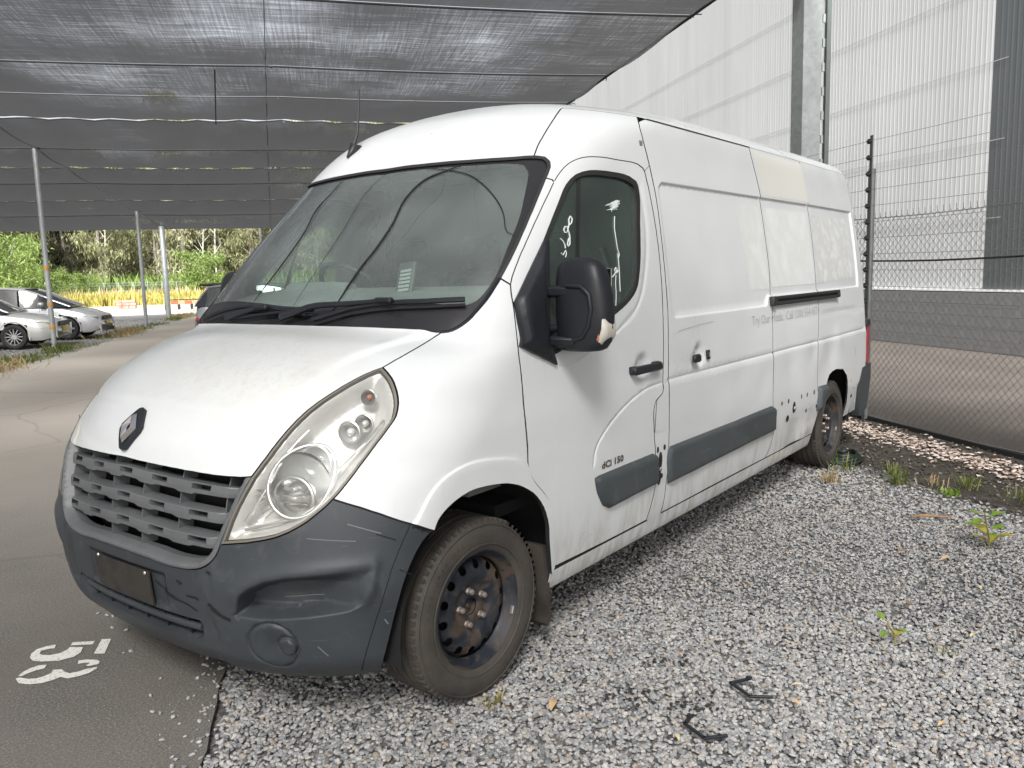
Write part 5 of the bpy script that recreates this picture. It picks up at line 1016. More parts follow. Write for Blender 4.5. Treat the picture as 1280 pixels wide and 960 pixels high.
# cab interior
dash_m=plastic_mat('dash_plastic',(.20,.215,.215),(.27,.285,.28),.6,False); seat_m=mottled('seat_cloth',(.045,.05,.055),(.075,.08,.085),30,.9)
b=MB(); b.prism([(.96,1.42),(1.05,1.465),(1.25,1.505),(1.42,1.520),(1.50,1.49),(1.50,1.30),(1.42,1.0),(1.35,.7),(1.0,.7)],-.80,.80); dash=b.build('dashboard',dash_m,van)
b=MB(); b.tube([(1.36,y,1.49+.02*math.cos((y-.45)*4)) for y in np.linspace(.22,.68,9)],.045,10); b.build('instrument_hood',dash_m,dash,smooth=60)
b=MB(); ring=[]; wc=Vector((1.60,.45,1.485)); M=axisM(wc,(.72,0,.69)); b.tube([M@Vector((.215*math.cos(w),.215*math.sin(w),0)) for w in np.linspace(0,2*math.pi,33)[:-1]],.015,8,closed=True)
b.box((0,0,-.03),(.14,.12,.05),M,bev=.02); 
for w in (0,math.pi,math.pi*1.5): b.box((.11*math.cos(w),.11*math.sin(w),-.01),(.2 if w!=math.pi*1.5 else .04,.04 if w!=math.pi*1.5 else .2,.02),M)
b.build('steering_wheel',black_m,van,smooth=50)
for y,wd in ((.45,.50),(-.28,.92)):
    b=MB(); b.box((2.02,y,1.20),(.16,wd,.78),Matrix.Rotation(0,4,'Z'),bev=.05); b.box((1.80,y,.82),(.52,wd,.18),bev=.05); st_=b.build('seat',seat_m,van,smooth=40)
    for hy in ([y] if wd<.6 else [y-.22,y+.22]): MB().box((2.02,hy,1.68),(.10,.26,.18),bev=.04).build('headrest',seat_m,st_,smooth=40)
MB().box((2.32,0,1.35),(.03,1.72,1.7)).build('bulkhead',M_('bulkhead_grey',(.20,.21,.21),.8),van)
MB().box((1.75,0,.62),(1.3,1.7,.05)).build('cab_floor',dark_m,van)
b=MB(); b.prism([(1.75,2.06),(2.3,2.12),(2.3,2.09),(1.75,2.03)],-.72,.72); b.build('headliner',M_('headliner_cloth',(.35,.36,.35),.9),van)
M=Matrix.Translation((1.27,-.245,1.56))@Matrix.Rotation(.28,4,'Y')@Matrix.Rotation(-.25,4,'Z')
kp=MB().box((0,0,0),(.02,.135,.15),M,bev=.008).build('dash_keypad',M_('keypad_case',(.10,.11,.11),.5),van)
kme=None
for i in range(5):
    for j in range(6):
        wd=M@Matrix.Translation((-.0115,-.045+i*.0185,-.055+j*.0175))
        if kme is None: o=MB().box((0,0,0),(.003,.013,.011)).build('key',M_('keypad_keys',(.72,.75,.73),.5),kp,wd); kme=o.data
        else: mobj('key',kme,None,kp,wd)
b=MB(); b.box((1.62,.02,2.0),(.03,.10,.06),bev=.01); b.build('rear_view_mount',dash_m,van)
# ---------------------------------------------------------------- ground
def quadst(pts,z): return [L(s,t,z) for s,t in pts]
def sheet(name,pts,z,mt,thick=.0):
    P=quadst(pts,z); b=MB()
    if thick:
        Q=quadst(pts,z-thick); n=len(P); b.add(P+Q,[tuple(range(n))]+[(i,i+n,(i+1)%n+n,(i+1)%n) for i in range(n)])
    else: b.add(P,[tuple(range(len(P)))])
    me=b.build(name,mt); me['kind']='structure'; return me
def ground_mat(name,cols,scale,bs,bstr,bd=.01,rough=.95,extra=None):
    m=M_(name,cols[0],rough,0,.2); t=NT(m); co=t.coord()
    f=t.noise(co,scale,9,.62); c=t.ramp(f,[(p,c) for p,c in zip(np.linspace(.28,.72,len(cols)),cols)])
    if extra: c=extra(t,co,c)
    t.col(c); t.bump(t.noise(co,bs,6,.7),bstr,bd); return m
def asph_x(t,co,c):
    n=t.noise(co,120,4,.85); k=t.ramp(n,[(.52,0),(.60,.9)]); c=t.mix(k,c,(.36,.34,.31))
    n=t.noise(co,90,4,.85); k=t.ramp(n,[(.36,.75),(.46,0)]); c=t.mix(k,c,(.045,.042,.038))
    n=t.noise(t.coord(scale=(1,1,1),rot=(0,0,.7)),.55,7,.6,1.0); k=t.ramp(n,[(.40,0),(.62,.65)]); c=t.mix(k,c,(.20,.18,.155))
    mp=t.coord(rot=(0,0,-LANG)); sx=t.n('ShaderNodeSeparateXYZ'); t.l(mp,sx.inputs[0]); n=t.noise(co,.9,6,.6); q=t.math('ADD',sx.outputs['X'],t.math('MULTIPLY',n,3.)); q=t.math('SUBTRACT',q,2.2); q=t.math('MULTIPLY',q,.14,True); c=t.mix(t.math('MULTIPLY',q,.80),c,(.40,.368,.325))  # asphalt painted paler farther along the lane, for dust and stronger light
    v=t.n('ShaderNodeTexVoronoi'); v.feature='DISTANCE_TO_EDGE'; v.inputs['Scale'].default_value=.38; nn=t.n('ShaderNodeTexNoise'); nn.inputs['Scale'].default_value=1.6; nn.inputs['Detail'].default_value=6
    t.l(co,nn.inputs['Vector']); mx=t.n('ShaderNodeMix',data_type='VECTOR'); mx.inputs[0].default_value=.22; t.l(co,mx.inputs[4]); t.l(nn.outputs['Color'],mx.inputs[5]); t.l(mx.outputs[1],v.inputs['Vector'])
    k=t.ramp(v.outputs['Distance'],[(0.0,.22),(.007,0)]); c=t.mix(k,c,(.055,.048,.042)); return c
asphalt_m=ground_mat('asphalt',[(.125,.117,.108),(.152,.143,.132),(.185,.173,.160)],1.1,240,.55,.004,.9,asph_x)
dirt_m=ground_mat('dirt',[(.10,.085,.07),(.16,.13,.11),(.24,.20,.165)],.7,30,.5,.03)
yard_m=ground_mat('yard_dirt',[(.075,.066,.059),(.092,.081,.073),(.12,.106,.095)],.9,25,.5,.03)
mulch_m=ground_mat('dark_soil',[(.050,.044,.038),(.085,.075,.062),(.13,.115,.10)],5,60,.8,.03)
def grav_x(t,co,c):
    v=t.n('ShaderNodeTexVoronoi'); v.inputs['Scale'].default_value=42; t.l(co,v.inputs['Vector']); sp_=t.n('ShaderNodeSeparateColor'); t.l(v.outputs['Color'],sp_.inputs[0])
    k=t.ramp(sp_.outputs[0],[(.05,(.12,.12,.125)),(.45,(.25,.25,.25)),(.8,(.38,.37,.36)),(.97,(.50,.45,.38))]); return t.mix(.75,c,k)
gravel_m=ground_mat('gravel_bed',[(.20,.20,.20),(.26,.26,.255),(.33,.325,.32)],3,90,1.0,.03,.95,grav_x)
concrete_m=ground_mat('pale_road',[(.33,.30,.26),(.40,.37,.32),(.47,.43,.38)],.25,20,.2,.02)
def BL(pts,z,name,mt): return sheet(name,pts,z,mt)
BL([(-60,-600),(1200,-600),(1200,600),(-60,600)],-.075,'ground',dirt_m)
def edge(t0,s0,s1,amp,n,seed):
    q=random.Random(seed); return [(s,t0+q.uniform(-amp,amp)) for s in np.linspace(s0,s1,n)]
e1=edge(-.47,-3,45,.012,300,1); e2=edge(-5.95,45,-3,.18,90,2)
sheet('asphalt_lane',e1+e2,0,asphalt_m,.055)
sheet('gravel_bay',[(-3,-.60),(45,-.60),(45,4.2),(-3,4.2)],-.021,gravel_m)
sheet('gravel_far_side',[(-3,-40),(46,-40),(46,-5.6),(-3,-5.6)],-.018,gravel_m)
sheet('dark_soil_strip',[(-3,4.15),(45,4.15),(45,5.6),(-3,5.6)],-.018,mulch_m)
sheet('yard',[(-30,5.4),(80,5.4),(80,16),(-30,16)],-.012,yard_m)
sheet('cross_road',[(45.2,-90),(66,-90),(66,40),(45.2,40)],-.012,concrete_m)
field_m=ground_mat('field_soil',[(.20,.18,.07),(.28,.24,.10),(.36,.30,.13)],.3,10,.4,.05)
sheet('field',[(66.2,-200),(400,-200),(400,80),(66.2,80)],-.010,field_m)
# painted bay number 53
def paintmark():
    m=M_('road_paint',(.62,.60,.55),.7); t=NT(m); co=t.coord(); n=t.noise(co,90,5,.75); k=t.ramp(n,[(.36,1),(.44,0)]); t.col(t.mix(k,(.80,.785,.74),(.20,.18,.16))); return m
pm=paintmark(); G53=[[(3.831, -1.038), (3.821, -0.997), (3.669, -0.989), (3.682, -1.034)], [(3.832, -1.157), (3.818, -1.064), (3.784, -1.064), (3.8, -1.157)], [(3.765, -1.098), (3.71, -1.093), (3.673, -1.111), (3.651, -1.164), (3.663, -1.234), (3.684, -1.273), (3.72, -1.295), (3.759, -1.301), (3.8, -1.292), (3.823, -1.26), (3.828, -1.224), (3.789, -1.218), (3.787, -1.249), (3.775, -1.267), (3.749, -1.266), (3.732, -1.25), (3.72, -1.217), (3.729, -1.181), (3.757, -1.159), (3.782, -1.155)], [(3.625, -1.202), (3.628, -1.232), (3.61, -1.259), (3.58, -1.278), (3.549, -1.284), (3.541, -1.27), (3.56, -1.256), (3.58, -1.229), (3.591, -1.2)], [(3.526, -1.287), (3.532, -1.274), (3.51, -1.24), (3.503, -1.206), (3.514, -1.182), (3.537, -1.16), (3.566, -1.16), (3.562, -1.127), (3.531, -1.106), (3.515, -1.085), (3.52, -1.054), (3.537, -1.026), (3.545, -0.987), (3.526, -0.986), (3.493, -1.007), (3.475, -1.042), (3.467, -1.08), (3.49, -1.111), (3.468, -1.136), (3.453, -1.167), (3.457, -1.219), (3.48, -1.262)], [(3.629, -1.081), (3.63, -1.049), (3.616, -1.008), (3.595, -0.99), (3.57, -0.989), (3.56, -1.023), (3.572, -1.039), (3.587, -1.026), (3.599, -1.054), (3.595, -1.075)]]
t53=empty('bay_number',L(3.65,-1.15,0),0,'white stencilled number 53 painted on the asphalt in front of the van','painted number')
for nm,gs in (('digit_five',G53[:3]),('digit_three',G53[3:])):
    b=MB()
    for g in gs:
        P=[L(s,t,.004) for s,t in g]; b.add(P,[tuple(range(len(P)))])
    me=bpy.data.meshes.new(nm); import bmesh
    o=b.build(nm,pm,t53); bm=bmesh.new(); bm.from_mesh(o.data); bmesh.ops.triangulate(bm,faces=bm.faces[:]); bmesh.ops.recalc_face_normals(bm,faces=bm.faces[:]); bm.to_mesh(o.data); bm.free()
# ---------------------------------------------------------------- loose stones
def ico():
    p=(1+5**.5)/2; v=np.array([(-1,p,0),(1,p,0),(-1,-p,0),(1,-p,0),(0,-1,p),(0,1,p),(0,-1,-p),(0,1,-p),(p,0,-1),(p,0,1),(-p,0,-1),(-p,0,1)],float); v/=np.linalg.norm(v[0])
    f=np.array([(0,11,5),(0,5,1),(0,1,7),(0,7,10),(0,10,11),(1,5,9),(5,11,4),(11,10,2),(10,7,6),(7,1,8),(3,9,4),(3,4,2),(3,2,6),(3,6,8),(3,8,9),(4,9,5),(2,4,11),(6,2,10),(8,6,7),(9,8,1)]); return v,f
def octa():
    v=np.array([(1,0,0),(-1,0,0),(0,1,0),(0,-1,0),(0,0,1),(0,0,-1)],float); f=np.array([(0,2,4),(2,1,4),(1,3,4),(3,0,4),(2,0,5),(1,2,5),(3,1,5),(0,3,5)]); return v,f
def rotm(n,rng):
    q=rng.normal(size=(n,4)); q/=np.linalg.norm(q,axis=1)[:,None]; w,x,y,z=q.T
    return np.stack([1-2*(y*y+z*z),2*(x*y-z*w),2*(x*z+y*w),2*(x*y+z*w),1-2*(x*x+z*z),2*(y*z-x*w),2*(x*z-y*w),2*(y*z+x*w),1-2*(x*x+y*y)],1).reshape(-1,3,3)
def scatter(name,P,size,base,mt,flat=.7,jit=.28,rng=RNG,kind='stuff'):
    v,f=base; n=len(P); nv=len(v); var=16
    VV=v[None]*(1+rng.uniform(-jit,jit,(var,nv,1))); sc=np.stack([rng.uniform(.75,1.25,n),rng.uniform(.6,1.0,n),rng.uniform(.5,.85,n)],1)
    X=VV[rng.integers(0,var,n)]*sc[:,None,:]; R=rotm(n,rng); X=np.einsum('nij,nvj->nvi',R,X); X[:,:,2]*=flat
    X=X*size[:,None,None]+P[:,None,:]; F=(f[None]+(np.arange(n)*nv)[:,None,None]).reshape(-1,3)
    me=npmesh(name,X.reshape(-1,3),F,False); o=mobj(name,me,mt)
    if kind: o['kind']=kind
    return o
def stone_mat():
    m=M_('gravel_stone',(.3,.3,.3),.85,0,.25); t=NT(m); g=t.pos(); co=t.coord()
    c=t.ramp(g.outputs['Random Per Island'],[(0,(.15,.154,.16)),(.10,(.22,.225,.235)),(.35,(.33,.335,.34)),(.6,(.405,.405,.40)),(.82,(.49,.485,.47)),(.93,(.36,.29,.225)),(.97,(.52,.49,.45))])
    n=t.noise(co,160,3,.6); c=t.mix(t.ramp(n,[(.4,0),(.7,.4)]),c,(.17,.165,.16)); t.col(c); return m
stone_m=stone_mat()
def st2w(s,t): return np.stack([CO.x+EL.x*s+ET.x*t,CO.y+EL.y*s+ET.y*t],1)
def zone(n,s0,s1,t0,t1,dmin,dmax,rng=RNG):
    s=rng.uniform(s0,s1,n); t=rng.uniform(t0,t1,n); d=np.hypot(s,t); k=(d>=dmin)&(d<dmax); return s[k],t[k]
def gravel(name,dens,s0,s1,t0,t1,dmin,dmax,r0,r1,base,z0=-.020,lift=.012):
    n=int(dens*(s1-s0)*(t1-t0)); s,t=zone(n,s0,s1,t0,t1,dmin,dmax)
    # a ragged border and a few hollows
    k=(t>-.455+.02*np.sin(s*9)+.015*np.sin(s*23))&(t<4.05+.15*np.sin(s*2.1)+RNG.normal(0,.12,len(s))); s,t=s[k],t[k]
    und=.002+.003*np.sin(s*2.3+t)*np.sin(t*3.1)+.002*np.sin(s*5+2)*np.sin(t*6.3); xy=st2w(s,t)
    P=np.concatenate([xy,(z0+und+RNG.uniform(0,lift,len(s)))[:,None]],1); return scatter(name,P,RNG.uniform(r0,r1,len(s)),base,stone_m)
gravel('gravel_stones',6200,.6,4.0,-.5,4.2,1.4,3.9,.008,.0135,ico())
gravel('gravel_stones_middle',3900,.2,6.4,-.5,4.2,3.9,5.6,.009,.0145,octa())
gravel('gravel_stones_far',2100,2.4,12,-.5,4.2,5.6,12,.011,.018,octa(),-.018)
# thin spread on the far bay
s=RNG.uniform(12,40,9000); t=RNG.uniform(-16,-5.6,9000)+0; xy=st2w(s,t); scatter('far_bay_stones',np.concatenate([xy,np.full((9000,1),-.008)],1),RNG.uniform(.014,.035,9000),octa(),stone_m)
# grit blown over the asphalt
n=2600; s=RNG.uniform(1.8,9,n); t=RNG.uniform(-3.2,-.5,n); k=RNG.random(n)<np.clip(.10+.9*np.exp((t+.45)*5),0,1); xy=st2w(s[k],t[k]); scatter('grit',np.concatenate([xy,np.full((k.sum(),1),.001)],1),RNG.uniform(.0015,.005,k.sum()),octa(),stone_m)
n=420; s=RNG.uniform(1.5,8,n); t=-.47-np.abs(RNG.normal(0,.05,n)); xy=st2w(s,t); o=scatter('spilled_gravel',np.concatenate([xy,RNG.uniform(.002,.006,(n,1))],1),RNG.uniform(.006,.011,n),ico(),stone_m)
b0=[(3.66,-.88),(3.36,-.71),(3.22,-.72),(3.03,-.61),(4.11,-1.08),(4.15,-1.13),(3.09,-.69),(3.65,-.91),(4.09,-1.05),(3.07,-.66),(2.88,-.62),(3.95,-1.02),(2.7,-.56),(3.9,-.95),(3.5,-.55),(2.95,-1.5)]
SL=['loose grey stone nearest the painted 53, level with its upper edge','loose pale stone close to the bumper corner shadow','loose stone second nearer the gravel edge below the bumper','loose stone at the very edge of the gravel, low in the picture','dark loose stone under the number plate recess, right one of the upper pair','dark loose stone under the number plate recess, left one of the upper pair','loose stone left of its neighbour low on the asphalt','loose stone just left of the one by the painted 53','loose stone below the upper pair','loose stone touching the gravel edge','loose stone lowest along the gravel edge','loose stone between the painted 53 and the bumper','loose stone at the bottom edge of the picture','loose stone in the bumper shadow beside the painted 53','loose stone under the front bumper corner','loose stone alone in the middle of the near asphalt']
v,f=ico()
for i,(s,t) in enumerate(b0):
    p=L(s,t,.006); r=RNG.uniform(.008,.014); o=scatter('loose_stone',np.array([[0,0,0]]),np.array([r]),ico(),stone_m,kind=None); o.location=p; WM[o]=Matrix.Translation(p)
    tag(o,SL[i],'stone','loose stones on the asphalt')
# pale wood chips along the fence foot
chip_m=M_('wood_chip',(.5,.4,.33),.9); t_=NT(chip_m); g_=t_.pos(); t_.col(t_.ramp(g_.outputs['Random Per Island'],[(0,(.16,.10,.08)),(.25,(.40,.30,.25)),(.6,(.62,.52,.45)),(1,(.74,.66,.60))]))
n=5200; s=RNG.uniform(2.5,16,n); t=RNG.normal(5.0,.13,n)+.03*np.sin(s*3); xy=st2w(s,t); o=scatter('wood_chips',np.concatenate([xy,RNG.uniform(-.012,.010,(n,1))],1),RNG.uniform(.012,.032,n),octa(),chip_m,.35)
n=9000; s=RNG.uniform(2.5,16,n); t=RNG.uniform(4.0,5.4,n); xy=st2w(s,t); sm=M_('soil_crumb',(.06,.052,.045),.95); t_=NT(sm); g_=t_.pos(); t_.col(t_.ramp(g_.outputs['Random Per Island'],[(0,(.03,.027,.022)),(.8,(.10,.088,.072)),(.97,(.30,.27,.24))])); scatter('soil_crumbs',np.concatenate([xy,RNG.uniform(-.016,-.006,(n,1))],1),RNG.uniform(.006,.02,n),octa(),sm)
# ---------------------------------------------------------------- shade canopy
def cloth_mat():
    m=bpy.data.materials.new('shade_cloth'); m.use_nodes=True; nt=m.node_tree; nt.nodes.clear(); N=nt.nodes.new; K=nt.links.new
    o=N('ShaderNodeOutputMaterial'); tr=N('ShaderNodeBsdfTransparent'); df=N('ShaderNodeBsdfDiffuse'); tl=N('ShaderNodeBsdfTranslucent'); df.inputs[0].default_value=(.035,.036,.04,1); tl.inputs[0].default_value=(.055,.056,.058,1)
    tc=N('ShaderNodeTexCoord'); mp=N('ShaderNodeMapping'); mp.inputs['Rotation'].default_value=(0,0,-LANG); mp.inputs['Scale'].default_value=(1,1,1); K(tc.outputs['Object'],mp.inputs[0])
    def nz(sc,det,rgh,stretch):
        m2=N('ShaderNodeMapping'); m2.inputs['Scale'].default_value=stretch; K(mp.outputs[0],m2.inputs[0]); x=N('ShaderNodeTexNoise'); x.inputs['Scale'].default_value=sc; x.inputs['Detail'].default_value=det; x.inputs['Roughness'].default_value=rgh; K(m2.outputs[0],x.inputs['Vector']); return x.outputs['Fac']
    a=nz(2.0,8,.75,(9,.4,1)); b=nz(2.6,8,.75,(.35,11,1)); c=nz(.35,3,.5,(1,1,1))
    def mth(op,x,y):
        q=N('ShaderNodeMath'); q.operation=op
        for i,v in enumerate((x,y)):
            if isinstance(v,(int,float)): q.inputs[i].default_value=v
            else: K(v,q.inputs[i])
        return q.outputs[0]
    sm=mth('ADD',mth('MULTIPLY',a,.35),mth('ADD',mth('MULTIPLY',b,.25),mth('MULTIPLY',c,.4)))
    mr=N('ShaderNodeMapRange'); mr.inputs['From Min'].default_value=.43; mr.inputs['From Max'].default_value=.62; mr.inputs['To Min'].default_value=TRMIN; mr.inputs['To Max'].default_value=TRMAX; K(sm,mr.inputs[0])
    # a woven sheet has thickness: its holes close as it is seen more edge-on (T to the power 1/cos)
    oi=N('ShaderNodeObjectInfo'); rnd=mth('ADD',.72,mth('MULTIPLY',oi.outputs['Random'],.45)); tbase=mth('MULTIPLY',mr.outputs[0],rnd)
    ge=N('ShaderNodeNewGeometry'); dt=N('ShaderNodeVectorMath'); dt.operation='DOT_PRODUCT'; K(ge.outputs['Incoming'],dt.inputs[0]); K(ge.outputs['Normal'],dt.inputs[1]); cs=mth('MAXIMUM',mth('ABSOLUTE',dt.outputs['Value'],0),.04); TT=mth('POWER',tbase,mth('DIVIDE',1.0,cs))
    m1=N('ShaderNodeMixShader'); m1.inputs[0].default_value=.5; K(df.outputs[0],m1.inputs[1]); K(tl.outputs[0],m1.inputs[2])
    m2=N('ShaderNodeMixShader'); K(TT,m2.inputs[0]); K(m1.outputs[0],m2.inputs[1]); K(tr.outputs[0],m2.inputs[2]); K(m2.outputs[0],o.inputs[0]); return m
TRMIN,TRMAX=.25,.82
cloth_m=cloth_mat(); cable_m=M_('steel_cable',(.16,.165,.17),.5,.6); hem_m=M_('cloth_hem',(.012,.012,.013),.9)
def ZC(s): return float(np.interp(s,[5,20,22.9,33.5,38.7,42],[5.12,5.10,4.95,4.28,4.12,4.0]))
canopy=empty('shade_canopy',L(20,-6,0),0,'large grey shade cloth canopy stretched over the parking bays','canopy')
rows=[-9,-6,-3,-.2,2.6,5.4,8.2,11.3,14.8,17.2,19.7,22.9,25.4,27.8,31.1,35.0,41.0]; wavy={10,12,14}
TE=5.28; TS=[-34,-20,-6.6,-.6,TE]
def czt(t):
    for a,b in zip(TS[:-1],TS[1:]):
        if a<=t<=b: u=(t-a)/(b-a); return -.035*4*u*(1-u)
    return 0
q=random.Random(11)
for i in range(len(rows)-1):
    s0,s1=rows[i],rows[i+1]; nt_=170; ns=9; vs=[]; ph=q.uniform(0,6)
    ts=np.linspace(-30,TE,nt_)
    for j in range(ns+1):
        u=j/ns
        for t in ts:
            w0=.09+.075*math.sin(t*7.4+ph)*(.6+.4*math.sin(t*1.3)) if i in wavy else .01
            w1=.09+.07*math.sin(t*7.1+ph+1) if (i+1) in wavy else .01
            if s0>24: w0*=.35; w1*=.35
            s=s0+w0+(s1-w1-s0-w0)*u
            sag=(.03+.010*(s1-s0))*math.sin(math.pi*u)*(1+.35*math.sin(t*.9+ph))+.012*math.sin(t*5+u*4+ph)*math.sin(math.pi*u)
            rip=.03*math.sin(t*7.4+ph)*max(0,1-u*6)*(i in wavy)
            vs.append(L(s,t,ZC(s)+czt(t)-sag+rip-(.05 if i%2 else 0)*0))
    fs=[(j*nt_+k,j*nt_+k+1,(j+1)*nt_+k+1,(j+1)*nt_+k) for j in range(ns) for k in range(nt_-1)]
    MB().add(vs,fs).build('cloth_strip',cloth_m,canopy,smooth=80)
    MB().tube([L(s0+.02,t,ZC(s0)+czt(t)-.012+(.02*math.sin(t*7.4+ph) if i in wavy else 0)) for t in np.linspace(-30,TE,120)],.016 if i!=9 else .004,5).build('hem_cable',hem_m if i!=9 else cloth_m,canopy,smooth=60)
for t,r in ((-.6,.007),(-6.6,.012),(TE,.022)):
    MB().tube([L(s,t if t!=-.6 else -.5-.056*(s-11.4),ZC(s)-.03) for s in np.linspace(-9,41,80)],r,6).build('support_cable',cable_m if t!=TE else hem_m,canopy,smooth=60)
MB().tube([L(s,-1.47-.112*(s-14.6),ZC(s)-.10) for s in np.linspace(14.8,19.7,12)],.013,5).build('seam_cable',hem_m,canopy)
MB().tube([L(41,t,ZC(41)) for t in np.linspace(-30,TE,60)],.02,5).build('hem_cable',hem_m,canopy)
# fixing rings and ties at the crossings
for s in rows[6:15]: MB().lathe([(.03,-.01),(.04,0),(.03,.01)],Matrix.Translation(L(s,-.6,ZC(s)-.03)),10,close=True).build('shackle',cable_m,canopy)
for s in rows[6:10]:
    for k in range(5): MB().tube([L(s,TE,ZC(s)),L(s+q.uniform(-.2,.2),TE+q.uniform(-.02,.12),ZC(s)+q.uniform(-.10,.05))],.008,4).build('tie_cord',hem_m,canopy)
galv=mottled('galvanised_steel',(.30,.325,.335),(.40,.42,.425),6,.45,.1,60,metal=.35,spec=.5)
rust_m=mottled('rusty_band',(.42,.22,.06),(.55,.30,.09),30,.8)
def post(s,t,r,h,label,base=True,bands=()):
    o=MB().lathe([(r,0),(r,h),(r*.9,h+.02),(.0001,h+.02)],Matrix.Translation(L(s,t,-.02)),20).build('canopy_post',galv,smooth=40); tag(o,label,'post','posts holding up the canopy')
    WM[o]=Matrix.Identity(4)
    for z in bands: MB().lathe([(r+.006,z-.05),(r+.009,z),(r+.006,z+.05)],Matrix.Translation(L(s,t,0)),20).build('rusty_band',rust_m,o)
    MB().box(L(s,t,h+.03),(.16,.16,.03)).build('cap_plate',galv,o)
    return o
post(22.9,-6.64,.062,4.95,'galvanised round canopy post with rusty bands in front of the silver cars',bands=(1.12,2.02,.55))
post(33.54,-6.49,.066,4.28,'slim galvanised canopy post at the middle of the row')
post(38.74,-6.56,.115,4.12,'thickest galvanised canopy post at the far end of the row')
post(40.6,-2.6,.06,4.0,'galvanised canopy post just left of the van windscreen')
# galvanised box column behind the van
colm=empty('steel_column',L(8.66,5.45,0),0,'heavy galvanised steel column rising behind the van roof','column')
LM=Matrix(((EL.x,ET.x,0,0),(EL.y,ET.y,0,0),(0,0,1,0),(0,0,0,1)))
def lbox(s,t,z,ds,dt,dz,b=0):
    m_=MB(); m_.box((0,0,0),(ds,dt,dz),Matrix.Translation(L(s,t,z))@Matrix.Rotation(LANG,4,'Z'),bev=b); return m_
def streak_mat():
    m=M_('column_zinc',(.3,.33,.34),.45,.35); t=NT(m); f=t.noise(t.coord(),7,7,.7,1.5); c=t.ramp(f,[(.3,(.255,.28,.285)),(.55,(.33,.355,.36)),(.75,(.42,.44,.44))]); n=t.noise(t.coord(scale=(9,9,.7)),2.2,7,.7); c=t.mix(t.ramp(n,[(.60,0),(.68,.8)]),c,(.26,.20,.13)); t.col(c); return m
zinc=streak_mat()
lbox(8.66,5.45,3.0,.24,.23,6.2,.004).build('shaft',zinc,colm); lbox(8.73,5.605,3.0,.10,.020,6.2).build('cover_strip',M_('dark_zinc',(.14,.16,.155),.5,.4),colm); lbox(8.56,5.648,3.0,.05,.055,6.2,.002).build('flange',M_('dark_zinc_flange',(.13,.15,.145),.5,.4),colm)
for k in range(14): lbox(8.57,5.60,2.2+.26*k,.02,.028,.09).build('bolt_plate',galv,colm)
cam_l=empty('dome_lamp',L(8.40,5.18,4.72),0,'small dark dome fitting on a bracket at the top of the steel column','camera'); MB().lathe([(.0001,-.075),(.05,-.06),(.085,-.02),(.095,.02),(.09,.06),(.0001,.08)],Matrix.Translation(L(8.40,5.18,4.72)),24).build('dome',black_m,cam_l,smooth=50); lbox(8.40,5.28,4.78,.03,.12,.03).build('bracket',galv,cam_l)
# ---------------------------------------------------------------- chain link fence
fence=empty('chain_link_fence',L(7.36,5.43,0),0,'chain link fence with a galvanised post running to the right behind the van','fence')
wire_m=M_('fence_wire',(.21,.215,.21),.5,.5)
FT=5.43; H=2.03; P_=.078; b=MB(); vs=[];fs=[]
def ribs(lst,r):
    A=np.array([p for p,_ in lst]); B=np.array([q for _,q in lst]); d=B-A; d/=np.linalg.norm(d,axis=1)[:,None]; up=np.array([ET.x,ET.y,0.])
    u=np.tile(up,(len(A),1)); w=np.cross(d,u); w/=np.linalg.norm(w,axis=1)[:,None]; V=[];F=[]
    for k in range(3):
        a=k*2.0944; o=(u*math.cos(a)+w*math.sin(a))*r; V.append(A+o); V.append(B+o)
    V=np.stack(V,1).reshape(-1,3); n=len(A); i=np.arange(n)*6
    for k in range(3):
        k2=(k+1)%3; F.append(np.stack([i+2*k,i+2*k+1,i+2*k2+1,i+2*k2],1))
    return V,np.vstack(F)
lst=[]
s0,s1=-.6,14
for sg in (1,-1):
    k=s0-H
    while k<s1+H:
        a0,a1=(k,k+H) if sg>0 else (k+H,k); za,zb=.0,H
        # clip to [s0,s1]
        pts=[]
        for a,z in ((a0,.02),(a1,H)): pts.append((a,z))
        (x0,z0),(x1,z1)=pts
        if max(x0,x1)>s0 and min(x0,x1)<s1:
            def at(x): return z0+(z1-z0)*(x-x0)/(x1-x0)
            xa,xb=x0,x1
            if xa<s0: xa=s0
            if xa>s1: xa=s1
            if xb<s0: xb=s0
            if xb>s1: xb=s1
            if abs(xa-xb)>.02: lst.append((tuple(L(xa,FT+.003*sg,at(xa))),tuple(L(xb,FT+.003*sg,at(xb)))))
        k+=P_
V,F=ribs(lst,.0021); me=npmesh('wire_mesh',V,F); o=mobj('wire_mesh',me,wire_m,fence); o['kind']='stuff'
lst=[]
for k in np.arange(s0,s1,P_):
    lst.append((tuple(L(k,FT,H-.01)),tuple(L(k+.008,FT,H+.045))))
V,F=ribs(lst,.0022); o=mobj('wire_tips',npmesh('wire_tips',V,F),wire_m,fence); o['kind']='stuff'
dzinc=mottled('dull_zinc',(.15,.16,.16),(.21,.22,.22),8,.5,metal=.4)
for s in (1.3,4.3,7.36,10.4,13.5):
    MB().lathe([(.034,0),(.034,2.50),(.0001,2.51)],Matrix.Translation(L(s,FT-.05,0)),14).build('fence_post',dzinc,fence,smooth=40)
for z,r,mt in ((H-.01,.004,wire_m),(1.60,.0085,hem_m),(.03,.006,wire_m),(1.0,.002,wire_m)):
    MB().tube([L(s,FT-.012,z+.012*math.sin(s*1.7)) for s in np.linspace(-.6,14,60)],r,6).build('line_wire',mt,fence,smooth=60)
lbox(5.6,FT-.03,.0,16,.03,.05).build('kickboard',hem_m,fence)
ef=empty('electric_fence',L(7.16,5.22,0),0,'tall electric fence post carrying many insulators and thin bare wires','fence')
lbox(7.16,5.22,1.39,.035,.012,2.80).build('post',M_('electric_post',(.11,.12,.125),.5,.5),ef)
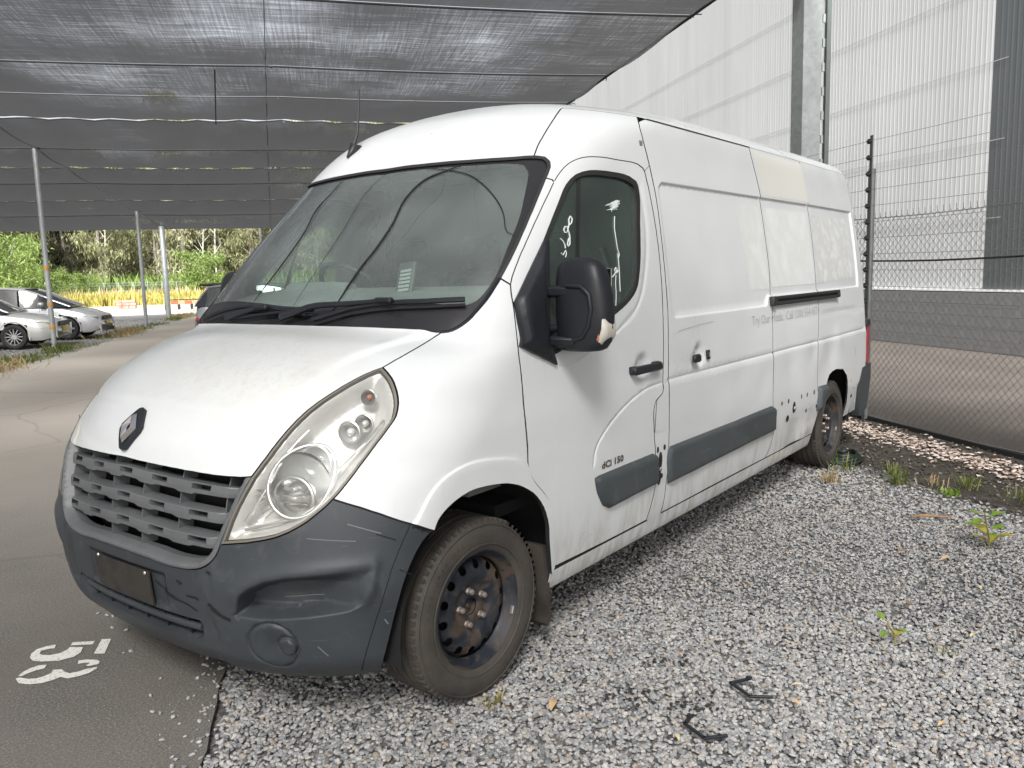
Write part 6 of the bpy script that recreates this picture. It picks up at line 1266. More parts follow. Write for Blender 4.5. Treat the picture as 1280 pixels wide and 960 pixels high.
ins_m=M_('insulator_black',(.02,.02,.022),.4); ime=None
for k in range(17):
    z=.30+k*.152
    wd=Matrix.Translation(L(7.16,5.19,z))
    if ime is None:
        o=MB().lathe([(.0001,-.022),(.012,-.02),(.012,-.008),(.026,-.004),(.026,.004),(.012,.008),(.012,.02),(.0001,.022)],Matrix.Rotation(LANG,4,'Z')@Matrix.Rotation(math.pi/2,4,'X'),12).build('insulator',ins_m,ef,wd); ime=o.data
    else: mobj('insulator',ime,None,ef,wd)
    if k>3: MB().tube([L(s,5.17,z-.015*math.sin((s-7.5)*.9)**2) for s in np.linspace(-.5,13.8,20)],.0019,4).build('fence_wire',wire_m,ef)
# ---------------------------------------------------------------- warehouse
wh=empty('warehouse',L(14,11.3,0),0,'long metal-clad warehouse with white and dark grey corrugated walls','building')
def clad_mat(name,c1,c2):
    m=M_(name,c1,.55,0,.4); t=NT(m); f=t.noise(t.coord(scale=(1,1,.25)),.8,7,.6); c=t.ramp(f,[(.3,c1),(.7,c2)]); n=t.noise(t.coord(scale=(3.2,3.2,.05)),2.5,8,.8); c=t.mix(t.ramp(n,[(.35,0),(.68,.45)]),c,tuple(v*.72 for v in c1)); t.col(c); return m
whm=clad_mat('white_cladding',(.38,.39,.395),(.44,.45,.45)); drk=clad_mat('dark_cladding',(.065,.073,.075),(.083,.091,.093))
def corr(name,s0,s1,z0,z1,t,mt,pitch=.115,dep=.003):
    prof=[(0,0),(.30,0),(.40,1),(.60,1),(.70,0)]; xs=[]
    n=int((s1-s0)/pitch)
    for i in range(n):
        for u,d in prof: xs.append((s0+(i+u)*pitch,t-d*dep))
    xs.append((s1,t)); V=np.array([tuple(L(s,tt,z)) for s,tt in xs for z in (z0,z1)]); k=np.arange(len(xs)-1)*2; F=np.stack([k,k+1,k+3,k+2],1)
    return mobj(name,npmesh(name,V,F,False),mt,wh)
WT_=11.3
corr('dark_wall_cladding',-12,12.35,1.08,12,WT_,drk); 
zz=1.06
for i in range(9): corr('white_wall_cladding',12.35+i*6.08,12.35+(i+1)*6.08,zz,12,WT_,whm)
# fixing rows: shallow straps over each girt
for z in (2.3,3.6,4.9,6.2,7.5): lbox(36,WT_-.030,z,48,.004,.012).build('fixing_row',clad_mat('girt_line',(.32,.33,.335),(.35,.36,.36)),wh)
lbox(24,WT_-.03,1.06,76,.10,.035).build('flashing',M_('flashing_white',(.62,.63,.63),.4),wh)
blk=mottled('concrete_block',(.115,.115,.117),(.150,.149,.147),5,.9,.3,80); mort=M_('mortar',(.115,.115,.114),.95)
lbox(24,WT_+.10,.5,76,.18,1.06).build('block_core',mort,wh)
bme=None; cnt=0
for r in range(5):
    for k in range(56):
        s=7.4+k*.40+(.2 if r%2 else 0); wd=Matrix.Translation(L(s,WT_-.045,.10+r*.205))@Matrix.Rotation(LANG,4,'Z')
        if bme is None: o=MB().box((0,0,0),(.396,.12,.202),bev=.002).build('block',blk,wh,wd); bme=o.data
        else: mobj('block',bme,None,wh,wd)
b=MB()
for r in range(5):
    for k in range(110):
        s=30.0+k*.40+(.2 if r%2 else 0); b.box((0,0,0),(.388,.12,.194),Matrix.Translation(L(s,WT_-.045,.10+r*.205))@Matrix.Rotation(LANG,4,'Z'))
        if k<45:
            s=6.98-k*.4+(.2 if r%2 else 0); b.box((0,0,0),(.388,.12,.194),Matrix.Translation(L(s,WT_-.045,.10+r*.205))@Matrix.Rotation(LANG,4,'Z'))
o=b.build('block_rows',blk,wh); o['kind']='stuff'
lbox(24,WT_+6,6.1,76,11.8,12.1).build('shell',M_('shell_grey',(.3,.3,.3),.9),wh)
# ---------------------------------------------------------------- vegetation
def leaf_mat(name,stops):
    m=M_(name,stops[0][1],.75,0,.2); t=NT(m); g=t.pos(); c=t.ramp(g.outputs['Random Per Island'],stops); t.col(c)
    t.b.inputs['Transmission Weight'].default_value=0
    nt=m.node_tree; tl=nt.nodes.new('ShaderNodeBsdfTranslucent'); nt.links.new(c,tl.inputs[0]); mx=nt.nodes.new('ShaderNodeMixShader'); mx.inputs[0].default_value=.35
    out=nt.nodes['Material Output']; nt.links.new(t.b.outputs[0],mx.inputs[1]); nt.links.new(tl.outputs[0],mx.inputs[2]); nt.links.new(mx.outputs[0],out.inputs[0]); return m
olive=leaf_mat('foliage_olive',[(0,(.13,.14,.065)),(.5,(.26,.27,.145)),(1,(.40,.40,.23))])
greyg=leaf_mat('foliage_grey_green',[(0,(.19,.195,.11)),(.5,(.33,.335,.20)),(1,(.46,.455,.31))])
darkg=leaf_mat('foliage_dark',[(0,(.045,.05,.032)),(.6,(.10,.105,.07)),(1,(.17,.17,.115))])
brightg=leaf_mat('foliage_bright',[(0,(.11,.16,.045)),(.5,(.20,.29,.08)),(1,(.30,.38,.13))])
bark_m=mottled('bark',(.16,.14,.12),(.30,.27,.235),4,.9); palebark=mottled('pale_bark',(.42,.40,.36),(.55,.53,.48),3,.9)
def cards(P,size,aspect,droop,rng):
    n=len(P); a=rng.uniform(0,6.283,n); up=np.stack([rng.normal(0,droop,n),rng.normal(0,droop,n),np.ones(n)*-1],1); up/=np.linalg.norm(up,axis=1)[:,None]
    h=np.stack([np.cos(a),np.sin(a),rng.normal(0,.35,n)],1); h-=up*(h*up).sum(1)[:,None]; h/=np.linalg.norm(h,axis=1)[:,None]
    w=(h*(size*aspect)[:,None]); l=(up*size[:,None]); V=np.stack([P-w*.5,P+l*.5-w*.12,P+l,P+w*.5+l*.35],1).reshape(-1,3); i=np.arange(n)*4; F=np.stack([i,i+1,i+2,i+3],1); return V,F
def make_tree(name,h,wid,lo,nclump,nleaf,seed,droop=.5,lsize=(.25,.6),trunks=1,lean=.5):
    rng=np.random.default_rng(seed); b=MB(); tips=[]
    for k in range(trunks):
        lx,ly=rng.normal(0,lean,2); bx,by=(rng.normal(0,.4,2) if trunks>1 else (0,0)); zz=np.linspace(0,h*.93,9); pts=[Vector((bx+lx*(z/h)**1.4+.12*math.sin(z*1.3+seed),by+ly*(z/h)**1.4+.12*math.cos(z*1.1),z)) for z in zz]
        b.tube(pts,[h*.013*(1-.85*z/h)+.01 for z in zz],7)
        for j in range(int(nclump/trunks)):
            u=lo+(1-lo)*rng.random()**.85; base=pts[min(7,int(u*8))].lerp(pts[min(8,int(u*8)+1)],u*8-int(u*8)); th=rng.uniform(0,6.28)
            prof=math.sin(math.pi*min(1,(1-(u-lo)/(1-lo)*.92)**.7))**.6 if True else 1
            rr=wid*(.35+.65*rng.random())*max(.15,prof)*(.95-.55*(u-lo)/(1-lo)); tip=base+Vector((math.cos(th)*rr,math.sin(th)*rr,rr*rng.uniform(.15,.75)))
            if j%2==0: b.tube([base,base.lerp(tip,.5)+Vector((0,0,rr*.06)),tip],[h*.004,h*.0028,.008],4)
            tips.append((tip,rr))
    P=[]
    for tip,rr in tips:
        k=nleaf//len(tips); c=np.array(tip); s=.35+.30*rr; q=rng.normal(0,1,(k,3)); q*=np.array([s,s,s*.75])*.55; P.append(c+q)
    P=np.vstack(P); V,F=cards(P,rng.uniform(*lsize,len(P)),rng.uniform(.18,.4,len(P)),droop,rng)
    return b,npmesh('crown',V,F)
def tree_thing(proto,world,label,group,cat='tree',nm='pine_tree'):
    b,cr,bm,lm=proto
    o=bpy.data.objects.new(nm,None); link(o,None,world); tag(o,label,cat,group)
    mobj('trunk',b,bm,o,world); mobj('crown',cr,lm,o,world); return o
def protoT(*a,bm=bark_m,lm=olive,**k):
    b,cr=make_tree(*a,**k); me=bpy.data.meshes.new('trunk'); me.from_pydata(b.v,[],b.f); me.update(); me.materials.append(bm); cr.materials.append(lm); return (me,cr,bm,lm)
PR=[protoT('t',17,3.9,.05,90,12000,21,lm=olive,droop=.45),protoT('t',19,3.6,.06,90,12000,22,lm=greyg,droop=.55),protoT('t',15,4.2,.03,84,12000,23,lm=olive,droop=.6,trunks=2),protoT('t',20,3.7,.08,90,12000,24,lm=greyg,droop=.4,bm=bark_m),protoT('t',18,3.8,.25,60,8000,25,lm=darkg,droop=.4)]
def on_px(px,s):   # where a line of sight across the ground meets distance s along the lane
    th=math.atan((px-640)/FPX); ang=YAW-th; off=LANG-ang; return s*math.tan(off)
q=random.Random(5)
NUM='one two three four five six seven eight nine ten eleven twelve thirteen fourteen fifteen sixteen'.split(); tn=0; desc=['feathery olive green tree with a drooping crown','grey green tree with a tall loose crown','broad olive tree with forked stems','tallest pale grey green tree','dark leaved tree with a bare lower trunk']
where=['far left edge of the tree belt','tree belt above the wagon roof','tree belt behind the rusty banded post','tree belt between the two nearer posts','tree belt left of the slim post','tree belt right of the slim post','tree belt above the striped barrier','tree belt left of the van mirror','tree belt by the van windscreen','tree belt hidden by the cab']
for row,(s,n_) in enumerate(((86,16),(94,15),(103,12))):
    for i in range(n_):
        px=-130+ (720/n_)*(i+.5*(row%2)+q.uniform(-.3,.3)); ss=s+q.uniform(-3,3); t=on_px(px,ss)
        if row==0: k=4 if 30<px<95 and i%2 else (2 if px<20 else q.choice([0,1,2,3,0,1]))
        else: k=4 if px<110 else q.choice([1,3,4,0])
        if row==0 and 40<px<95: k=4
        sc=q.uniform(.82,1.12); wd=Matrix.Translation(L(ss,t,-.05))@Matrix.Rotation(q.uniform(0,6.28),4,'Z')@Matrix.Scale(sc,4)
        tree_thing(PR[k],wd,desc[k]+', %s from left, %s row'%(NUM[i],['front','middle','back'][row]),'trees beyond the grass field'); tn+=1
gum=protoT('g',16,3.2,.45,40,3500,31,lm=olive,bm=palebark,trunks=2,lean=1.0)
tree_thing(gum,Matrix.Translation(L(80,on_px(3,80),0)),'pale barked gum tree with two bare stems at the far left','trees beyond the grass field',nm='gum_tree')
dead=MB(); 
for px,s,h in ((278,82,9),(142,83,8),(262,84,7)):
    b=MB(); t=on_px(px,s); rng=random.Random(px); base=L(s,t,0); b.tube([base,base+Vector((.1,.1,h*.5)),base+Vector((.3,-.1,h))],[.09,.06,.02],6)
    for k in range(9):
        z=h*(.35+.065*k); a=rng.uniform(0,6.28); b.tube([base+Vector((.1,.05,z)),base+Vector((.1+math.cos(a)*.9,math.sin(a)*.9,z+.9))],[.03,.008],4)
    tag(b.build('bare_tree',palebark),{278:'bare pale tree trunk standing nearest the van windscreen',142:'bare pale trunk between the rusty banded post and the slim post',262:'short bare pale trunk right of the thick far post'}[px],'tree')
bush=protoT('b',4.2,2.6,.02,40,6500,41,lm=brightg,droop=1.2,lsize=(.18,.40),trunks=3,lean=.8)
for i,(px,s,sc,lb) in enumerate(((-8,60,1.25,'tall bright green bush at the far left edge behind the wagon'),(14,66,1.1,'bright green bush just left of the rusty banded post'),(38,72,.75,'low green bush over the wagon bonnet'),(72,76,.7,'low green bush between the wagon and the slim post'),(262,78,1.0,'green bush beside the bare trunk near the van windscreen'),(105,78,.62,'small green bush behind the far fence'),(-40,70,1.2,'large green bush outside the left edge'))):
    tree_thing(bush,Matrix.Translation(L(s,on_px(px,s),-.1))@Matrix.Rotation(i*1.3,4,'Z')@Matrix.Scale(sc,4),lb,'green bushes before the trees','bush','bush')
# undergrowth along the trees
rng=np.random.default_rng(77)
def grassfield(name,n,s0,s1,px0,px1,h0,h1,mt,w=.03,lean=.25,tfun=None,clump=None):
    s=rng.uniform(s0,s1,n); px=rng.uniform(px0,px1,n); th=np.arctan((px-640)/FPX); t=s*np.tan(LANG-(YAW-th)) if tfun is None else tfun(s,n)
    if clump is not None: 
        k=clump(s,t); s,t=s[k],t[k]
    n=len(s); xy=st2w(s,t); h=rng.uniform(h0,h1,n)*(.7+.5*np.sin(s*.9+t*.35)**2); a=rng.uniform(0,6.283,n); ww=w*(1+h); d=np.stack([np.cos(a),np.sin(a),np.zeros(n)],1)*ww[:,None]
    B=np.concatenate([xy,np.full((n,1),-.02)],1); T=B+np.stack([rng.normal(0,lean,n)*h,rng.normal(0,lean,n)*h,h],1); M2=(B+T)/2+np.stack([rng.normal(0,lean*.2,n)*h]*2+[np.zeros(n)],1)
    V=np.stack([B-d,B+d,M2+d*.7,T],1).reshape(-1,3); i=np.arange(n)*4; F=np.stack([i,i+1,i+2,i+3],1); o=mobj(name,npmesh(name,V,F),mt); o['kind']='stuff'; return o
straw=leaf_mat('dry_grass',[(0,(.33,.29,.085)),(.45,(.50,.44,.13)),(.8,(.60,.54,.20)),(1,(.34,.38,.10))])
straw2=leaf_mat('seed_heads',[(0,(.45,.34,.17)),(.6,(.58,.46,.26)),(1,(.66,.58,.38))])
lawn=leaf_mat('green_grass',[(0,(.09,.13,.03)),(.5,(.17,.22,.06)),(.85,(.27,.30,.10)),(1,(.42,.36,.18))])
grassfield('dry_grass_field',42000,66.5,84,-110,430,.45,.95,straw,.05)
grassfield('seed_heads',7000,70,84,-110,430,.6,1.3,straw2,.05,.15,clump=lambda s,t:(np.sin(s*.5+t*.30)>.1))
grassfield('green_undergrowth',16000,82,92,-110,430,.8,2.4,brightg,.10,.3)
n=52000; s_=rng.uniform(90,108,n); px_=rng.uniform(-110,430,n); t_2=s_*np.tan(LANG-(YAW-np.arctan((px_-640)/FPX))); z_=rng.uniform(.4,11,n)*(.55+.45*np.sin(t_2*.31+s_*.2)**2); V,F=cards(np.concatenate([st2w(s_,t_2),z_[:,None]],1),rng.uniform(.35,.8,n),rng.uniform(.25,.6,n),.8,rng); o=mobj('forest_understorey',npmesh('forest_understorey',V,F),greyg); o['kind']='stuff'
grassfield('verge_grass',5200,15,44,0,1,.05,.24,lawn,.006,.6,tfun=lambda s,n: rng.normal(-6.25,.22,n),clump=lambda s,t:(np.sin(s*1.7)+np.sin(s*.63+1)+.5*np.sin(s*4.1)>.1))
grassfield('verge_straw',3600,15,44,0,1,.05,.26,straw2,.006,.8,tfun=lambda s,n: rng.normal(-6.15,.28,n),clump=lambda s,t:(np.sin(s*1.1+2)+np.sin(s*.5)>.2))
# far wire fence
ff=empty('far_wire_fence',L(85,on_px(150,85),0),0,'low wire fence with thin posts along the back of the dry grass','fence')
for i in range(26):
    px=-60+i*18.; t=on_px(px,80); MB().lathe([(.04,0),(.04,1.75),(.0001,1.76)],Matrix.Translation(L(80,t,0)),6).build('fence_post',galv,ff)
ta,tb=on_px(-80,80),on_px(420,80)
for z in (.5,1.0,1.45,1.68): MB().tube([L(80,ta,z),L(80,tb,z)],.014,4).build('fence_wire',galv,ff)
lst=[(tuple(L(80,t,.05)),tuple(L(80,t+.9,1.68))) for t in np.arange(ta,tb,.30)]+[(tuple(L(80,t+.9,.05)),tuple(L(80,t,1.68))) for t in np.arange(ta,tb,.30)]
V,F=ribs(lst,.008); o=mobj('wire_mesh',npmesh('wire_mesh',V,F),galv,ff); o['kind']='stuff'
MB().tube([L(79.6,on_px(88,80),1.3),L(79.6,on_px(102,80),.2)],.03,5).build('brace',galv,ff)
# road barriers
for (px0,px1,s,lb) in ((150,177,57,'pink and white barrier block lying at the edge of the far road'),):
    t0,t1=on_px(px0,s),on_px(px1,s); o=empty('barrier_block',L(s,(t0+t1)/2,0),0,lb,'barrier'); ln=t1-t0
    for k in range(3):
        for r in range(3): lbox(s+.02*k,t0+ln*(k+.5+.12*(r%2))/3.2,.12+r*.18,.45,ln/3.3,.16,.02).build('block',mottled('barrier_pink',(.42,.14,.11),(.52,.30,.26),2,.8),o)
o=empty('striped_barrier',L(50,on_px(228,50),0),0,'orange plastic barrier with a dark top rail beyond the thick post','barrier')
org=M_('barrier_orange',(.42,.07,.03),.6); t0,t1=on_px(211,50),on_px(262,50)
lbox(50,(t0+t1)/2,.62,.06,t1-t0,.05).build('rail',black_m,o)
for k in range(6): lbox(50,t0+(t1-t0)*(k+.5)/6,.47,.05,(t1-t0)/6*.94,.20,.01).build('panel',org if k%2 else M_('barrier_pale_orange',(.50,.20,.13),.6),o)
for k in (0,2,4,6): lbox(50,t0+(t1-t0)*(k+.2)/6.4,.22,.4,.10,.30,.02).build('foot',black_m,o)
# ---------------------------------------------------------------- parked cars
silver_p=M_('car_paint_silver',(.66,.68,.70),.28,.3,.5,.6); cream_p=M_('car_paint_grey_gold',(.62,.63,.61),.30,.3,.5,.6); dgrey_p=M_('car_paint_grey',(.30,.32,.34),.3,.5,.5,.6)
carglass=M_('car_glass',(.018,.022,.024),.06,0,.8); alloy_m=M_('alloy_wheel',(.62,.62,.63),.3,.8); hl_m=M_('car_headlight',(.62,.62,.58),.12,.2,.6,.5)
def loft(secs,n_,close=True): 
    vs=[p for s in secs for p in s]; k=n_; fs=[(i*k+j,i*k+(j+1)%k,(i+1)*k+(j+1)%k,(i+1)*k+j) for i in range(len(secs)-1) for j in range(k)]
    fs+=[tuple(range(k))[::-1],tuple((len(secs)-1)*k+j for j in range(k))]; return vs,fs
def car(name,world,paint_,label,Lc,prof,belt,roof,wb0,wb1,wr=.315,spokes=5,cat='car',tail=None):
    """prof (x,ztop) of bonnet/boot line, belt z, roof list (x,z,halfwidth)"""
    o=bpy.data.objects.new(name,None); link(o,None,world); tag(o,label,cat,'silver cars in the far bays' if 'silver' in label and tail is None else None)
    Wd=.88
    def sec(x,zt,w,zb):
        wl=[(w*.92,zb),(w,zb+.12),(w*1.0,zb+.30),(w*.985,zt-.22),(w*.93,zt-.07),(w*.78,zt-.008),(w*.3,zt+.012)]
        return [Vector((x,-a,b)) for a,b in wl]+[Vector((x,a,b)) for a,b in wl[::-1]]
    xs=np.linspace(prof[0][0],prof[-1][0],46); secs=[]
    for x in xs:
        zt=float(np.interp(x,[p[0] for p in prof],[p[1] for p in prof])); u=(x-xs[0])/(xs[-1]-xs[0]); e=min(u,1-u); w=Wd*(1-.26*max(0,1-e/.10)**2.2); zb=.20+.10*max(0,1-e/.06)
        secs.append(sec(x,zt,w,zb))
    vs,fs=loft(secs,14); 
    # open the wheel arches
    keep=[]
    for f in fs:
        if len(f)==4:
            c=sum((vs[i] for i in f),Vector())/4
            if abs(c.y)>.6 and any(math.hypot(c.x-wx,c.z-wr)<wr*1.17 for wx in (wb0,wb1)): continue
        keep.append(f)
    b=MB().add(vs,keep).build('body',paint_,o,world,smooth=35); b.matrix_basis=world
    b=MB()
    for wx in (wb0,wb1):
        for s in (1,-1):
            pts=[Vector((wx+wr*1.19*math.cos(a),s*.862,wr+wr*1.19*math.sin(a))) for a in np.linspace(-.25,math.pi+.25,20)]; b.tube(pts,.022,6)
    b.build('arch_trim',paint_,o,world,smooth=60)
    b=MB(); b.box(((wb0+wb1)/2,0,.42),(prof[-1][0]-prof[0][0]-.5,1.5,.34)); b.build('underbody',dark_m,o,world)
    # cabin
    gs=[]
    for x,z,w in roof:
        zb=belt-.03; z=max(z,zb+.01); gs.append([Vector((x,-.80,zb)),Vector((x,-(.80*.45+w*.55),(zb+z)/2)),Vector((x,-w,z-.03)),Vector((x,-w*.8,z)),Vector((x,w*.8,z)),Vector((x,w,z-.03)),Vector((x,.80*.45+w*.55,(zb+z)/2)),Vector((x,.80,zb))])
    vs,fs=loft(gs,8); MB().add(vs,fs).build('glasshouse',carglass,o,world,smooth=40)
    rp=[g for g,(x,z,w) in zip(gs,roof) if z>max(r[1] for r in roof)-.17]
    vs=[];k=4
    for g in rp: vs+=[g[2]+Vector((0,-.008,-.02)),g[3]+Vector((0,0,.012)),g[4]+Vector((0,0,.012)),g[5]+Vector((0,.008,-.02))]
    fs=[(i*k+j,i*k+j+1,(i+1)*k+j+1,(i+1)*k+j) for i in range(len(rp)-1) for j in range(3)]; MB().add(vs,fs).build('roof',paint_,o,world,smooth=60)
    for s in (1,-1):
        b=MB(); b.tube([Vector((g[2].x,s*abs(g[2].y)-s*0,g[2].z+.01)) for g in gs],.028,6); b.build('roof_rail',paint_,o,world,smooth=60)
        xm=(wb0+wb1)/2
        for xx in (xm+.05,xm-.85):
            g=min(gs,key=lambda g_:abs(g_[0].x-xx)); MB().tube([Vector((xx,s*.81,belt-.03)),Vector((xx-.05,s*abs(g[2].y)*1.0+s*.008,g[2].z-.02))],.026,5).build('pillar',black_m,o,world)
        MB().box((wb0-.62,s*.93,belt+.07),(.16,.16,.12),bev=.035).build('mirror',paint_,o,world,smooth=50)
        for xx in (xm-.05,xm-.95): MB().box((xx,s*.885,belt-.16),(.16,.03,.03),bev=.01).build('handle',paint_,o,world)
        for xx in (xm+.62,xm-.25): MB().tube([Vector((xx,s*.881,.34)),Vector((xx+.03,s*.884,.6)),Vector((xx,s*.83,belt-.06))],.005,4).build('door_seam',black_m,o,world)
        x0=prof[0][0]; MB().box((x0*1.0+(.26 if x0<0 else .26),s*.70,.64),(.42,.24,.13),Matrix.Identity(4),bev=.05).build('tail_light' ,red_m,o,world,smooth=50)
        xf=prof[-1][0]; Mh=Matrix.Translation((xf-.30,s*.66,.66))@Matrix.Rotation(-s*.45,4,'Z')@Matrix.Rotation(.12,4,'Y'); MB().box((0,0,0),(.44,.26,.13),Mh,bev=.055).build('headlight',hl_m,o,world,smooth=50)
        MB().lathe([(.0001,.01),(.05,.008),(.06,-.01)],axisM((xf-.16,s*.70,.36),(1,-.0+s*.5,0)),14).build('fog_lamp',hl_m,o,world)
    xf=prof[-1][0]; MB().box((xf-.015,0,.60),(.05,.9,.12),bev=.02).build('grille',black_m,o,world); MB().box((xf-.03,0,.36),(.06,1.0,.13),bev=.02).build('air_intake',black_m,o,world); MB().box((xf+.02,0,.47),(.02,.40,.12)).build('number_plate',M_('plate_yellow',(.70,.58,.15),.5),o,world)
    # wheels
    X=Matrix(((1,0,0,0),(0,0,-1,0),(0,1,0,0),(0,0,0,1)))
    for wx in (wb0,wb1):
        for s in (1,-1):
            Mw=world@Matrix.Translation((wx,s*-.79,wr))@Matrix.Rotation(0 if s>0 else math.pi,4,'Z')
            w=bpy.data.objects.new('wheel',None); link(w,o,Mw)
            MB().lathe([(wr*.66,-.09),(wr*.8,-.105),(wr*.95,-.095),(wr,-.07),(wr,.07),(wr*.95,.095),(wr*.8,.105),(wr*.66,.09)],X,40).build('tyre',rub_m,w,Mw,smooth=40)
            b=MB(); b.lathe([(wr*.60,-.06),(wr*.62,.06),(wr*.66,.085),(wr*.69,.09)],X,36); b.lathe([(.0001,.075),(.055,.07),(.06,.05)],X,18)
            for k in range(spokes): b.box((wr*.36,0,.062),(wr*.56,.055 if spokes<8 else .026,.022),X@Matrix.Rotation(k*2*math.pi/spokes,4,'Z'),bev=.006)
            b.build('rim',alloy_m,w,Mw,smooth=40); MB().lathe([(.0001,.01),(wr*.6,.01)],X,20).build('brake_disc',dark_m,w,Mw)
    return o
RA=math.atan2(ET.y,ET.x)
def cw(px_wheel,s,xw,turn=0.):
    t=on_px(px_wheel,s); return Matrix.Translation(L(s+.85,t,0)-ET*xw)@Matrix.Rotation(RA+turn,4,'Z')
sed_prof=[(-2.35,.60),(-2.28,.86),(-2.0,.97),(-1.5,1.0),(-1.2,1.0),(.85,.96),(1.3,.90),(1.9,.80),(2.2,.68),(2.33,.56),(2.38,.45)]
sed_roof=[(-1.75,.98,.60),(-1.3,1.22,.60),(-.85,1.38,.58),(-.4,1.44,.58),(.1,1.44,.58),(.45,1.36,.58),(.8,1.20,.61),(1.15,1.0,.66),(1.3,.94,.7)]
wag_prof=[(-2.15,.55),(-2.12,.9),(-2.0,1.0),(-1.2,1.0),(.85,.99),(1.25,.96),(1.75,.84),(2.05,.72),(2.2,.58),(2.25,.42)]
wag_roof=[(-2.1,1.0,.66),(-1.95,1.36,.60),(-1.7,1.50,.60),(-1.0,1.54,.60),(-.3,1.55,.60),(.2,1.50,.60),(.55,1.38,.60),(1.0,1.16,.64),(1.45,.98,.70)]
car('silver_sedan',cw(20,23.3,1.42),cream_p,'nearest silver sedan at the left edge with its nose behind the rusty banded post',4.7,sed_prof,.94,sed_roof,1.42,-1.32,spokes=12)
car('silver_wagon',cw(90,26.6,1.36,-.05),silver_p,'silver wagon with tinted windows parked behind the nearer sedan',4.4,wag_prof,.98,wag_roof,1.36,-1.28,wr=.32,spokes=5)
hp=[(-1.95,.50),(-1.93,.80),(-1.88,1.02),(-1.2,1.02),(.8,1.0),(1.2,.96),(1.7,.86),(1.95,.70),(2.05,.5)]
hr=[(-1.90,1.0,.66),(-1.72,1.28,.60),(-1.55,1.46,.60),(-1.0,1.50,.60),(-.2,1.50,.60),(.3,1.42,.6),(.8,1.2,.64),(1.2,1.0,.7)]
hw=Matrix.Translation(L(22.3,on_px(243,21.2)+1.98,0))@Matrix.Rotation(RA-.12,4,'Z')
hb=car('grey_hatchback',hw,dgrey_p,'grey hatchback with a black roof spoiler half hidden behind the van',4.1,hp,1.0,hr,1.28,-1.22,tail=1)
MB().box((-1.62,0,1.50),(.34,1.16,.06),bev=.02).build('spoiler',black_m,hb,hw)
# ---------------------------------------------------------------- weeds, litter, hose
grn=leaf_mat('weed_leaf',[(0,(.10,.20,.025)),(.5,(.20,.34,.05)),(1,(.36,.46,.10))]); yel=leaf_mat('weed_leaf_yellow',[(0,(.35,.36,.06)),(.6,(.50,.44,.10)),(1,(.42,.22,.08))])
def tuft(s,t,n,h,spread,mt,label,seed,w=.003,name='grass_tuft'):
    rr=np.random.default_rng(seed); V=[];F=[]
    for i in range(n):
        a=rr.uniform(0,6.28); r0=rr.uniform(0,spread*.5); hh=h*rr.uniform(.4,1); ln=rr.uniform(.2,1.0)*hh; b0=np.array([r0*math.cos(a*1.7),r0*math.sin(a*1.7),-.01]); d=np.array([math.cos(a),math.sin(a),0]); sd_=np.array([-d[1],d[0],0])*w
        p=[b0,b0+d*ln*.25+[0,0,hh*.55],b0+d*ln*.7+[0,0,hh*.9],b0+d*ln*1.1+[0,0,hh*.8]]; k=len(V)
        for j,(q_,ww) in enumerate(zip(p,(1,.9,.6,.05))): V+= [q_-sd_*ww,q_+sd_*ww]
        for j in range(3): F.append((k+2*j,k+2*j+1,k+2*j+3,k+2*j+2))
    wd=Matrix.Translation(L(s,t,0)); o=mobj(name,npmesh(name,np.array(V),np.array(F),True),mt,None,wd); return tag(o,label,'weed','weeds at the edge of the gravel')
tuft(5.23,3.56,60,.12,.14,straw2,'dry straw coloured grass tuft beside the rear wheel',1)
tuft(5.06,3.98,70,.12,.2,lawn,'green grass tuft right of the hose coil',2); tuft(5.3,4.15,50,.11,.18,lawn,'small green tuft at the end of the fence post',12)
tuft(4.81,4.37,70,.11,.22,lawn,'green grass clump nearest the wood chips at the right',3); tuft(4.70,4.10,26,.06,.16,grn,'low bright green weed on the gravel',4,.007)
tuft(4.4,4.45,60,.12,.3,lawn,'sparse grass at the right edge by the dark soil',5); tuft(5.5,3.85,40,.15,.2,lawn,'thin tall grass growing through the hose coil',6); tuft(4.95,4.2,30,.09,.25,straw2,'straw coloured tuft between two green ones',7)
tuft(2.71,2.38,14,.05,.14,lawn,'tiny grass seedling lying flat on the gravel',8,.002)
def leafcard(M,l,w,curl=.2):
    n=6; vs=[];fs=[]
    for i in range(n+1):
        u=i/n; ww=w*math.sin(math.pi*min(.98,max(.03,u)))**.8*.5; z=curl*l*math.sin(u*3.0); vs+=[M@Vector((u*l,-ww,z+ww*.35)),M@Vector((u*l,0,z)),M@Vector((u*l,ww,z+ww*.35))]
    for i in range(n): fs+=[(3*i,3*i+1,3*i+4,3*i+3),(3*i+1,3*i+2,3*i+5,3*i+4)]
    return vs,fs
def leafy(s,t,h,nl,seed,label,ls=.09,mts=(grn,yel)):
    wd=Matrix.Translation(L(s,t,0)); o=bpy.data.objects.new('leafy_weed',None); link(o,None,wd); tag(o,label,'weed','weeds at the edge of the gravel'); rr=random.Random(seed)
    st_=MB(); pts=[Vector((.02*math.sin(k),.015*k*.4,h*k/5)) for k in range(6)]; st_.tube(pts,.004,5); st_.build('stem',mottled('stem',(.20,.16,.06),(.28,.26,.08),9,.8),o,wd)
    for i in range(nl):
        u=(i+.6)/nl; p=pts[int(u*4.99)].lerp(pts[int(u*4.99)+1],u*4.99%1); a=i*2.4+rr.uniform(-.3,.3); l=ls*rr.uniform(.7,1.25)*(1.15-.35*u); M=Matrix.Translation(p+Vector((math.cos(a)*.025,math.sin(a)*.025,.008)))@Matrix.Rotation(a,4,'Z')@Matrix.Rotation(rr.uniform(-.5,.15),4,'Y')
        vs,fs=leafcard(M,l,l*.62,.10); MB().add(vs,fs).build('leaf',mts[0] if u>.3 else mts[1],o,wd,smooth=80)
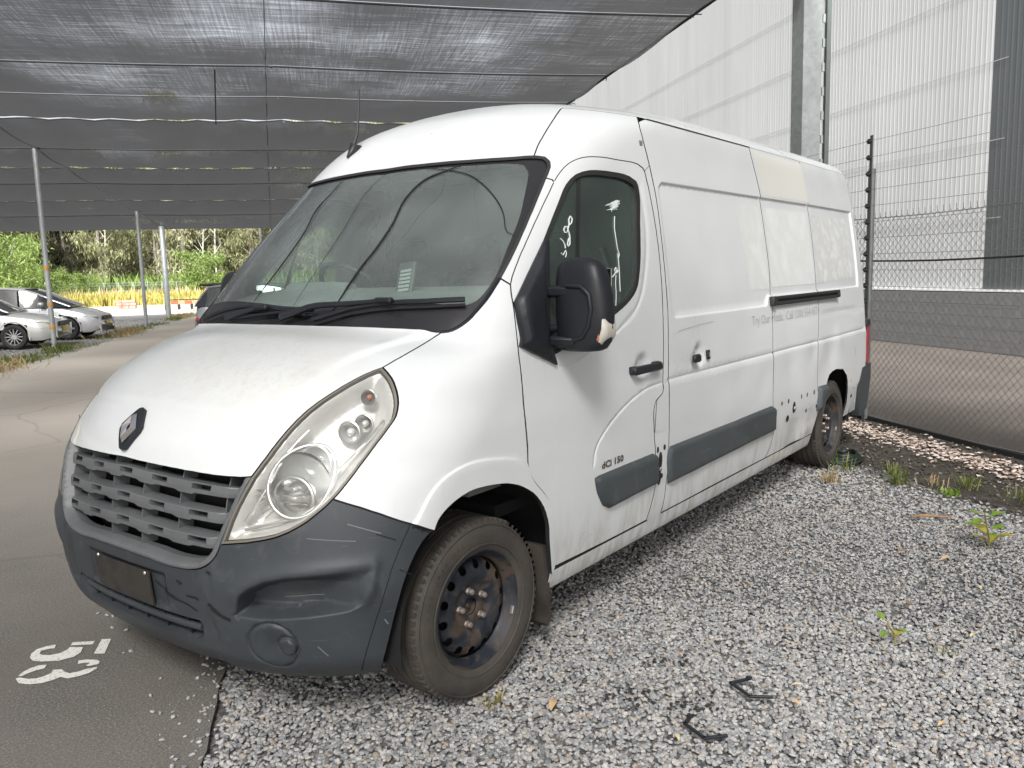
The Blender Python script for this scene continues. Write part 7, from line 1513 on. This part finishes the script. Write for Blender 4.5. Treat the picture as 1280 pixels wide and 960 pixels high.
leafy(3.71,3.52,.20,13,3,'leafy green weed with yellow lower leaves at the right edge',.085); leafy(2.82,2.24,.10,4,5,'tiny seedling with one round leaf in the middle of the gravel',.05)
dry=[mottled('dead_leaf_tan',(.52,.34,.18),(.66,.46,.28),30,.7),mottled('dead_leaf_brown',(.22,.13,.07),(.36,.22,.12),30,.7),mottled('dead_leaf_yellow',(.60,.50,.26),(.70,.60,.36),30,.7)]
lv=[(2.69,.72,.085,0,0.4,'tan gum leaf on the gravel just behind the front wheel'),(2.48,1.59,.055,0,1.2,'tan leaf curled at the right of the upper plastic bracket'),(2.61,1.68,.045,2,2.2,'yellowish leaf above the curled tan leaf'),(2.39,1.08,.045,2,.7,'pale leaf touching the lower plastic bracket'),(3.13,2.56,.05,1,1.0,'small brown leaf on open gravel'),(2.80,2.61,.05,2,2.9,'pale yellow leaf near the seedling'),(3.6,3.19,.09,0,2.6,'curled tan bark strip near the leafy weed'),(3.75,3.05,.08,1,2.3,'brown bark strip left of the leafy weed'),(4.56,3.83,.07,1,2.4,'brown leaf under the green clump'),(3.3,1.5,.035,1,.3,'small brown leaf beside the dark stones'),(3.05,1.9,.04,0,2.0,'small tan leaf mid gravel'),(2.95,1.35,.035,0,1.1,'small tan leaf above the dark patch'),(3.9,2.4,.05,0,.4,'tan leaf alone left of the stick'),(3.4,2.75,.04,1,1.7,'brown fleck of leaf below the stick'),(2.25,2.0,.05,0,2.7,'tan leaf at the bottom right of the gravel'),(4.3,2.8,.05,1,.9,'brown leaf above the stick'),(3.2,3.0,.05,2,.2,'pale leaf at the right of the gravel'),(2.3,.6,.04,2,1.4,'pale leaf at the bottom of the gravel')]
for s,t,l,k,a,lb in lv:
    M=Matrix.Rotation(a,4,'Z'); vs,fs=leafcard(M,l,l*.32,.10); wd=Matrix.Translation(L(s,t,.012)); o=MB().add(vs,fs).build('dry_leaf',dry[k],None,wd,smooth=80); tag(o,lb,'leaf','dry leaves on the gravel')
def stick(s,t,l,a,r,label):
    d=EL*math.cos(a)+ET*math.sin(a); p=L(s,t,.018); o=MB().tube([p-d*l/2,p-d*l*.2+Vector((0,0,.012)),p+d*l*.2+ET*.02,p+d*l/2],[r,r*1.1,r*.9,r*.5],6).build('stick',dry[1],None,smooth=60); tag(o,label,'stick')
stick(4.23,3.58,.24,1.9,.008,'brown forked stick lying on the gravel below the green weed'); stick(4.05,3.75,.14,1.2,.005,'thin short twig right of the brown stick')
# dry weed sprig by the front tyre
tuft(2.81,.54,26,.05,.10,leaf_mat('sprig',[(0,(.22,.20,.08)),(.6,(.40,.34,.12)),(1,(.5,.42,.16))]),'dry yellowish weed sprig beside the front tyre',9,.0035)
# broken plastic brackets
def bracket(pts,label):
    P=[L(s,t,.022) for s,t in pts]; o=MB()
    for a,b_ in zip(P[:-1],P[1:]):
        d=(b_-a); l=d.length; M=Matrix.Translation((a+b_)/2)@Matrix.Rotation(math.atan2(d.y,d.x),4,'Z'); o.box((0,0,0),(l+.012,.013,.009),M,bev=.002)
    o.box((0,0,.004),(.018,.022,.012),Matrix.Translation(P[0]),bev=.003)
    tag(o.build('plastic_bracket',black_m),label,'bracket')
bracket([(2.69,1.50),(2.68,1.42),(2.57,1.44),(2.545,1.51)],'black U shaped plastic bracket further up the gravel'); bracket([(2.50,1.17),(2.465,1.135),(2.365,1.16),(2.36,1.235)],'black U shaped plastic bracket at the bottom of the picture')
# charred dark stones
v=np.array([(2.62,1.22),(2.72,1.05),(2.95,1.3)]); n=64; c=v[RNG.choice(3,n,p=[.55,.25,.2])]; s=c[:,0]+RNG.normal(0,.035,n); t=c[:,1]+RNG.normal(0,.055,n); xy=st2w(s,t)
scatter('dark_stones',np.concatenate([xy,RNG.uniform(-.006,.004,(n,1))],1),RNG.uniform(.006,.012,n),ico(),mottled('oil_dark_stone',(.02,.02,.02),(.05,.048,.045),40,.8))
# hose coil
ho=MB(); hm=M_('hose_dark_green',(.012,.02,.017),.5)
for k in range(4): 
    c=L(5.80+.015*k,4.05+.015*k,.012+.010*k); ho.tube([c+Vector((math.cos(w)*(.19-.022*k),math.sin(w)*(.15-.02*k),.008*math.sin(w*3+k))) for w in np.linspace(0,6.283,30)[:-1]],.013,6,closed=True)
tag(ho.build('hose_coil',hm,smooth=60),'coiled dark green hose lying behind the rear wheel','hose')
